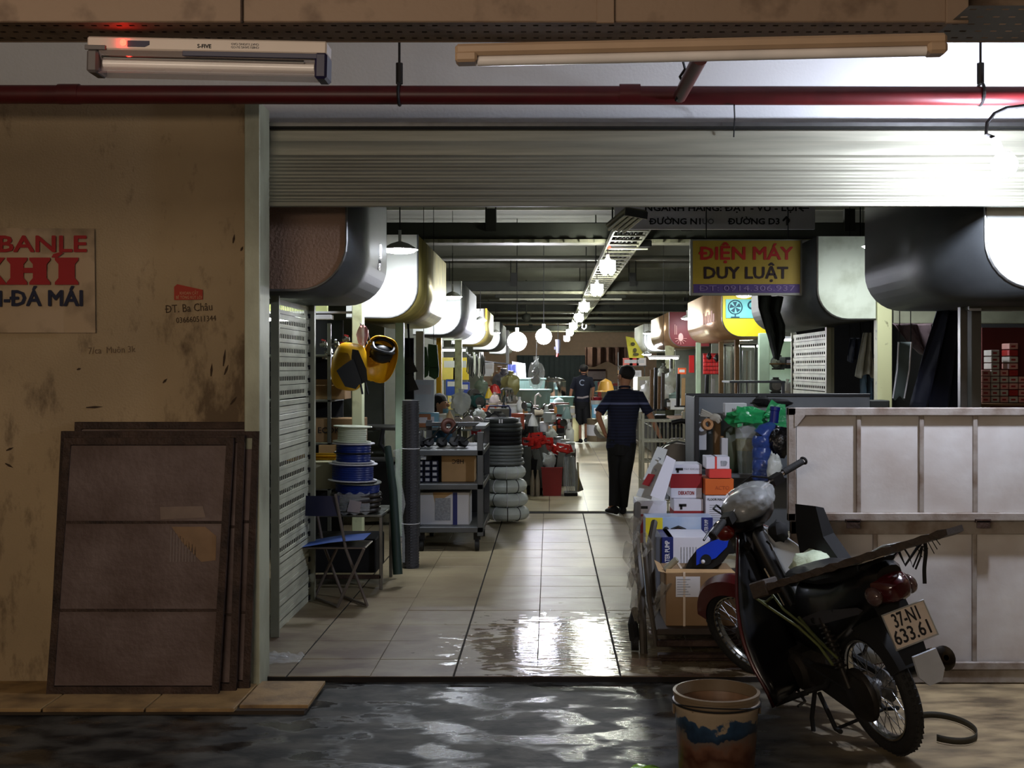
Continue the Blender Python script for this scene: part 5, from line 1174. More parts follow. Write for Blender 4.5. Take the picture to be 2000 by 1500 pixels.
for k in range(5):
    o = T('black_hose_coil', ['lowest', 'second lowest', 'middle', 'second highest', 'highest'][k] + ' of the thick black hose coils in the coil stack', 'coil', (cx_ - .03, 12.4, .822 + .046 * k), 'black hose coils of the stack')
    B().torus((0, 0, .024), .175 - .008 * (k % 2), .026, n=32, m=8).torus((0, 0, .024), .135, .022, n=28, m=6).build('hose', m_black if k < 3 else M('dark_grey_hose', (48, 52, 50), .5), o, smooth=True)
o = T('dark_hose_coil', 'dark grey coil with white tags on top of the coil stack', 'coil', (cx_ - .045, 12.4, 1.055)); B().torus((0, 0, .022), .16, .025, n=32, m=8).torus((0, 0, .03), .12, .024, n=28, m=6).build('hose', MATS['dark_grey_hose'], o, smooth=True)
B().box(-.02, -.005, -.19, -.185, 0, .04).box(.005, .02, -.19, -.185, 0, .04).build('tag', m_paper, o)
o = B().cbox(-.2, .2, -.2, .2, 0, .033, .004).build('pallet', m_dwood, loc=(cx_, 12.4, .001)); tag(o, 'small dark wooden pallet under the white coils', 'pallet')
for k in range(9):
    o = B().torus((0, 0, .02), .10, .02, n=20, m=6).build('silver_coil', M('silver_foil', (170, 172, 166), .2, .8, bump=.6), loc=(cx_ + .16, 12.78, .36 + .042 * k), smooth=True); tag(o, 'silvery coil, %s in the column behind the coil stack' % UPW[k], 'coil', 'silvery coils behind the stack')
# ---------------------------------------------------------------- red bins with red-handled tools
Yr = 15.1
rb_ = T('red_bin', 'square red plastic bin with a white bag, standing on the aisle floor', 'bin', at(1078, Yr, 0))
wv = .135
B().loft([[Vector((s * (wv - .02), t_ * (wv - .02), .0)) for s, t_ in ((-1, -1), (1, -1), (1, 1), (-1, 1))], [Vector((s * wv, t_ * wv, .36)) for s, t_ in ((-1, -1), (1, -1), (1, 1), (-1, 1))]], cap=False).box(-wv + .02, wv - .02, -wv + .02, wv - .02, .0, .01).build('bin', m_red, rb_)
B().tube([(-wv, -wv, .36), (wv, -wv, .36), (wv, wv, .36), (-wv, wv, .36)], .008, 6, closed=True).build('rim', m_red, rb_)
o = B().ball(at(1072, Yr, .43), (.09, .07, .11), 12, 8, .5, 3).build('white_bag', m_bag, smooth=True); tag(o, 'white plastic bag bulging out of the red bin', 'plastic bag')
bk2 = T('black_bin', 'black bin left of the red one, full of red-handled tools', 'bin', at(1044, Yr + .1, 0))
B().lathe([(.001, 0), (.10, 0), (.125, .45), (.115, .45), (.09, .02), (.001, .02)], n=20).build('bin', m_black, bk2, smooth=35); B().torus((0, 0, .45), .12, .008, n=20, m=6).build('rim', m_dark, bk2)
def red_tool(c, az, el, k, nth=0):
    t = T('red_handled_saw', 'red-handled tool, %s of those sticking out of the bins' % NTH[nth], 'tool', c, 'red-handled tools in the bins', rot=(el, 0, az))
    B().cbox(-.012, .012, -.05, .05, -.5, 0, .004).build('blade', m_galv, t)
    b = B(); b.obox((0, .0, .03), (.03, .17, .035)).obox((0, .07, .07), (.03, .03, .09)).obox((0, -.07, .065), (.03, .03, .08)).obox((0, 0, .10), (.03, .15, .03)); b.build('handle', M('bright_red_plastic', (196, 40, 30), .4, var=.1), t)
for k, (px, py) in enumerate(((1030, 868), (1040, 862), (1050, 858), (1058, 866), (1066, 874), (1075, 880), (1046, 874), (1062, 884), (1086, 884), (1098, 880), (1108, 884), (1070, 868))):
    red_tool(P(px, py + 4, Yr + .05 * (k % 3)), 1.3 + .5 * math.sin(k * 2.1), .35 * math.sin(k * 1.7), k, sorted(range(12), key=lambda q: (1030, 1040, 1050, 1058, 1066, 1075, 1046, 1062, 1086, 1098, 1108, 1070)[q]).index(k))
gb2 = T('saw_rack', 'grey rack of long blades in film at the right end of the red bins', 'rack', at(1114, Yr - .05, 0))
for k in range(5): B().obox((-.055 + k * .026, .0, .27), (.008, .16, .46), (0, -.06, 0)).build('blade', M('blue_grey_steel', (84, 104, 110), .35, .6), gb2)
B().cbox(-.08, .09, -.1, .1, 0, .05, .005).build('base', m_black, gb2)
b = B()
b.grid(lambda u, v: (-.09 + .19 * u, -.11 + .01 * math.sin(u * 14), .04 + .46 * v), 10, 8); b.build('film', m_film, gb2, smooth=True)
tb2 = B().tube([at(1128, Yr, .05), at(1130, Yr, .2), at(1128, Yr, .42)], .012, 6).build('yellow_edge', M('mustard_paint', (140, 120, 50), .6)); tag(tb2, 'mustard tube at the right end of the red bins', 'tube')
# white and grey bottles by black bin
for k, (px, lb) in enumerate(((1040, 'left of two grimy beige bottles at the foot of the black bin'), (1050, 'right of two grimy beige bottles at the foot of the black bin'))):
    o = B().lathe([(.001, 0), (.028, 0), (.03, .02), (.03, .2), (.018, .26), (.012, .30), (.012, .33), (.001, .33)], at(px, Yr - .12, 0), n=14).build('bottle', M('grimy_beige_plastic', (146, 132, 112), .5), smooth=35); tag(o, lb, 'bottle')
# ================================================================ RIGHT: trolley of boxes
pt = T('box_trolley', 'low platform trolley with film-wrapped uprights carrying the pump boxes', 'trolley', at(1340, 6.9, 0))
m_pw = M('dark_platform', (58, 48, 40), .6, .2, var=.3)
xa_ = P(1282, 0, 6.6).x
B().cbox(xa_, xa_ + .85, 6.58, 8.6, .13, .165, .005).build('platform', m_pw, pt, world=True)
B().cbox(xa_, xa_ + .85, 6.56, 6.60, .07, .105, .004).cbox(xa_ + .02, xa_ + .8, 6.52, 6.56, .0, .03, .004).build('front_rail', m_rustf, pt, world=True)
B().cbox(xa_, xa_ + .9, 6.48, 6.54, .025, .045, .003).build('kick_bar', m_rustf, pt, world=True)
m_up = M('wrapped_upright', (66, 60, 52), .5, var=.4)
B().tube([P(1258, 1290, 6.7), P(1252, 1150, 6.75), P(1243, 1060, 6.9), P(1245, 985, 7.2)], .022, 8).build('upright', m_up, pt, world=True, smooth=True)
B().tube([P(1282, 1262, 6.6), P(1268, 1170, 6.6), P(1258, 1060, 6.7)], .014, 8).build('upright', m_up, pt, world=True, smooth=True)
B().tube([P(1275, 1180, 6.7), P(1270, 1060, 6.9), P(1278, 1020, 7.1)], .02, 8).build('upright', m_up, pt, world=True, smooth=True)
for px, py in ((1240, 1255), (1262, 1290), (1390, 1290)):
    B().cyl(P(px, py, 6.75) - Vector((.02, 0, 0)), P(px, py, 6.75) + Vector((.02, 0, 0)), .045, 18).build('caster', m_rubber, pt, world=True, smooth=35)
b = B(); b.tube([P(1240, 1250, 6.75), P(1236, 1220, 6.75), P(1244, 1190, 6.8)], .03, 8); b.build('caster_fork', m_black, pt, world=True)
for k, pts in enumerate((((1232, 1060), (1226, 1090), (1238, 1110), (1230, 1150)), ((1245, 1010), (1238, 1040), (1246, 1070), (1236, 1100)), ((1250, 1040), (1262, 1058), (1268, 1072), (1258, 1086)), ((1300, 1140), (1290, 1165), (1278, 1190), (1272, 1215)), ((1236, 1120), (1244, 1150), (1238, 1185), (1246, 1215)))):
    pp = [P(x, y, 6.62) for x, y in pts]
    b = B(); b.grid(lambda u, v: (pp[0].lerp(pp[1], u * 3) if u < .333 else pp[1].lerp(pp[2], u * 3 - 1) if u < .667 else pp[2].lerp(pp[3], min(1, u * 3 - 2))) + Vector((.07 * (v - .5) * (1 - .5 * u), .02 * math.sin(v * 5 + u * 9), .01 * math.sin(v * 9))), 12, 5)
    o = b.build('torn_film', M('grimy_film', (150, 146, 134), .3, var=.3, alpha=.5, bump=.8, bscale=20), smooth=True); tag(o, ['torn white film hanging lowest at the left edge of the box trolley', 'strip of film beside the top of the trolley upright', 'knot of pale film on the trolley upright by the blue pump box', 'film drooping between the upright and the tied brown carton', 'film wound round the foot of the trolley upright'][k], 'plastic film')
# tied cardboard carton
c1 = T('tied_carton', 'brown carton tied with a pale strap, shipping label on its face', 'box', Vector(((P(1300, 0, 6.65).x + P(1438, 0, 6.65).x) / 2, 6.82, .166)))
B().cbox(-.198, .198, -.17, .17, 0, P(0, 1119, 6.65).z - .166, .004).build('carton', m_card, c1)
hz = P(0, 1119, 6.65).z - .166
B().add([(-.198, -.17, hz), (-.198, .17, hz), (-.235, .17, hz + .02), (-.24, -.17, hz + .01)], [(0, 1, 2, 3)]).add([(-.2, -.17, hz), (.198, -.17, hz), (.18, -.12, hz + .012), (-.19, -.12, hz + .015)], [(0, 1, 2, 3)]).build('flap', m_card2, c1)
B().box(-.101, -.088, -.173, -.1695, 0, hz).box(-.101, -.088, -.17, .17, hz, hz + .003).build('strap', M('pale_strap', (206, 188, 166), .5), c1)
B().box(-.142, -.005, -.1725, -.170, .165, .28).build('shipping_label', m_paper, c1)
b = B()
for k in range(7): b.box(-.135, -.06 - .01 * (k % 3), -.1735, -.1725, .178 + k * .014, .182 + k * .014)
b.build('label_print', MATS['grey_print'], c1)
rw = B().tube([P(1300, 1112, 6.72), P(1322, 1092, 6.7)], .018, 10).build('cardboard_tube', M('shiny_grey_tube', (170, 168, 150), .2, .2), smooth=True); tag(rw, 'short shiny tube lying on the corner of the tied carton', 'tube')
# blue and black power-tool housing on the carton
tl = T('blue_machine_cover', 'blue and black plastic machine cover with a round hole, lying on the tied carton', 'machine', P(1385, 1090, 6.8))
pf = [(1336, 1116), (1345, 1094), (1362, 1072), (1388, 1056), (1430, 1040), (1432, 1070), (1412, 1098), (1380, 1117)]
B().loft([[P(x, y, 6.72) for x, y in pf], [P(x, y, 6.98) for x, y in pf]]).build('black_base', m_dark, tl, world=True)
pf = [(1360, 1074), (1388, 1058), (1426, 1045), (1420, 1068), (1398, 1090), (1360, 1104)]
B().loft([[P(x, y, 6.70) for x, y in pf], [P(x, y, 6.72) for x, y in pf]]).build('blue_shell', M('vivid_blue_shell', (24, 60, 190), .35, coat=.4), tl, world=True)
B().cyl(P(1379, 1093, 6.69), P(1379, 1093, 6.70), .03, 20).build('round_hole', m_black, tl, world=True); B().ball(P(1373, 1097, 6.685), .012, 10, 6).build('white_knob', m_paper, tl, world=True)
# WATER PUMP box
m_wpw = M('white_box_print', (212, 212, 222), .5, var=.03)
wx0, wx1 = P(1281, 0, 7.1).x, P(1385, 0, 7.1).x; wz0, wz1 = P(0, 1122, 7.1).z, P(0, 1049, 7.1).z
wp = T('water_pump_box', 'blue and white water pump box with the blue side lettered upright', 'box', Vector((wx0, 7.1, .42)))
B().cbox(wx0 + .07, wx1, 7.1, 7.45, .166, wz1, .003).build('carton', m_wpw, wp, world=True)
B().cbox(wx0 + .035, wx0 + .105, 7.098, 7.45, .166, wz1, .002).build('blue_side', m_navy, wp, world=True)
B().cbox(wx0, wx0 + .036, 7.11, 7.45, .166, wz1, .002).build('grey_side', M('grey_box_side', (96, 98, 104), .6), wp, world=True)
text('lettering', 'WATER PUMP', .04, (wx0 + .07, 7.096, (P(0, 1112, 7.1).z + P(0, 1056, 7.1).z) / 2), (PI / 2, -PI / 2, 0), m_txt_white, wp, bold=.02, ext=.0005, world=True, width=P(0, 1056, 7.1).z - P(0, 1112, 7.1).z)
b = B()
for k in range(6): b.box(wx0 + .15 + .018 * k, wx0 + .155 + .018 * k, 7.098, 7.1, wz1 - .25 + .02 * (k % 2), wz1 - .06)
b.build('fine_print', MATS['grey_print'], wp, world=True)
B().cbox(wx1 - .1, wx1 + .02, 7.2, 7.5, .166, wz1 - .02, .003).build('carton', m_wpw, wp, world=True)
# colourful pump box behind
qx0, qx1 = P(1261, 0, 7.55).x, P(1392, 0, 7.55).x; qz1 = P(0, 1010, 7.55).z
cb_ = T('pump_picture_box', 'yellow and sky-blue pump box with a picture of a pump, behind the white one', 'box', Vector((qx0, 7.55, .4)))
B().cbox(qx0, qx1, 7.55, 7.75, .166, qz1, .003).build('carton', M('sky_blue_print', (128, 164, 206), .4, col2=(196, 206, 222), scale=5), cb_, world=True)
B().box(qx0, P(1294, 0, 7.55).x, 7.546, 7.551, .3, qz1 - .004).build('yellow_panel', M('lemon_print', (224, 206, 40), .5), cb_, world=True)
B().box(P(1370, 0, 7.55).x, qx1, 7.546, 7.551, .3, qz1 - .002).build('blue_panel', m_navy, cb_, world=True)
text('lettering', 'WATER PUMP', .035, (P(1380, 0, 7.54).x, 7.544, P(0, 1030, 7.54).z), (PI / 2, -PI / 2, 0), m_txt_white, cb_, ext=.0004, world=True, width=P(0, 1016, 7.5).z - P(0, 1046, 7.5).z)
b = B().tube([P(x, y, 7.54) for x, y in ((1306, 1045), (1312, 1034), (1325, 1029), (1338, 1034), (1342, 1046))], .009, 8); b.ball(P(1301, 1036, 7.54), (.02, .006, .025), 10, 6); b.build('pump_handle_print', m_dark, cb_, world=True)
B().ball(P(1323, 1040, 7.545), (.05, .006, .028), 14, 8).build('pump_body_print', M('reddish_print', (140, 96, 92), .5), cb_, world=True)
# stacked red and white machine boxes
m_crim = M('crimson_print', (140, 20, 26), .5, var=.1)
def mbox(px0, px1, py1, py0, Y, label, textb=None, top=None, dep=.26):
    xa2, xb2 = P(px0, 0, Y).x, P(px1, 0, Y).x; za, zb2 = P(0, py0, Y).z, P(0, py1, Y).z
    r_ = T('machine_box', label, 'box', Vector(((xa2 + xb2) / 2, Y + dep / 2, za)), None); X = (xb2 - xa2) / 2; Hh = zb2 - za; D = dep / 2
    B().cbox(-X, X, -D, D, 0, Hh, .003).build('carton', m_wpw, r_)
    return r_, X, Hh, D
r_, X, Hh, D = mbox(1310, 1371, 907, 973, 8.0, 'upper red and white machine box with a drill picture')
B().box(-X - .001, X + .001, -D - .001, D, Hh * .3, Hh * .72).build('red_band', m_crim, r_); text('lettering', 'DEKATON', .035, (0, -D - .003, Hh * .15), FACE, m_crim, r_, bold=.02, ext=.0004, width=X * 1.0)
B().obox((-X * .45, -D - .002, Hh * .86), (.05, .003, .016)).obox((-X * .55, -D - .002, Hh * .82), (.015, .003, .03)).build('tool_picture', m_dark, r_); text('lettering', 'MAY KHOAN', .02, (X * .35, -D - .002, Hh * .86), FACE, MATS['grey_print'], r_, ext=.0003, width=X)
r_, X, Hh, D = mbox(1316, 1374, 975, 1040, 7.95, 'lower red and white machine box under the other')
B().box(-X - .001, X + .001, -D - .001, D, 0, Hh * .65).build('red_band', m_crim, r_); B().obox((-X * .4, -D - .002, Hh * .82), (.05, .003, .018)).obox((-X * .5, -D - .002, Hh * .76), (.015, .003, .03)).build('tool_picture', m_dark, r_)
r_, X, Hh, D = mbox(1243, 1302, 978, 1060, 7.8, 'red and white machine box at the left edge of the stack, under film')
B().box(-X - .001, X + .001, -D - .001, D, 0, Hh * .68).build('red_band', m_crim, r_); B().obox((-X * .5, -D - .002, Hh * .84), (.05, .003, .018)).build('tool_picture', m_dark, r_)
fm = B().grid(lambda u, v: P(1236 + 70 * u, 968 + 14 * v + 6 * math.sin(u * 11), 7.78 - .08 * v), 14, 4).build('film_sheet', m_film, smooth=True); tag(fm, 'crumpled clear film over the left red and white box', 'plastic film')
r_, X, Hh, D = mbox(1378, 1430, 968, 1045, 7.9, 'white floor-machine box under the orange one')
text('lettering', 'FLOOR MACHINE', .022, (-.0, -D - .002, Hh * .9), FACE, m_txt_black, r_, bold=.02, ext=.0004, width=X * 1.7)
b = B()
for k in range(8): b.box(-X * .7, X * (.1 + .2 * (k % 3)), -D - .002, -D, Hh * .75 - k * .014, Hh * .75 - k * .014 + .004)
b.build('fine_print', MATS['grey_print'], r_)
r_, X, Hh, D = mbox(1378, 1432, 936, 967, 7.9, 'orange carton above the white floor-machine box')
B().cbox(-X - .003, X + .003, -D - .003, D + .003, 0, Hh + .002, .003).build('orange_sleeve', m_orange, r_); text('lettering', 'ACTO', .035, (X * .2, -D - .005, Hh * .45), FACE, M('dark_orange_print', (170, 72, 24), .6), r_, ext=.0003)
r_, X, Hh, D = mbox(1386, 1428, 917, 934, 7.9, 'flat bright red carton on the orange one', dep=.2)
B().cbox(-X - .002, X + .002, -D - .002, D, 0, Hh + .001, .002).build('red_sleeve', M('coral_red_card', (214, 60, 50), .6), r_)
r_, X, Hh, D = mbox(1379, 1425, 892, 916, 7.92, 'small white and red carton on top of the flat red one', dep=.18)
B().box(-X * .25, -X * .08, -D - .001, D, 0, Hh).build('red_stripe', M('coral_red_card'), r_); B().prism([(.02, .02), (.055, .02), (.065, .045), (.055, .055), (.02, .055)], -D - .003, -D - .001).build('arrow_mark', MATS['grey_print'], r_)
# long white boxes leaning
for k, (pts, lb, Yk) in enumerate((([(1284, 872), (1304, 878), (1272, 976), (1242, 968)], 'tall pale flattened carton leaning left of the red and white boxes', 7.75), ([(1302, 889), (1320, 899), (1297, 978), (1270, 968)], 'white carton with small tool pictures leaning in front of the pale one', 7.6))):
    r_ = T('leaning_carton', lb, 'box', P(pts[-1][0], 972, Yk))
    B().loft([[P(x, y, Yk + .0016 * (972 - y)) for x, y in pts], [P(x, y, Yk + .05 + .0016 * (972 - y)) for x, y in pts]]).build('carton', m_wpw if k else M('pale_grey_card', (186, 190, 186), .6), r_, world=True)
    b = B()
    for j in range(3):
        p = P((1302 - 8 * j) if k else (1288 - 8 * j), (922 + 14 * j) if k else (895 + 22 * j), Yk - .004 + .0016 * 60 - .02 * 1.0 * j)
        b.obox(p, (.022, .003, .008), (0, .5, 0)).obox(p + Vector((.004, 0, -.008)), (.006, .003, .014), (0, .5, 0))
    b.build('tool_picture', MATS['grey_print'], r_, world=True)
    if not k: B().add([P(x, y, Yk + .0) for x, y in ((1266, 925), (1280, 927), (1268, 950), (1254, 946))], [(0, 1, 2, 3)]).build('red_print', m_crim, r_, world=True)
# ---------------------------------------------------------------- grey open cart behind, filled with junk
gc = T('grey_metal_cart', 'open grey sheet-metal cart full of bags and cartons behind the motorbike', 'cart', at(1450, 9.3, 0))
cx0, cx1 = P(1356, 0, 9.0).x, P(1356, 0, 9.0).x + 1.5
zt2, zs2 = P(0, 772, 9.6).z, P(0, 926, 9.0).z
m_cart = M('cart_grey_sheet', (112, 116, 118), .5, .3, var=.25, scale=3)
B().cbox(cx0, cx1, 9.58, 9.6, .3, zt2, .003).build('back_panel', m_cart, gc, world=True)
B().cbox(cx0, cx0 + .02, 9.0, 9.6, .3, zt2, .003).build('side_panel', m_cart, gc, world=True)
B().cbox(cx0, cx1, 9.0, 9.6, zs2 - .03, zs2, .003).build('shelf', m_cart, gc, world=True)
B().cbox(cx0, cx0 + .035, 8.98, 9.02, 0, zt2 + .01, .003).build('post', m_dark, gc, world=True); B().cbox(cx0, cx1, 9.56, 9.62, zt2 - .01, zt2 + .015, .003).build('top_rail', m_dark, gc, world=True)
for x in (cx0 + .1, cx1 - .1): B().cyl((x - .03, 9.3, .09), (x + .03, 9.3, .09), .09, 20).build('wheel', m_rubber, gc, world=True, smooth=35)
B().cbox(cx0 + .05, cx1, 9.05, 9.1, .2, .3, .004).build('chassis', m_dark, gc, world=True)
# things on the cart shelf
Yc = 9.15
gl = T('work_gloves', 'pair of whitish work gloves draped over cartons at the left of the grey cart', 'gloves', P(1390, 812, Yc))
for k in range(4): B().tube([P(1392, 812, Yc), P(1382 - k * 2, 806 + k * 2, Yc - .01), P(1370 - k, 800 + k * 4, Yc - .02)], [.014, .011, .008], 7).build('finger', M('dirty_white_cotton', (176, 170, 156), .9), gl, world=True, smooth=True)
B().ball(P(1396, 815, Yc), (.045, .03, .03), 12, 8, .2).build('palm', MATS['dirty_white_cotton'], gl, world=True, smooth=True); B().tube([P(1398, 815, Yc), P(1406, 824, Yc)], [.03, .024], 8).build('cuff', MATS['dirty_white_cotton'], gl, world=True, smooth=True)
tp = T('tape_roll', 'tan roll of tape standing among the cartons at the left of the grey cart', 'tape', P(1381, 829, Yc)); B().lathe([(.022, -.02), (.045, -.02), (.045, .02), (.022, .02), (.022, -.02)], (0, 0, 0), (.3, -1, .2), 24).build('roll', m_tan, tp, smooth=35)
carton('white_carton', 'plain white carton at the left end of the grey cart shelf', at(1369, 9.3, .98), (.075, .1, .28), m_paper, tape=False)
carton('carton', 'narrow brown carton standing upright in the grey cart', at(1400, 9.3, zs2), (.05, .1, .42), m_card)
carton('carton', 'narrow cream carton right of the brown upright one in the cart', at(1409, 9.2, zs2), (.03, .1, .28), m_card2, tape=False)
carton('white_carton', 'white upright carton beside the dark green bag in the cart', at(1414, 9.1, zs2 + .001), (.05, .08, .27), m_paper, tape=False)
carton('white_carton', 'white carton with faint print under the green bags, grey cart', P(1435, 812, 9.25), (.17, .12, .1), m_paper, textb='Hung', tsize=.03, tape=False)
for k, (px, py, m_, lb) in enumerate(((1378, 862, m_card2, 'crumpled tan packing piece below the tape roll'), (1384, 880, m_dark, 'small black fitting on the cart shelf left'), (1374, 890, m_paper, 'white plastic piece at the left of the cart shelf'), (1386, 847, m_oil, 'brown metal fitting beside the tan packing piece'), (1378, 905, m_film, 'clear wrap at the bottom left of the cart shelf'))):
    o = B().ball((0, 0, 0), (.03, .03, .035), 10, 7, .5, k + 3).build('oddment', m_, loc=P(px, py, 9.15), smooth=True); tag(o, lb, 'oddment')
m_gbag = M('green_carrier_bag', (44, 168, 96), .3, var=.2, scale=14, alpha=.92, bump=.6, bscale=20)
gb_ = T('green_bag', 'crumpled green carrier bag spread over the tub in the grey cart', 'plastic bag', P(1458, 815, 9.0))
B().ball(P(1458, 815, 9.0), (.155, .12, .075), 22, 14, .5, 8).build('bag', m_gbag, gb_, world=True, smooth=True)
gb_ = T('green_bag', 'upright green carrier bag behind the dark blue bottle neck', 'plastic bag', P(1518, 805, 9.1))
B().loft([[P(x, y, 9.1 + o_) for x, y in ((1507, 780), (1518, 788), (1534, 790), (1536, 835), (1500, 832), (1496, 800))] for o_ in (-.05, 0, .06)]).build('bag', m_gbag, gb_, world=True)
bt = T('blue_water_bottle', 'big translucent blue water jug with a dark blue neck in the grey cart', 'bottle', P(1492, 925, 8.75))
m_bb = M('blue_bottle_plastic', (52, 78, 150), .16, var=.35, scale=14, alpha=.72, bump=.3, bscale=30, coat=.5)
cxx = P(1490, 0, 8.75).x
prof = [(0.001, 0), (.072, .0), (.08, .015), (.08, .05), (.073, .06), (.073, .07), (.08, .08), (.08, .14), (.073, .15), (.073, .16), (.08, .17), (.08, .23), (.073, .24), (.073, .25), (.082, .26), (.082, .30), (.07, .33)]
B().lathe([(r, z) for r, z in prof], Vector((cxx, 8.75, P(0, 938, 8.75).z)), n=24).build('body', m_bb, bt, world=True, smooth=60)
B().lathe([(.034, 0), (.034, .09), (.038, .095), (.038, .12), (.001, .125)], P(1511, 826, 8.75), (.1, 0, 1), 18).build('neck', M('dark_blue_cap', (12, 26, 100), .4), bt, world=True, smooth=35)
B().tube([P(1490, 853, 8.75), P(1497, 843, 8.75), P(1507, 834, 8.75), P(1511, 827, 8.75)], [.078, .074, .05, .034], 20).build('shoulder', m_bb, bt, world=True, smooth=True)
B().torus(P(1510, 865, 8.72), .045, .012, (0, 1, 0), 20, 8).build('handle', m_bb, bt, world=True, smooth=True)
tubb = T('clear_tub', 'see-through tub with olive and green stuff beside the blue jug', 'tub', P(1455, 925, 9.0))
B().lathe([(.001, 0), (.055, 0), (.085, .40)], P(1456, 926, 9.0), n=20).build('tub', m_film, tubb, world=True, smooth=35); B().lathe([(.001, .01), (.05, .01), (.066, .18), (.001, .18)], P(1456, 926, 9.0), n=16).build('green_fill', M('dark_green_stuff', (36, 76, 34), .8, var=.4), tubb, world=True); B().lathe([(.001, .181), (.066, .181), (.075, .27), (.001, .28)], P(1456, 926, 9.0), n=16).build('olive_fill', M('olive_stuff', (130, 130, 50), .8, var=.4), tubb, world=True)
db = B().ball(P(1432, 880, 9.15), (.085, .08, .19), 16, 10, .2, 2, sq=.3).build('dark_green_sack', M('murky_green_sack', (66, 76, 54), .5, var=.35), smooth=True); tag(db, 'murky green sack left of the see-through tub', 'sack')
bb2 = B().ball(P(1524, 862, 8.7), (.085, .08, .115), 16, 10, .3, 6).build('black_bag', M('glossy_black_bag', (14, 13, 13), .2, bump=.8, bscale=20), smooth=True); tag(bb2, 'glossy black plastic bag hanging behind the gate corner', 'plastic bag')
wbg = B().ball(P(1512, 915, 8.5), (.055, .06, .11), 14, 9, .35, 7).build('white_bag', m_bag, smooth=True); tag(wbg, 'whitish crumpled bag below the black bag, behind the handlebar', 'plastic bag')
hb2 = T('black_hoodie', 'black cloth bundle lying over the back edge of the grey cart', 'cloth', P(1490, 785, 9.55)); B().ball(P(1488, 783, 9.55), (.07, .06, .04), 14, 8, .3, 1).ball(P(1510, 787, 9.56), (.16, .05, .035), 14, 8, .3, 2).build('bundle', m_black, hb2, world=True, smooth=True)
for k, (px, py, m_, lb) in enumerate(((1528, 965, M('cream_scrap', (206, 184, 160), .8), 'cream scraps behind the motorbike handlebar, upper'), (1520, 985, m_paper, 'whitish paper scraps behind the headlight, lower'), (1532, 950, m_rust, 'rusty piece between the handlebar and the gate'))):
    o = B().ball((0, 0, 0), (.04, .04, .025), 10, 6, .6, k + 11).build('scrap_heap', m_, loc=P(px, py, 7.2), smooth=True); tag(o, lb, 'scrap')
o = B().cbox(-.3, .2, -.2, .2, 0, P(0, 1000, 7.2).z, .01).build('dark_crate', m_cart, loc=at(1530, 7.5, 0)); tag(o, 'grey crate behind the motorbike, topped with scraps', 'crate')
# long dark ledge with slats to the right of the cart, behind the gate
ld = T('stacked_boards', 'row of dark boards stacked behind the top of the white gate', 'boards', at(1680, 9.7, 1.2))
for k, (a_, b_) in enumerate(((1545, 1640), (1642, 1682), (1684, 1738))): B().cbox(P(a_, 0, 9.7).x, P(b_, 0, 9.7).x, 9.7, 9.9, P(0, 797, 9.7).z, P(0, 776 + 3 * k, 9.7).z, .006).build('board', M('dark_grey_board', (58, 60, 56), .7, var=.4), ld, world=True)
# second, black motorbike behind the boxes
mb = T('parked_motorbike', 'black parked motorbike mostly hidden behind the boxes and the grey cart', 'motorbike', at(1330, 10.2, 0))
B().loft([[P(1283, 885, 10.2) + Vector((0, y, z)) for y, z in ((-.1, -.04), (.1, -.04), (.08, .02), (-.08, .02))], [P(1310, 882, 10.2) + Vector((0, y, z)) for y, z in ((-.15, -.12), (.15, -.12), (.12, .08), (-.12, .08))], [P(1350, 888, 10.2) + Vector((0, y, z)) for y, z in ((-.16, -.22), (.16, -.22), (.13, .09), (-.13, .09))], [P(1400, 896, 10.2) + Vector((0, y, z)) for y, z in ((-.16, -.25), (.16, -.25), (.13, .09), (-.13, .09))]]).build('body', m_bpaint, mb, world=True, smooth=50)
B().tube([P(1284, 884, 10.0), P(1300, 868, 10.05), P(1322, 862, 10.05), P(1352, 868, 10.05)], .008, 8).build('chrome_trim', m_chrome, mb, world=True, smooth=True)
B().tube([P(1312, 826, 10.3), P(1330, 822, 10.3), P(1360, 826, 10.3)], .022, 10).tube([P(1345, 826, 10.3), P(1350, 850, 10.3), P(1352, 890, 10.3)], .03, 8).build('handlebar', m_dark, mb, world=True, smooth=True)
B().torus(at(1300, 10.25, .29), .24, .045, (.2, 1, 0), 32, 8).build('wheel', m_rubber, mb, world=True, smooth=True)
B().torus(at(1420, 10.25, .29), .24, .045, (.2, 1, 0), 32, 8).build('wheel', m_rubber, mb, world=True, smooth=True)
# white wire cage rack
cg = T('wire_rack', 'whitish wire rack with shelves between the man and the grey cart', 'rack', at(1300, 11.6, 0))
m_wr = M('cream_wire', (170, 168, 146), .5)
xA, xB = P(1256, 0, 11.6).x, P(1345, 0, 11.6).x
for k in range(6): 
    z = .1 + k * .2; b = B()
    for Yk in (11.6, 11.8, 12.0): b.cyl((xA, Yk, z), (xB, Yk, z), .008, 6)
    for j in range(7): b.cyl((xA + (xB - xA) * j / 6, 11.6, z), (xA + (xB - xA) * j / 6, 12.0, z), .006, 6)
    b.build('shelf', m_wr, cg, world=True)
for x in (xA, xB):
    for Yk in (11.6, 12.0): B().cyl((x, Yk, 0), (x, Yk, 1.18), .014, 8).build('post', m_wr, cg, world=True)
b = B()
for j in range(12): b.cyl((xA + (xB - xA) * j / 11, 12.0, .1), (xA + (xB - xA) * j / 11, 12.0, 1.1), .005, 5)
for j in range(5): b.cyl((xA, 11.6 + .1 * j, .1), (xA, 11.6 + .1 * j, 1.1), .005, 5)
b.build('wire', m_wr, cg, world=True)
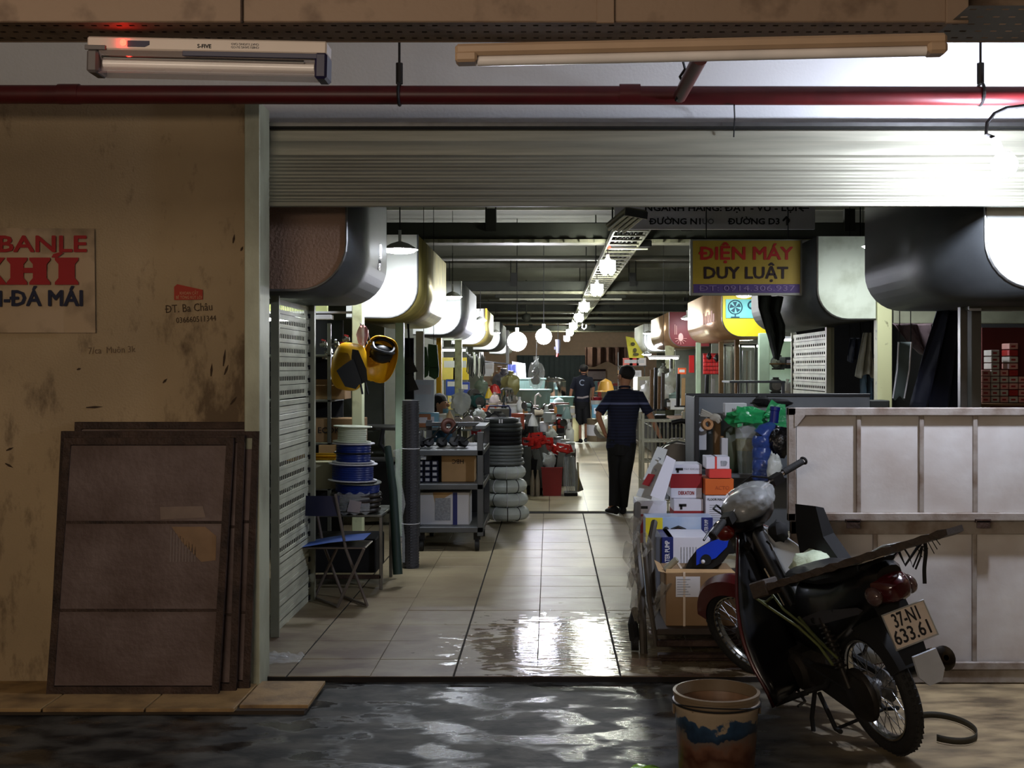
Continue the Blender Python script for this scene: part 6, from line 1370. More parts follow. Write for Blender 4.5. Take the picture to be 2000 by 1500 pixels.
# dark square frame above the cart
bf = T('black_table_frame', 'thin black table-like frame standing above the grey cart', 'frame', P(1480, 748, 11.2))
B().cbox(P(1425, 0, 11).x, P(1534, 0, 11).x, 11.0, 11.5, P(0, 748, 11).z, P(0, 744, 11).z, .003).build('top', m_dark, bf, world=True)
for px, w_ in ((1441, 2), (1458, 2), (1527, 6)): B().cbox(P(px, 0, 11).x, P(px + w_, 0, 11).x, 11.0, 11.03, .2, P(0, 746, 11).z, .002).build('leg', m_dark, bf, world=True)
# ---------------------------------------------------------------- signs
ys = 10.8
sg = T('shop_sign', 'yellow shop sign with red and black letters and a purple phone strip', 'sign', P(1458, 575, ys))
B().cbox(P(1348, 0, ys).x, P(1567, 0, ys).x, ys, ys + .05, P(0, 577, ys).z, P(0, 467, ys).z, .004).build('frame', M('grey_sign_frame', (150, 150, 140), .5, .3), sg, world=True)
B().box(P(1353, 0, ys).x, P(1563, 0, ys).x, ys - .004, ys, P(0, 572, ys).z, P(0, 470, ys).z).build('yellow_face', M('sign_yellow', (176, 148, 42), .55, var=.05), sg, world=True)
B().box(P(1354, 0, ys).x, P(1562, 0, ys).x, ys - .007, ys - .004, P(0, 572, ys).z, P(0, 555, ys).z).build('purple_strip', M('sign_purple', (88, 66, 124), .6), sg, world=True)
def stx(body, px, py, capx, wpx, m, bold, par, Y):
    return text('lettering', body, capx / F * Y * 1.38, P(px, py, Y - .008), FACE, m, par, bold=bold, ext=.0015, width=wpx / F * Y, world=True)
stx('ĐIỆN MÁY', 1457, 496, 25, 182, M('sign_red_letters', (186, 34, 24), .6, var=.05), .035, sg, ys)
stx('DUY LUẬT', 1456, 534, 23, 163, M('sign_black_letters', (40, 16, 14), .6, var=.05), .035, sg, ys)
stx('ĐT: 0914.306.937', 1459, 563.5, 11, 188, M('sign_lilac_letters', (140, 118, 160), .6, var=.05), .0, sg, ys - .004)
B().cyl((P(1380, 0, ys).x, ys + .02, P(0, 467, ys).z), (P(1380, 0, ys).x, ys + .02, 4.1), .005, 6).cyl((P(1540, 0, ys).x, ys + .02, P(0, 467, ys).z), (P(1540, 0, ys).x, ys + .02, 4.1), .005, 6).build('hanging_wire', m_black, sg, world=True)
y2 = 12.6
s2 = T('street_sign', 'unlit grey street sign with black letters half hidden by the shutter', 'sign', P(1424, 448, y2))
B().cbox(P(1200, 0, y2).x, P(1592, 0, y2).x, y2, y2 + .04, P(0, 448, y2).z, P(0, 372, y2).z, .004).build('board', M('grey_sign_board', (205, 204, 214), .6, var=.08), s2, world=True)
stx('NGÀNH HÀNG: ĐẠT - VŨ - LỢI', 1408, 407, 12, 295, m_txt_black, .03, s2, y2); stx('←', 1570, 407, 14, 20, m_txt_black, .03, s2, y2)
stx('ĐƯỜNG N1', 1320, 433, 12, 100, m_txt_black, .03, s2, y2); stx('UO', 1383, 433, 11, 22, M('faded_letter', (104, 102, 112), .6), .02, s2, y2)
stx('ĐƯỜNG D3', 1473, 433, 12, 100, m_txt_black, .03, s2, y2); stx('↑', 1536, 433, 17, 14, m_txt_black, .05, s2, y2)
B().cyl((P(1230, 0, y2).x, y2 + .02, P(0, 373, y2).z), (P(1230, 0, y2).x, y2 + .02, 4.1), .006, 6).cyl((P(1560, 0, y2).x, y2 + .02, P(0, 373, y2).z), (P(1560, 0, y2).x, y2 + .02, 4.1), .006, 6).build('hanging_wire', m_black, s2, world=True)
rc = tag(B().ball(P(1575, 479, 11.2), (.09, .05, .05), 14, 8, sq=.2).build('round_cover', m_wpw, smooth=True), 'pale rounded lamp cover peeking from behind the yellow sign', 'lamp cover')
# hanging dark tarp
tpn = [(1480, 575), (1482, 600), (1490, 625), (1500, 655), (1508, 680), (1514, 700), (1520, 704), (1526, 690), (1534, 660), (1534, 635), (1524, 610), (1530, 580)]
lf_ = tpn[:6]; rg_ = tpn[6:][::-1]
def tarp(u, v):
    i = v * 5; j = min(4, int(i)); t = i - j
    a = Vector(lf_[j]).lerp(Vector(lf_[j + 1]), t); c = Vector(rg_[j]).lerp(Vector(rg_[j + 1]), t); q = a.lerp(c, u)
    return P(q.x, q.y, 11.4) + Vector((0, .07 * math.sin(u * 13 + v * 2) * (1 - v * .4), 0))
o = B().grid(tarp, 24, 20).build('hanging_tarp', M('dark_green_tarp', (30, 36, 32), .8, var=.3), smooth=True); o.modifiers.new('t', 'SOLIDIFY').thickness = .01; tag(o, 'dark green tarp hanging in folds under the yellow sign', 'cloth')
# dark cloth column and clothes in the right stall
def drape(name, label, top, bot, y0, y1, Y, m, amp=.05, fr=14, cat='cloth', nu=20, nv=12, al=0):
    """top/bot: pixel x ranges; hangs from y0 to y1"""
    def f(u, v):
        xa, xb = top[0] + (bot[0] - top[0]) * v, top[1] + (bot[1] - top[1]) * v
        return P(xa + (xb - xa) * u, y0 + (y1 - y0) * v + 4 * math.sin(u * 8) * v, Y) + Vector((0, amp * math.sin(u * fr + v * 2), 0))
    o = B().grid(f, nu, nv).build(name, m, smooth=True); o.modifiers.new('t', 'SOLIDIFY').thickness = .006
    cb2 = B()
    for u in (.05, .95): p = f(u, 0); cb2.cyl(p, (p.x, p.y, 4.1), .004, 5)
    cb2.build('hanging_cord', m_black, o)
    return tag(o, label, cat)
m_navyc = M('navy_black_cloth', (14, 18, 36), .9, var=.2)
drape('hanging_cloth', 'long navy-black cloth hanging beside the aluminium post on the right', (1838, 1876), (1780, 1876), 590, 800, 8.9, m_navyc, .08)
drape('hanging_cloth', 'dark brown striped cloth swagged under the cream rail', (1742, 1838), (1800, 1822), 632, 690, 9.6, M('maroon_grey_cloth', (74, 58, 60), .9, var=.4, stretch=(8, 1, 1)), .06)
drape('woven_strap', 'dark woven band with pale edges hanging behind the cream post', (1756, 1780), (1744, 1766), 668, 778, 9.5, M('grey_webbing', (66, 76, 72), .8), .01, 3)
for px0, px1 in ((1755, 1744), (1780, 1766)):
    o = B().tube([P(px0, 668, 9.46), P((px0 + px1) / 2 + 3, 722, 9.46), P(px1, 778, 9.46)], .006, 6).build('strap_edge', m_paper); tag(o, 'pale %s edge cord of the dark woven band' % ('left' if px0 == 1755 else 'right'), 'cord')
drape('white_cloth', 'white rag hanging left of the cream post', (1686, 1702), (1672, 1708), 650, 735, 11.2, M('dull_white_cloth', (150, 150, 140), .9), .04)
drape('blue_cloth', 'blue-grey garment hanging below the white rag', (1680, 1708), (1684, 1708), 712, 790, 11.4, M('steel_blue_cloth', (66, 92, 112), .9, var=.3), .05)
drape('blue_jacket', 'dark blue jacket hanging inside the stall left of the white rag', (1660, 1684), (1658, 1686), 660, 705, 11.8, M('dark_blue_cloth', (34, 44, 66), .9), .05)
# red and white parcels in the last right stall
k = 0; ORD = ['bottom', 'second', 'third', 'fourth', 'fifth', 'sixth', 'seventh', 'eighth', 'ninth']
COLN = {1926: 'leftmost', 1944: 'second', 1962: 'third', 1980: 'tall fourth', 1999: 'fifth'}
for (px, py, w_, h_, c) in [(1926, 780 - 13 * i, 17, 12, 0) for i in range(5)] + [(1944, 780 - 13 * i, 16, 12, 1) for i in range(8)] + [(1962, 780 - 13 * i, 15, 12, i % 2) for i in range(5)] + [(1980, 780 - 13 * i, 17, 12, (i + 1) % 3) for i in range(9)] + [(1999, 780 - 13 * i, 17, 12, 0) for i in range(4)]:
    Yb = 9.3; x = P(px, 0, Yb).x; z = P(0, py + 6, Yb).z; hw = w_ / F * Yb / 2; hh = h_ / F * Yb
    rt = T('red_white_packet', '%s packet up in the %s column of packets, far right stall' % (ORD[(780 - py) // 13], COLN[px]), 'box', (x, Yb, z), 'wrapped packets stacked in the far right stall')
    B().cbox(-hw, hw, 0, .16, 0, hh * .95, .003).build('packet', M('pinkish_wrap', (190, 140, 130), .5) if c == 0 else (M('greyish_wrap', (176, 170, 160), .5) if c == 1 else M('red_wrap', (150, 30, 26), .5)), rt)
    B().box(-hw * .6, hw * .4, -.002, 0, hh * .3, hh * .6).build('print_patch', m_crim, rt); k += 1
o = B().box(P(1918, 0, 9.6).x, P(2100, 0, 9.6).x, 9.6, 9.62, 1.2, P(0, 640, 9.6).z).build('red_backboard', M('dull_red_board', (96, 34, 32), .8)); tag(o, 'dull red board behind the stacked packets at the right edge', 'board')
ls_ = T('packet_shelf', 'shelf carrying the wrapped packets behind the gate', 'shelf', (P(1960, 0, 9.3).x, 9.3, 1.0)); B().cbox(P(1905, 0, 9.3).x, 5, 9.2, 9.6, P(0, 792, 9.3).z, P(0, 787, 9.3).z, .004).build('board', m_wood, ls_, world=True); B().cbox(P(1915, 0, 9.3).x, P(1925, 0, 9.3).x, 9.2, 9.3, 0, P(0, 792, 9.3).z, .004).build('leg', m_wood, ls_, world=True)
tfx = T('tube_fixture', 'grey open-topped fixture with a bright end, right of the aluminium post', 'lamp', P(1900, 606, 8.2)); B().cbox(P(1893, 0, 8.2).x, 4.2, 8.2, 8.3, P(0, 606, 8.2).z, P(0, 594, 8.2).z, .004).build('housing', m_galv, tfx, world=True); B().cbox(P(1893, 0, 8.2).x, P(1916, 0, 8.2).x, 8.19, 8.2, P(0, 607, 8.2).z, P(0, 602, 8.2).z, .002).build('bright_end', m_paper, tfx, world=True)
# ================================================================ PEOPLE
def skin_body(name, pts, edges, rad, m, parent, root=0, sub=2):
    me = bpy.data.meshes.new(name); me.from_pydata([tuple(p) for p in pts], edges, [])
    o = bpy.data.objects.new(name, me); C.objects.link(o); o.parent = parent
    sk = o.modifiers.new('skin', 'SKIN'); sk.use_smooth_shade = True
    if not me.skin_vertices: 
        bm = bmesh.new(); bm.from_mesh(me); bm.verts.layers.skin.verify(); bm.to_mesh(me); bm.free()
    for i, r in enumerate(rad):
        v = me.skin_vertices[0].data[i]; v.radius = (r, r) if not isinstance(r, tuple) else r; v.use_root = (i == root)
    ss = o.modifiers.new('sub', 'SUBSURF'); ss.levels = sub; ss.render_levels = sub
    me.materials.append(m)
    return o
def hand_pts(pts, edges, rad, wrist_i, d, spread):
    """palm + five bent fingers growing from the wrist along direction d"""
    w_ = Vector(pts[wrist_i]); d = Vector(d).normalized(); s_ = Vector(spread).normalized(); dn = d.cross(s_)
    pi = len(pts); pts.append(w_ + d * .05); rad.append(.024); edges.append((wrist_i, pi))
    for k, (off, L) in enumerate(((-.022, .055), (-.007, .065), (.008, .062), (.022, .048))):
        a = len(pts); pts.append(w_ + d * .085 + s_ * off); rad.append(.0095); edges.append((pi, a))
        pts.append(w_ + d * (.085 + L * .5) + s_ * off * 1.1 + dn * .006); rad.append(.0085); edges.append((a, a + 1))
        pts.append(w_ + d * (.085 + L * .9) + s_ * off * 1.1 + dn * .022); rad.append(.007); edges.append((a + 1, a + 2))
    a = len(pts); pts.append(w_ + d * .035 - s_ * .035); rad.append(.011); edges.append((pi, a))
    pts.append(w_ + d * .07 - s_ * .052 + dn * .008); rad.append(.009); edges.append((a, a + 1))
def ell(c, rx, ry, n=18, tilt=0): return [Vector(c) + Vector((rx * math.cos(2 * PI * k / n), ry * math.sin(2 * PI * k / n), tilt * math.cos(2 * PI * k / n))) for k in range(n)]
def stripe_mat(name, base, lines, wide):
    m = M(name, base, .85, var=.2); nt = m.node_tree; b = nt.nodes['Principled BSDF']; L = nt.links.new; old = b.inputs['Base Color'].links[0].from_socket
    tc = nt.nodes.new('ShaderNodeTexCoord'); sp_ = nt.nodes.new('ShaderNodeSeparateXYZ'); L(tc.outputs['Object'], sp_.inputs[0])
    f = nt.nodes.new('ShaderNodeMath'); f.operation = 'FRACT'; d = nt.nodes.new('ShaderNodeMath'); d.operation = 'DIVIDE'; L(sp_.outputs[2], d.inputs[0]); d.inputs[1].default_value = .034; L(d.outputs[0], f.inputs[0])
    g = nt.nodes.new('ShaderNodeMath'); g.operation = 'LESS_THAN'; L(f.outputs[0], g.inputs[0]); g.inputs[1].default_value = .18
    x = nt.nodes.new('ShaderNodeMix'); x.data_type = 'RGBA'; L(g.outputs[0], x.inputs[0]); L(old, x.inputs[6]); x.inputs[7].default_value = (*lin(lines), 1)
    s1 = nt.nodes.new('ShaderNodeMath'); s1.operation = 'COMPARE'; L(sp_.outputs[2], s1.inputs[0]); s1.inputs[1].default_value = 1.235; s1.inputs[2].default_value = .012
    y = nt.nodes.new('ShaderNodeMix'); y.data_type = 'RGBA'; L(s1.outputs[0], y.inputs[0]); L(x.outputs[2], y.inputs[6]); y.inputs[7].default_value = (*lin(wide), 1)
    L(y.outputs[2], b.inputs['Base Color']); return m
def man(name, label, loc, J, m_shirt, m_trs, shorts=False, head_turn=0, rotz=0, m_shoe=m_black):
    root = T(name, label, 'person', loc, rot=(0, 0, rotz))
    g = lambda k: Vector(J[k])
    pel, chest, neck, head = g('pelvis'), g('chest'), g('neck'), g('head')
    pts = [pel, pel.lerp(chest, .5), chest, neck, neck.lerp(head, .45), head, head + Vector((0, .0, .06))]
    rad = [.105, .10, .10, .05, .062, .088, .07]; edges = [(0, 1), (1, 2), (2, 3), (3, 4), (4, 5), (5, 6)]
    for s_ in ('l', 'r'):
        i = len(pts); pts += [g('sh' + s_), g('el' + s_), g('wr' + s_)]; rad += [.05, .038, .026]; edges += [(2, i), (i, i + 1), (i + 1, i + 2)]
        d = pts[i + 2] - pts[i + 1]; hand_pts(pts, edges, rad, i + 2, J.get('hd' + s_, d), (0, 1, 0) if abs(d.normalized().y) < .8 else (1, 0, 0))
    for s_ in ('l', 'r'):
        i = len(pts); pts += [g('hip' + s_), g('kn' + s_), g('an' + s_), g('an' + s_) + Vector(J.get('toe' + s_, (0, .13, -.05)))]; rad += [.085, .055, .036, .028]; edges += [(0, i), (i, i + 1), (i + 1, i + 2), (i + 2, i + 3)]
    skin_body('body', pts, edges, rad, m_skin, root)
    # head details
    HT = Matrix.Translation(head) @ Matrix.Rotation(head_turn, 4, 'Z')
    n0 = B().ball((0, .095, -.01), (.014, .02, .022), 10, 8).xf(HT); n0.build('nose', m_skin, root, smooth=True)
    for s_ in (-1, 1):
        B().ball((.088 * s_, -.005, -.01), (.012, .022, .034), 10, 8).xf(HT).build('ear', m_skin, root, smooth=True)
        B().ball((.032 * s_, .078, .022), (.012, .008, .007), 8, 6).xf(HT).build('eye', m_txt_black, root, smooth=True)
    B().ball((0, .082, -.05), (.024, .008, .007), 10, 6).xf(HT).build('mouth', M('lip', (140, 80, 72), .5), root, smooth=True)
    B().ball((0, -.028, .042), (.093, .092, .088), 20, 14, .04, 3).xf(HT).build('hair', m_hair, root, smooth=True)
    # shirt
    b = B(); up = chest + Vector((0, 0, .06)); lo = pel + Vector((0, 0, J.get('hem', -.06)))
    b.loft([ell(lo, .165, .115), ell(lo + Vector((0, 0, .02)), .168, .118), ell(pel.lerp(chest, .3), .158, .115), ell(pel.lerp(chest, .7), .168, .122), ell(chest, .182, .125), ell((g('shl') + g('shr')) / 2 + Vector((0, 0, .01)), .19, .10), ell((g('shl') + g('shr')) / 2 + Vector((0, 0, .055)), .12, .085), ell(neck + Vector((0, 0, -.01)), .062, .062)])
    for s_ in ('l', 'r'):
        a, e = g('sh' + s_), g('el' + s_); b.tube([a.lerp(Vector((chest.x, chest.y, a.z)), .45), a, a.lerp(e, .5), a.lerp(e, .88)], [.07, .066, .055, .058], 14)
    b.build('shirt', m_shirt, root, smooth=60)
    b = B(); b.torus(neck + Vector((0, 0, .005)), .058, .012, (0, .15, 1), 18, 6).build('collar', m_shirt, root, smooth=True)
    # trousers
    b = B(); b.loft([ell(pel + Vector((0, 0, .06)), .152, .108), ell(pel, .162, .115), ell(pel + Vector((0, 0, -.1)), .165, .12), ell(pel + Vector((0, 0, -.17)), .14, .105)])
    for s_ in ('l', 'r'):
        h, kn, an = g('hip' + s_), g('kn' + s_), g('an' + s_)
        if shorts: b.tube([h + Vector((0, 0, .02)), h.lerp(kn, .5), kn + Vector((0, 0, -.03))], [.10, .10, .098], 16)
        else: b.tube([h + Vector((0, 0, .02)), h.lerp(kn, .5), kn, kn.lerp(an, .5), an + Vector((0, 0, .0))], [.10, .092, .076, .066, .058], 16)
    b.build('trousers', m_trs, root, smooth=60)
    for s_ in ('l', 'r'):
        an = g('an' + s_); t_ = Vector(J.get('toe' + s_, (0, .13, -.05))); t_.z = 0; t_.normalize()
        z0 = an.z - .085
        b = B(); c0 = Vector((an.x, an.y, z0))
        side = Vector((-t_.y, t_.x, 0))
        def rg(f, w_, h_): return [c0 + t_ * f + side * (w_ * math.cos(2 * PI * k / 12)) + Vector((0, 0, h_ / 2 + h_ / 2 * math.sin(2 * PI * k / 12))) for k in range(12)]
        b.loft([rg(-.07, .03, .06), rg(-.05, .042, .085), rg(0, .043, .095), rg(.08, .048, .06), rg(.15, .045, .045), rg(.185, .025, .03)]); b.build('shoe', m_shoe, root, smooth=True)
    return root
Yn = 13.07; s_n = F / Yn
def q_(px, py, y=0): return ((px - 1210) / s_n, y, (1005 - py) / s_n)
J1 = dict(pelvis=q_(1213, 858), chest=q_(1218, 795), neck=q_(1220, 757), head=q_(1221, 735, .02), shl=q_(1193, 773), shr=q_(1249, 774), ell=q_(1167, 810, -.06), wrl=q_(1180, 842, .02), elr=q_(1270, 812, -.02), wrr=q_(1286, 846, .0),
          hipl=q_(1203, 868), hipr=q_(1226, 868), knl=q_(1203, 925, .05), knr=q_(1220, 925, -.02), anl=q_(1199, 988, -.02), anr=q_(1217, 990, .10), toel=(-.05, .13, -.05), toer=(.0, .14, -.05), hem=-.10, hdl=(.25, .3, -.6))
man('person', 'man in a navy striped shirt and black trousers, nearest in the aisle, seen from behind', (P(1210, 0, Yn).x, Yn, 0), J1, stripe_mat('navy_striped_cotton', (14, 18, 40), (30, 36, 66), (92, 98, 132)), m_black, head_turn=.75)
Yf = 25.5; s_f = F / Yf
def q2(px, py, y=0): return ((px - 1137) / s_f, y, (866 - py) / s_f)
J2 = dict(pelvis=q2(1137, 783), chest=q2(1138, 752), neck=q2(1140, 731), head=q2(1140, 723, .01), shl=q2(1124, 741), shr=q2(1153, 741), ell=q2(1116, 762, .0), wrl=q2(1113, 781, .04), elr=q2(1159, 758), wrr=q2(1158, 772, .1),
          hipl=q2(1131, 790), hipr=q2(1143, 790), knl=q2(1131, 826, .03), knr=q2(1146, 824, .0), anl=q2(1133, 857, .0), anr=q2(1145, 856, .08), toel=(-.06, .12, -.05), toer=(.03, .13, -.05), hem=-.02)
m2 = man('person', 'farther man in a dark T-shirt with a round back print and black shorts', (P(1137, 0, Yf).x, Yf, 0), J2, M('dark_navy_jersey', (16, 20, 34), .85), m_black, shorts=True, m_shoe=m_dark)
c_ = Vector(q2(1137, 747)) + Vector((0, -.135, 0))
b = B()
for k in range(14):
    a = .9 + k * .33; b.obox(c_ + Vector((.055 * math.cos(a), -.0, .055 * math.sin(a))), (.02, .004, .018), (0, -a, 0))
b.build('back_print', M('pale_shirt_print', (150, 160, 180), .8), m2)
B().tube([Vector(q2(1127, 776, -.1)), Vector(q2(1137, 777, -.125)), Vector(q2(1149, 774, -.1))], .022, 8).build('waistband', M('pale_waistband', (150, 140, 140), .8), m2, smooth=True)
# seated shopkeeper behind the trolley (only head and shoulders show)
Yw = 13.6; s_w = F / Yw
def q3(px, py, y=0): return ((px - 862) / s_w, y, (963 - py) / s_w)
wm = T('person', 'seated shopkeeper with dark hair behind the trolley, mask pulled to the chin', 'person', (P(862, 0, Yw).x, Yw, .0))
zz = lambda py: H - (py - CY) / F * Yw
hd = Vector((0, 0, zz(791)))
pts = [Vector((-.02, 0, .52)), Vector((-.02, 0, .8)), Vector((0, 0, .98)), Vector((0, 0, zz(806))), hd - Vector((0, 0, .03)), hd + Vector((.0, 0, .02)), hd + Vector((0, 0, .06))]
rad = [.11, .10, .09, .045, .06, .082, .07]; ed = [(0, 1), (1, 2), (2, 3), (3, 4), (4, 5), (5, 6)]
for s_ in (-1, 1):
    i = len(pts); pts += [Vector((.05, .17 * s_, 1.0)), Vector((.12, .2 * s_, .78)), Vector((.3, .12 * s_, .74))]; rad += [.05, .036, .025]; ed += [(2, i), (i, i + 1), (i + 1, i + 2)]
    hand_pts(pts, ed, rad, i + 2, (1, 0, -.1), (0, 1, 0))
    i = len(pts); pts += [Vector((.05, .1 * s_, .5)), Vector((.42, .12 * s_, .5)), Vector((.42, .12 * s_, .08)), Vector((.54, .12 * s_, .03))]; rad += [.085, .055, .036, .028]; ed += [(0, i), (i, i + 1), (i + 1, i + 2), (i + 2, i + 3)]
skin_body('body', pts, ed, rad, M('fair_skin', (196, 150, 116), .5, var=.05), wm)
HT = Matrix.Translation(hd + Vector((0, 0, .01))) @ Matrix.Rotation(-2.0, 4, 'Z')
B().ball((0, .09, -.01), (.014, .022, .022), 10, 8).xf(HT).build('nose', MATS['fair_skin'], wm, smooth=True)
for s_ in (-1, 1): B().ball((.033 * s_, .074, .02), (.012, .008, .006), 8, 6).xf(HT).build('eye', m_txt_black, wm); B().ball((.083 * s_, 0, -.01), (.01, .02, .03), 8, 6).xf(HT).build('ear', MATS['fair_skin'], wm, smooth=True)
B().ball((0, .078, -.05), (.022, .008, .006), 8, 6).xf(HT).build('mouth', MATS['lip'], wm)
hh = B().ball((0, -.03, .04), (.09, .09, .088), 18, 12, .04, 4)
hh.ball((0, -.10, -.03), (.04, .05, .08), 10, 8, .2, 3).xf(HT).build('hair', m_hair, wm, smooth=True)
B().loft([ell((-.02, 0, .52), .15, .2), ell((-.02, 0, .8), .13, .17), ell((0, 0, .98), .12, .19), ell((0, 0, 1.05), .07, .1)]).tube([(.02, .15, 1.0), (.11, .2, .8), (.24, .14, .75)], [.07, .055, .045], 12).tube([(.02, -.15, 1.0), (.11, -.2, .8), (.24, -.14, .75)], [.07, .055, .045], 12).build('shirt', M('blue_blouse', (54, 92, 120), .8), wm, smooth=60)
B().loft([ell((0, 0, .54), .17, .2), ell((0, 0, .44), .17, .2)]).tube([(.05, .1, .5), (.42, .12, .5), (.42, .12, .1)], [.1, .08, .06], 12).tube([(.05, -.1, .5), (.42, -.12, .5), (.42, -.12, .1)], [.1, .08, .06], 12).build('trousers', m_black, wm, smooth=60)
B().grid(lambda u, v: (.06 * (u - .5) * 2, .085 - .03 * (2 * u - 1) ** 2, -.10 + .05 * v), 8, 4).xf(HT).build('face_mask', M('light_blue_mask', (120, 170, 190), .8), wm, smooth=True)
o = B().cyl((0, 0, 0), (0, 0, .40), .15, 20, .13).build('stool', m_red, loc=(wm.location.x - .02, Yw, 0)); tag(o, 'low stool under the seated shopkeeper', 'stool')

# ================================================================ MID AND FAR GOODS
def counter(name, label, x0, x1, Y0, Y1, z, m, cat='table'):
    c = T(name, label, cat, ((x0 + x1) / 2, Y0, 0))
    B().cbox(x0, x1, Y0, Y1, z - .03, z, .004).build('tabletop', m, c, world=True)
    for x in (x0, x1 - .04):
        for y in (Y0, Y1 - .04): B().cbox(x, x + .04, y, y + .04, 0, z - .03, .003).build('leg', m_steel, c, world=True)
    B().cbox(x0 + .05, x1 - .05, Y0 + .03, Y1 - .03, .15, z - .35, .01).build('lower_goods', m_dark, c, world=True)
    return c
counter('goods_table', 'goods table behind the trolley with cartons and the shopkeeper', -2.3, -.95, 12.0, 12.7, 1.02, m_galv)
counter('goods_table', 'long left goods table in the middle distance', -1.9, -.35, 14.9, 17.4, .86, m_galv)
counter('goods_table', 'left goods table behind the red bins', -1.2, .12, 18.2, 22.4, .86, m_wood)
counter('goods_table', 'far left goods table crowded with pots', -1.6, .3, 23.6, 27.0, .9, m_wood)
counter('goods_table', 'right goods table behind the near man', 1.85, 2.9, 15.4, 18.6, .88, m_wood)
counter('goods_table', 'far right goods table by the red glow', 1.75, 3.2, 20.0, 26.5, .95, m_wood)
CC = 0
def col_(c):
    return M('goods_%d_%d_%d' % c, c, .4, var=.15)
def item(kind, px, py, Y, s, c, label, rz=0.0, cat=None, group=None):
    """goods: px, py is the foot of the thing in the photograph, s its height in metres"""
    p = P(px, py, Y); m = col_(c) if isinstance(c, tuple) else c
    def root(nm, ct): return T(nm, label, cat or ct, p, group, rot=(0, 0, rz))
    if kind == 'motor':
        r = root('electric_motor', 'motor'); b = B().cyl((0, -s * .55, s * .5), (0, s * .55, s * .5), s * .38, 16)
        for k in range(8): b.cyl((0, -s * .45 + k * s * .12, s * .5), (0, -s * .41 + k * s * .12, s * .5), s * .43, 16)
        b.build('housing', m, r, smooth=35); B().box(-s * .35, s * .35, -s * .35, s * .35, 0, s * .12).build('foot', m_dark, r); B().box(-s * .18, s * .18, -s * .2, s * .2, s * .82, s * 1.0).build('terminal_box', m_dark, r); B().cyl((0, -s * .8, s * .5), (0, -s * .5, s * .5), s * .08, 8).cyl((0, -s * .62, s * .5), (0, -s * .56, s * .5), s * .3, 16).build('shaft_end', m_steel, r, smooth=35)
    elif kind == 'pot':
        r = root('metal_pot', 'pot'); B().lathe([(.001, 0), (s * .36, 0), (s * .4, s * .06), (s * .4, s * .8), (s * .43, s * .82), (s * .40, s * .84), (s * .36, s * .8), (s * .34, s * .1)], n=24).build('pot', m, r, smooth=40); B().lathe([(s * .41, s * .83), (s * .3, s * .92), (.02, s * .96), (.02, s), (.001, s)], n=24).build('lid', m, r, smooth=40)
    elif kind == 'bag':
        r = root('plastic_bag', 'plastic bag'); B().ball((0, 0, s * .42), (s * .36, s * .3, s * .42), 14, 10, .4, len(label) % 11).build('bag', m, r, smooth=True); B().cyl((0, 0, s * .78), (.02 * s, 0, s), s * .05, 8, s * .12).build('knot', m, r, smooth=True)
    elif kind == 'box':
        r = root('carton', 'box'); B().cbox(-s * .5, s * .5, -s * .35, s * .35, 0, s * .8, .004).build('carton', m, r); B().box(-s * .38, s * .3, -s * .353, -s * .35, s * .25, s * .6).build('label_patch', m_paper if c != m_paper else m_navy, r)
    elif kind == 'can':
        r = root('paint_can', 'can'); B().lathe([(.001, 0), (s * .4, 0), (s * .42, s * .03), (s * .42, s * .9), (s * .44, s * .93), (s * .36, s * .95), (.001, s * .95)], n=20).build('can', m, r, smooth=35); B().lathe([(s * .425, s * .25), (s * .425, s * .7)], n=20).build('label_band', m_paper, r)
    elif kind == 'bottle':
        r = root('bottle', 'bottle'); B().lathe([(.001, 0), (s * .18, 0), (s * .2, s * .05), (s * .2, s * .62), (s * .09, s * .78), (s * .07, s * .86), (.001, s * .86)], n=16).build('bottle', m, r, smooth=50); B().lathe([(s * .08, s * .86), (s * .08, s), (.001, s)], n=12).build('cap', m_paper, r, smooth=35)
    elif kind == 'vise':
        r = root('grinder', 'machine'); B().obox((0, 0, s * .15), (s * .5, s * .4, s * .3)).cyl((0, -s * .3, s * .55), (0, s * .3, s * .55), s * .25, 14).build('body', m, r, smooth=35)
        for y in (-1, 1): B().cyl((0, y * s * .34, s * .55), (0, y * s * .46, s * .55), s * .38, 18).build('wheel', m_steel, r, smooth=35)
    elif kind == 'chest':
        r = root('storage_chest', 'chest'); B().loft([[Vector((a * s * .5, b_ * s * .35, 0)) for a, b_ in ((-1, -1), (1, -1), (1, 1), (-1, 1))], [Vector((a * s * .56, b_ * s * .4, s * .7)) for a, b_ in ((-1, -1), (1, -1), (1, 1), (-1, 1))]]).build('body', m, r); B().cbox(-s * .6, s * .6, -s * .44, s * .44, s * .7, s * .78, .01).build('lid', m, r)
        for x in (-.3, 0, .3): B().box(s * (x - .03), s * (x + .03), -s * .41, -s * .36, s * .08, s * .66).build('rib', m, r)
    elif kind == 'faucet':
        r = root('white_tap', 'tap'); B().tube([(0, 0, 0), (0, 0, s * .7), (s * .05, 0, s * .9), (s * .2, 0, s), (s * .35, 0, s * .85)], s * .05, 8).build('spout', m, r, smooth=True); B().cyl((-s * .2, 0, s * .35), (s * .2, 0, s * .35), s * .05, 8).cyl((-s * .22, 0, s * .28), (-s * .22, 0, s * .45), s * .07, 8).build('handle', m, r, smooth=True)
    elif kind == 'lamp':
        r = root('lamp_head', 'lamp'); B().lathe([(.01, s), (s * .1, s * .9), (s * .3, s * .5), (s * .4, s * .1), (s * .42, 0), (s * .38, 0), (s * .26, s * .48)], n=18).build('shade', m, r, smooth=True); B().lathe([(s * .1, s * .3), (s * .16, s * .12), (.001, .0)], n=12).build('bulb', m_paper, r, smooth=True)
    elif kind == 'flat':
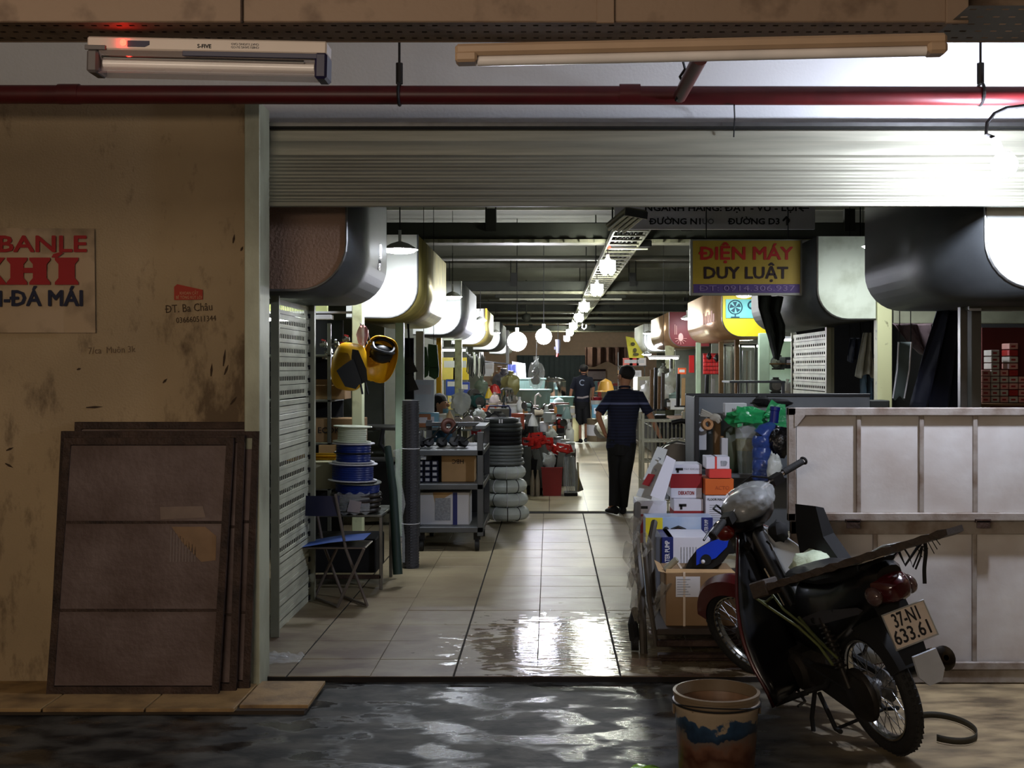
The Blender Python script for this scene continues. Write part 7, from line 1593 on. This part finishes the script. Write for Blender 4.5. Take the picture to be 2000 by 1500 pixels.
        r = root('display_card', 'card'); B().cbox(-s * .35, s * .35, 0, .02, 0, s, .003).build('card', m, r); B().box(-s * .25, s * .25, -.003, 0, s * .55, s * .85).build('picture', m_paper if c != m_paper else m_navy, r)
    elif kind == 'frame':
        r = root('cart_handle', 'hand cart'); w_ = s * .45
        B().tube([(-w_, 0, 0), (-w_, 0, s * .85), (-w_ * .85, 0, s), (w_ * .85, 0, s), (w_, 0, s * .85), (w_, 0, 0)], s * .035, 8).build('tube_frame', m, r, smooth=True); B().cbox(-w_ * .9, w_ * .9, .02, .04, s * .1, s * .9, .004).build('panel', m_galv, r); B().cbox(-w_ * .4, w_ * .4, 0, .02, s * .2, s * .6, .004).build('plate', m_dark, r)
    elif kind == 'helmet':
        r = root('safety_helmet', 'helmet'); B().lathe([(s * .62, 0), (s * .5, s * .08), (s * .46, s * .3), (s * .34, s * .62), (.001, s * .8)], n=20).build('shell', m, r, smooth=True); B().lathe([(s * .66, 0), (s * .62, .015), (s * .45, .01)], n=20).build('brim', m, r)
    elif kind == 'hose':
        r = root('hanging_hose', 'hose'); B().tube([(0, 0, s), (s * .03, 0, s * .6), (0, 0, s * .1), (s * .05, 0, 0), (s * .09, 0, s * .12), (s * .07, 0, s * .9)], s * .028, 8).build('hose', m, r, smooth=True); B().cyl((0, 0, s * .95), (0, 0, s), s * .05, 8).build('fitting', m_steel, r)
    elif kind == 'pole':
        r = root('tool_handle', 'handle'); B().tube([(0, 0, 0), (.01, 0, s)], s * .028, 8).build('shaft', m, r, smooth=True); B().obox((0, 0, s), (s * .16, .05, s * .06)).build('head', m_dark, r)
    return r
W_, D_, SV, TE, RD, BL, YL, OR, BR = (214, 214, 210), (22, 22, 24), m_chrome, (92, 116, 108), (190, 34, 30), (28, 64, 150), (214, 180, 40), (226, 96, 50), (120, 84, 58)
item('box', 826, 834, 12.1, .17, (150, 96, 60), 'small reddish-brown box at the left end of the goods table'); item('box', 838, 836, 12.15, .2, (120, 170, 190), 'light blue box in front of the shopkeeper')
item('box', 856, 834, 12.3, .17, (190, 184, 160), 'cream box right of the light blue one'); item('flat', 826, 805, 12.4, .34, (206, 214, 220), 'pale blue folded display card behind the light blue box'); item('flat', 827, 760, 12.6, .10, (140, 40, 110), 'small magenta card on top of the pale display card')
item('lamp', 878, 828, 12.4, .14, (206, 176, 130), 'tan reflector lamp by the shopkeeper\'s hands'); item('bag', 900, 812, 13.0, .30, m_bag, 'big clear bag with brown things standing by the shopkeeper')
item('faucet', 905, 838, 12.5, .18, SV, 'chrome fitting on the goods table end'); item('motor', 893, 836, 12.6, .13, (150, 140, 126), 'grey grinding motor at the right of the goods table'); item('vise', 915, 838, 12.4, .15, (150, 136, 110), 'tan bench fitting at the corner of the goods table')
T1 = [('motor', 932, 800, 16.0, .22, (28, 66, 60), 'dark teal electric motor in the middle of the left table'), ('vise', 925, 785, 16.6, .2, BL, 'blue machine behind the teal motor'), ('bag', 940, 770, 17.0, .26, (128, 146, 130), 'grey-green sack behind the blue machine'),
 ('lamp', 955, 778, 16.3, .14, YL, 'yellow reflector on the left table'), ('helmet', 966, 768, 16.8, .17, RD, 'red helmet-like cap on the left table'), ('bag', 966, 795, 15.9, .2, (224, 206, 200), 'pinkish white bag under the red cap'),
 ('pot', 990, 786, 16.5, .22, SV, 'silver pleated pot on the left table'), ('can', 962, 806, 15.6, .13, (206, 190, 160), 'cream tin beside the pinkish bag'), ('box', 943, 812, 15.2, .12, OR, 'small orange-red box left of its twin'), ('box', 959, 806, 15.1, .12, (236, 110, 70), 'small orange box right of the red one'),
 ('bag', 935, 826, 14.6, .22, m_bag, 'clear bag of fittings at the front of the left table'), ('vise', 945, 832, 14.9, .2, (150, 120, 90), 'tan clamp at the front of the left table'), ('vise', 930, 848, 13.6, .22, (160, 24, 26), 'dark red star-shaped machine part by the coil stack'), ('bag', 955, 826, 15.0, .16, (232, 226, 214), 'white bag with a yellowish tint on the left table'),
 ('motor', 972, 834, 14.8, .20, D_, 'black motor at the right of the clear bag'), ('frame', 975, 842, 15.0, .32, (40, 44, 80), 'navy cart handle standing over the left table'), ('box', 1003, 838, 15.6, .26, (150, 70, 46), 'rust-red machine box beside the navy cart handle'), ('motor', 990, 842, 14.6, .17, (150, 150, 146), 'grey pump motor right of the black one'),
 ('can', 1000, 812, 16.2, .17, W_, 'white tin on the left table edge'), ('bottle', 1015, 806, 16.4, .22, W_, 'white bottle at the end of the left table'), ('lamp', 984, 800, 16.2, .10, D_, 'small black funnel on the left table'), ('bag', 1000, 800, 16.9, .26, (120, 110, 100), 'brown-grey sack behind the white tin'),
 ('bag', 983, 776, 17.2, .42, (96, 92, 100), 'tall grey wrapped bundle in the middle of the left table'), ('bag', 997, 776, 17.0, .38, (140, 134, 84), 'olive-yellow wrapped bundle beside the grey one'), ('bag', 975, 760, 17.6, .34, (150, 110, 80), 'brown bag at the back of the left table')]
T2 = [('chest', 1040, 806, 19.5, .50, TE, 'teal plastic chest standing behind the white tap'), ('chest', 1030, 778, 20.6, .46, (100, 124, 116), 'teal chest at the back, under the clear hanging bag'), ('pot', 1086, 784, 21.0, .44, SV, 'big shiny silver pot beside the dark teal door'), ('pot', 1072, 778, 21.6, .40, SV, 'second silver pot, partly behind the big one'),
 ('chest', 1092, 806, 20.2, .36, (120, 156, 150), 'long grey-teal tub under the silver pots'), ('faucet', 1045, 806, 18.6, .30, W_, 'white tap-like fitting standing in the middle of the goods'), ('faucet', 1036, 808, 18.5, .16, SV, 'shiny fitting left of the white tap'), ('helmet', 1091, 797, 19.0, .22, (190, 220, 220), 'pale blue helmet on a box at the right table end'),
 ('box', 1093, 812, 18.8, .26, (130, 96, 90), 'brownish box under the pale blue helmet'), ('vise', 1035, 826, 18.4, .26, (150, 44, 36), 'red machine behind the left cart handle'), ('vise', 1053, 824, 18.5, .24, (120, 40, 34), 'dark red machine behind the faucet'), ('frame', 1034, 856, 17.6, .36, (150, 150, 140), 'bright tube cart handle behind the red tools'),
 ('frame', 1092, 856, 17.8, .42, (110, 90, 84), 'brown framed cart back right of the bright one'), ('motor', 1062, 850, 17.2, .2, (140, 146, 146), 'grey pump between the two cart handles'), ('motor', 1020, 850, 17.3, .2, D_, 'dark motor left of the bright cart handle'), ('bag', 1076, 862, 16.6, .22, m_bag, 'clear bag behind the red tools'), ('bottle', 1113, 866, 16.8, .30, (220, 222, 214), 'white jug at the right end behind the red bins'),
 ('can', 1090, 874, 16.4, .16, (150, 156, 150), 'grey pail behind the red tools, left of the jars'), ('can', 1104, 878, 16.2, .15, (186, 190, 180), 'shiny jar at the right end, upper'), ('can', 1114, 884, 15.9, .15, (176, 184, 178), 'shiny jar at the right end, lower'), ('bag', 1060, 880, 16.0, .16, (206, 200, 190), 'dirty white bag beside the pails'), ('bottle', 1120, 862, 21.5, .5, (206, 200, 150), 'pale yellow can standing beside the farther man')]
for a in T1 + T2: item(*a[:7], rz=rnd.uniform(-.6, .6))
HW = sorted([(922 + (k * 37) % 196, k) for k in range(46)]); KN = ('motor', 'can', 'box', 'bottle', 'vise', 'lamp'); cnt = {}
CN = ['white', 'red', 'grey', 'cream', 'grey-green', 'tan', 'bright white']; CV = [(214, 214, 210), (150, 34, 30), (150, 156, 150), (226, 216, 196), (120, 146, 142), (200, 140, 80), (232, 232, 236)]
for px, k in HW:
    py = 800 + (k * 13) % 47; kn = KN[k % 6]; q = cnt.get(kn, 0); cnt[kn] = q + 1
    item(kn, px, py, 16.2 + (k % 5) * .55, .11 + .03 * (k % 3), CV[(k * 5) % 7], 'small %s %s, %s amid the crowded goods' % (CN[(k * 5) % 7], {'motor': 'motor', 'can': 'tin', 'box': 'box', 'bottle': 'bottle', 'vise': 'bench grinder', 'lamp': 'reflector'}[kn], NTH[q]), rz=k, cat='hardware', group='small hardware on the left tables')
# low pallets beneath the aisle goods
for (a_, b_, Y0, lb) in ((1026, 1125, 16.2, 'low dark bench behind the red bins carrying pumps and jars'),):
    o = B().cbox(P(a_, 0, Y0).x, P(b_, 0, Y0).x, Y0, Y0 + 1.5, 0, .52, .01).build('low_bench', m_dwood); tag(o, lb, 'bench')
# hanging clear bag, crank tool
hg = T('hanging_bag', 'big clear plastic bag full of dark fittings hanging from a cord', 'plastic bag', P(1047, 725, 18.5))
B().ball(P(1047, 732, 18.5), (.13, .11, .22), 18, 14, .2, 4).build('film', m_film, hg, world=True, smooth=True); B().ball(P(1048, 726, 18.5), (.06, .05, .07), 12, 8, .5, 2).ball(P(1046, 742, 18.5), (.07, .05, .07), 12, 8, .4, 5).build('contents', m_dark, hg, world=True, smooth=True)
B().cyl(P(1047, 704, 18.5), P(1049, 660, 18.5), .006, 6).build('cord', m_paper, hg, world=True); B().cyl(P(1047, 712, 18.5), P(1047, 696, 18.5), .02, 8, .05).build('knot', m_film, hg, world=True)
ht = T('hanging_drill', 'grey tool hanging in the middle of the aisle ceiling, red at its tip', 'tool', P(1090, 675, 20)); B().cyl(P(1090, 663, 20), P(1090, 690, 20), .05, 12, .035).obox(P(1085, 680, 20), (.05, .05, .05)).build('body', M('grey_tool', (90, 90, 100), .5), ht, world=True, smooth=35); B().cyl(P(1089, 690, 20), P(1088, 697, 20), .02, 8).build('red_tip', m_red, ht, world=True); B().cyl(P(1090, 663, 20), P(1090, 630, 20), .006, 5).build('cord', m_black, ht, world=True)
hk = B().tube([P(1138, 632, 21), P(1137, 640, 21), P(1141, 643, 21), P(1145, 640, 21), P(1145, 634, 21)], .012, 8).build('hook', m_paper, smooth=True); tag(hk, 'white hook hanging right of the aisle lamps', 'hook')
fnn = T('hanging_fan', 'round dark ceiling fan body over the left counters', 'fan', P(1028, 620, 33)); B().ball(P(1028, 620, 33), (.13, .13, .12), 14, 10).build('motor_body', m_beam, fnn, world=True, smooth=True); B().cyl(P(1028, 612, 33), (P(1028, 0, 33).x, 33, 4.1), .02, 8).build('stem', m_beam, fnn, world=True)
# left stall 3: hanging bags, hoses, posters
for k, (a_, b_, y0, y1, lb) in enumerate(((817, 838, 676, 738, 'left of two dark green bags hanging under the third hood'), (836, 858, 672, 741, 'right of two dark green bags hanging under the third hood'))):
    g_ = T('hanging_green_bag', lb, 'bag', P((a_ + b_) / 2, y1, 14.2)); B().cyl(P((a_ + b_) / 2, y0, 14.2), (P((a_ + b_) / 2, 0, 14.2).x, 14.2, 4.1), .004, 5).build('cord', m_black, g_, world=True); pf = [(a_ + 1, y0), (b_ - 4, y0 + 2), (b_, y1 - 20), (b_ - 1, y1 - 5), ((a_ + b_) / 2 + 3, y1), (a_ + 3, y1 - 6), (a_, y0 + 14)]
    B().loft([[P(x, y, 14.2) for x, y in pf], [P(x, y, 14.17) + Vector((0, -.05, 0)) for x, y in pf], ]).build('bag', M('olive_green_canvas', (52, 82, 48), .8, var=.3, scale=10, bump=.5, bscale=20), g_, world=True); B().box(P(a_ + 4, 0, 14.1).x, P(b_ - 4, 0, 14.1).x, 14.08, 14.1, P(0, y1 - 22, 14.1).z, P(0, y1 - 24, 14.1).z).build('pocket_seam', M('dark_seam', (26, 44, 26), .8), g_, world=True)
for k, (x_, y0, y1, lb) in enumerate(((800, 696, 730, 'black pouch with a grey flap hanging under the second hood'), (802, 728, 765, 'lower black pouch hanging under the first pouch'))):
    g_ = T('black_pouch', lb, 'bag', P(x_, y1, 11.6)); B().loft([[P(x, y, 11.6) for x, y in ((x_ - 10, y0 + 6), (x_ + 2, y0), (x_ + 16, y1 - 4), (x_ - 6, y1))], [P(x, y, 11.55) for x, y in ((x_ - 10, y0 + 6), (x_ + 2, y0), (x_ + 16, y1 - 4), (x_ - 6, y1))]]).build('pouch', m_dark, g_, world=True); B().tube([P(x_, y0, 11.6), (P(x_ - 4, 0, 11.6).x, 11.6, 2.06)], .006, 6).build('strap', m_dark, g_, world=True)
dk = B().cbox(P(790, 0, 11.9).x, P(808, 0, 11.9).x, 11.9, 11.95, P(0, 780, 11.9).z, P(0, 660, 11.9).z, .003).build('dark_board', m_black); tag(dk, 'tall black board behind the hanging pouches', 'board')
for k in range(8): item('hose', 912 + k * 4.4, 730 + (k % 3) * 4, 18.6, .34, D_ if k not in (3, 5) else W_, ['leftmost', 'second', 'third', '', 'fifth', '', 'seventh', 'rightmost'][k] + ' black tool from the left in the hanging row under the fourth hood' if k not in (3, 5) else 'white-handled tool in the hanging row under the fourth hood, %s one' % ('left' if k == 3 else 'right'), cat='tool', group='hanging tools under the fourth hood')
for (px, py, s, c, lb) in ((900, 742, .36, (236, 208, 60), 'yellow hanging sheet right of the cream post'), (878, 742, .36, (232, 212, 110), 'yellow-white packets hanging left of the cream post'), (906, 778, .26, (60, 80, 170), 'blue and white poster right of the cream post'), (882, 772, .26, (56, 84, 176), 'blue poster left of the cream post'), (884, 800, .22, (232, 214, 130), 'pale yellow poster under the blue one'), (955, 735, .22, (228, 232, 240), 'white glowing panel in the middle of the left stall')):
    item('flat', px, py, 18.9, s, c, lb)
item('flat', 940, 700, 22, .12, W_, 'small white card with a black mark under the fifth hood')
jb_ = T('hanging_jacket', 'blue-grey garment draped over a line with a white sheet at its end', 'cloth', P(990, 700, 20.5)); B().grid(lambda u, v: P(1000 + 26 * u * (1 - .2 * v) + 8 * v, 706 + 4 * u + 50 * v, 20.5) + Vector((0, .05 * math.sin(u * 12), 0)), 12, 10).build('white_sheet', m_paper, jb_, world=True, smooth=True); B().grid(lambda u, v: P(992 + 16 * u, 712 + 16 * v, 20.3) + Vector((0, .03 * math.sin(u * 12), 0)), 8, 6).build('blue_cloth', M('slate_blue_cloth', (60, 68, 120), .8), jb_, world=True, smooth=True); B().cyl(P(945, 706, 20.5), P(1000, 712, 20.5), .015, 6).build('line', m_dark, jb_, world=True)
# left wall band behind, bright interior panels
o = B().cbox(P(1018 - 30, 0, 30).x, P(1018 - 24, 0, 30).x, 30, 30.1, 0, 2.6, .01).build('white_post', m_white); tag(o, 'white post at the far end of the left stalls', 'post')
# right mid stalls: bright back walls, red packs, glass panes
m_glow = M('pale_green_wall', (196, 222, 206), .7)
struct(B().cbox(3.0, 4.4, 16.9, 16.95, .6, 2.05, .003).build('wall_stall', m_glow))
for k, (a_, b_, Y) in enumerate(((1414, 1434, 18.6), (1445, 1478, 18.2))):
    wn_ = T('display_window', ['left brownish glass pane of the yellow-hooded stall', 'right bright glass pane of the yellow-hooded stall'][k], 'window', P((a_ + b_) / 2, 775, Y)); x0, x1 = P(a_, 0, Y).x, P(b_, 0, Y).x
    for args in ((x0, x0 + .03, 1.1, 2.0), (x1 - .03, x1, 1.1, 2.0), (x0, x1, 1.97, 2.0), (x0, x1, 1.1, 1.13)): B().cbox(args[0], args[1], Y, Y + .04, args[2], args[3], .003).build('frame', m_steel, wn_, world=True)
    B().box(x0 + .03, x1 - .03, Y + .01, Y + .02, 1.13, 1.97).build('pane', M('display_glass', (200, 205, 200), .05, alpha=.25), wn_, world=True)
    for j in range(3): B().cyl((x0 + .06 + j * .06, Y + .06, 1.15), (x0 + .06 + j * .06, Y + .06, 1.9), .015, 8).build('inner_rod', [m_chrome, m_wood, m_paper][j], wn_, world=True, smooth=True)
rp_ = T('red_packet_display', 'red packets in rows on the wall between the cream posts, right', 'display', P(1392, 728, 20.8)); 
B().cbox(P(1374, 0, 20.8).x, P(1412, 0, 20.8).x, 20.85, 20.9, P(0, 731, 20.8).z, P(0, 690, 20.8).z, .003).build('back_board', m_crim, rp_, world=True)
for i in range(6):
    for j in range(5): 
        p = P(1377.5 + i * 6.1, 727 - j * 7.6, 20.8); B().cbox(p.x - .025, p.x + .025, 20.8, 20.85, p.z - .028, p.z + .03, .003).build('packet', M('bright_red_packet', (206, 40, 42), .35), rp_, world=True)
item('bag', 1385, 702, 20.6, .13, D_, 'black bunch hanging over the red packets, left'); item('bag', 1400, 706, 20.5, .14, D_, 'black bunch with a shiny knob over the red packets, right')
rp2 = B().cbox(P(1346, 0, 22).x, P(1356, 0, 22).x, 22, 22.05, P(0, 728, 22).z, P(0, 694, 22).z, .003).build('red_sheet', MATS['bright_red_packet']); tag(rp2, 'narrow red sheet left of the greenish post', 'sheet')
item('box', 1332, 731, 21, .14, OR, 'glowing orange box on the ledge of the far right stall')
for k, (px, y0, y1, Y, m_, lb) in enumerate(((1272, 722, 802, 17.5, m_wood, 'leftmost brown pole standing behind the near man'), (1280, 718, 802, 17.4, m_dark, 'black pole second in the bunch behind the near man'), (1287, 735, 802, 17.3, m_wood, 'brown pole third in the bunch behind the near man'), (1294, 728, 802, 17.2, m_dwood, 'dark wooden pole fourth in the bunch behind the near man'), (1324, 730, 795, 16.6, m_dark, 'black handle with a pale side, left of the light wooden plank'), (1334, 738, 795, 16.5, m_card2, 'light wooden plank standing with a dark slot'), (1380, 732, 772, 16.4, m_dark, 'thick black handle behind the cart panel'), (1392, 740, 772, 16.4, M('grey_handle', (120, 116, 110), .5), 'grey handle behind the cart panel'), (1310, 700, 800, 19, m_steel, 'thin steel upright beside the light plank'))):
    t_ = T('tool_pole', lb, 'pole', P(px, y1, Y)); B().tube([P(px, y1, Y), P(px + 1, y0, Y)], .028, 8).build('shaft', m_, t_, world=True, smooth=True); B().cyl(P(px, y1, Y), P(px, y1 - 3, Y), .05, 10).build('foot', m_dark, t_, world=True)
T3 = [('bag', 1290, 762, 18.6, .34, m_bag, 'heap of clear bags behind the poles, left'), ('bag', 1312, 760, 18.4, .32, m_bag, 'heap of clear bags behind the poles, right'), ('bag', 1305, 785, 17.8, .30, (206, 206, 200), 'white bag heap under the clear ones'), ('box', 1256, 762, 19.6, .28, (214, 214, 196), 'cream carton right of the near man\'s head'), ('bag', 1264, 780, 19.0, .3, W_, 'white draped plastic right of the near man\'s shoulder'),
 ('pot', 1318, 795, 17.2, .22, (120, 140, 134), 'grey-teal pot under the white bags'), ('box', 1322, 800, 17.0, .2, W_, 'white machine box right of the poles'), ('bag', 1296, 745, 19.5, .3, (90, 92, 84), 'grey bundle behind the poles'), ('vise', 1298, 800, 17.3, .18, BR, 'brown clamp at the foot of the poles'), ('can', 1310, 798, 17.0, .13, (96, 90, 84), 'dark tin at the foot of the poles'),
 ('bag', 1342, 825, 12.6, .17, (220, 200, 160), 'pale crumpled paper on top of the wire rack'), ('box', 1540, 720, 16.2, .20, (60, 66, 68), 'dark machine on the upper shelf of the cyan-lit case'), ('motor', 1520, 722, 16.3, .2, (70, 74, 76), 'dark motor on the upper shelf of the cyan-lit case'), ('motor', 1515, 768, 16.3, .22, (60, 62, 60), 'dark motor on the lower shelf of the cyan-lit case'), ('bag', 1538, 772, 16.2, .22, W_, 'white packs on the lower shelf of the cyan-lit case')]
for a in T3: item(*a[:7], rz=rnd.uniform(-.5, .5))
cs = T('display_case', 'shelf case lit pale cyan beside the dark green tarp', 'shelf', P(1522, 790, 16.1)); 
for py in (709, 770): B().cbox(P(1503, 0, 16.1).x, P(1552, 0, 16.1).x, 16.1, 16.5, P(0, py + 3, 16.1).z, P(0, py, 16.1).z, .003).build('shelf_board', m_wood, cs, world=True)
B().cbox(P(1549, 0, 16.1).x, P(1553, 0, 16.1).x, 16.1, 16.15, 0, 2.05, .003).build('upright', m_paper, cs, world=True)
# yellow banner near the far end right, red-white goods glow
yb = T('yellow_banner', 'yellow banner with dark marks hanging left of the white right hood', 'banner', P(1232, 700, 30.5)); B().add([P(1222, 657, 30.5), P(1238, 660, 30.5), P(1262, 700, 30.4), P(1230, 708, 30.5)], [(0, 1, 2, 3)]).build('sheet', M('mustard_banner', (196, 186, 50), .6), yb, world=True); B().ball(P(1236, 672, 30.4), (.06, .01, .05), 8, 6).ball(P(1240, 684, 30.4), (.05, .01, .06), 8, 6).ball(P(1242, 692, 30.4), (.08, .01, .04), 8, 6).build('dark_marks', M('olive_mark', (70, 66, 20), .7), yb, world=True)
fr_ = T('goods_rack', 'rack of boxes seen past the near man\'s head, far right', 'rack', P(1235, 738, 27)); B().cbox(P(1208, 0, 27).x, P(1262, 0, 27).x, 26.8, 27.3, P(0, 715.5, 27).z, P(0, 714, 27).z, .003).cbox(P(1208, 0, 27).x, P(1262, 0, 27).x, 26.8, 27.3, P(0, 739.5, 27).z, P(0, 738, 27).z, .003).build('shelf_board', m_steel, fr_, world=True); B().cbox(P(1208, 0, 27).x, P(1210, 0, 27).x, 27.28, 27.32, 0, 2, .003).build('upright', m_steel, fr_, world=True); B().cbox(P(1260, 0, 27).x, P(1262, 0, 27).x, 27.28, 27.32, 0, 2, .003).build('upright', m_steel, fr_, world=True)
for k, (px, py, c, lb) in enumerate(((1226, 714, (230, 120, 110), 'pink-red box stack top left behind the near man\'s head'), (1238, 714, (226, 80, 70), 'red box behind the near man\'s head'), (1252, 714, (236, 228, 226), 'white box beside the red one at the far right'), (1243, 738, (232, 232, 236), 'white glowing box over the near man\'s shoulder'), (1216, 738, (200, 150, 90), 'tan box left of the near man\'s head'))):
    item('box', px, py, 27, .22, c, lb)
item('helmet', 1183, 765, 30, .42, (200, 150, 60), 'yellow-orange helmet left of the near man\'s head'); item('can', 1165, 800, 26.5, .3, (170, 40, 60), 'red tin by the farther man\'s hand'); item('box', 1172, 816, 24.0, .34, (90, 140, 160), 'blue box between the two men'); item('can', 1166, 862, 24.4, .5, (126, 112, 90), 'brownish jar rack between the two men'); item('bag', 1182, 850, 20.5, .42, (176, 176, 156), 'pale sack behind the near man\'s arm'); item('vise', 1175, 862, 20.8, .35, (110, 96, 80), 'brown machine on the floor beside the near man')
# far stalls filler: rows of counters with goods on both sides beyond
for k in range(14):
    side = -1 if k % 2 else 1; Y = 29 + k * 1.7
    x0 = (-1.5 - .1 * (k % 3)) if side < 0 else 2.2
    c = T('far_goods_stack', ('stack of goods in the far part of the left row, %s' if side < 0 else 'stack of goods in the far part of the right row, %s') % ['nearest', 'nearest', 'second', 'second', 'third', 'third', 'fourth', 'fourth', 'fifth', 'fifth', 'sixth', 'sixth', 'last', 'last'][k], 'goods', (x0, Y, 0))
    for j in range(6): B().cbox(x0 - .3 + .2 * (j % 3), x0 - .12 + .2 * (j % 3), Y, Y + .4, .45 * (j // 3) * 1.2, .45 * (j // 3) * 1.2 + .5 + .05 * (j % 2), .01).build('crate', col_([(90, 120, 130), (150, 130, 100), (60, 60, 66), (170, 60, 50), (180, 180, 170)][(j + k) % 5]), c, world=True)

# unseen fill tubes, added to brighten the goods inside the stalls
for (px, py, Y, l_, lb) in ((1527, 664, 16.25, .14, 'added fill tube at the top of the cyan-lit case'), (1462, 676, 18.5, .16, 'added fill tube behind the glass panes of the yellow-hooded stall'), (884, 684, 18.3, .2, 'added fill tube over the yellow packets in the left row'), (1296, 700, 20.2, .25, 'added fill tube over the clear bags behind the poles')):
    tl = T('fill_tube', lb, 'lamp', P(px, py, Y)); B().cyl((-l_, 0, 0), (l_, 0, 0), .014, 10).build('tube', MATS['fill_tube_glow'], tl, smooth=True); B().cbox(-l_ - .02, l_ + .02, -.02, .02, .015, .05, .003).build('housing', m_paper, tl); B().cyl((0, 0, .05), (0, 0, 4.1 - tl.location.z), .004, 5).build('cord', m_black, tl)
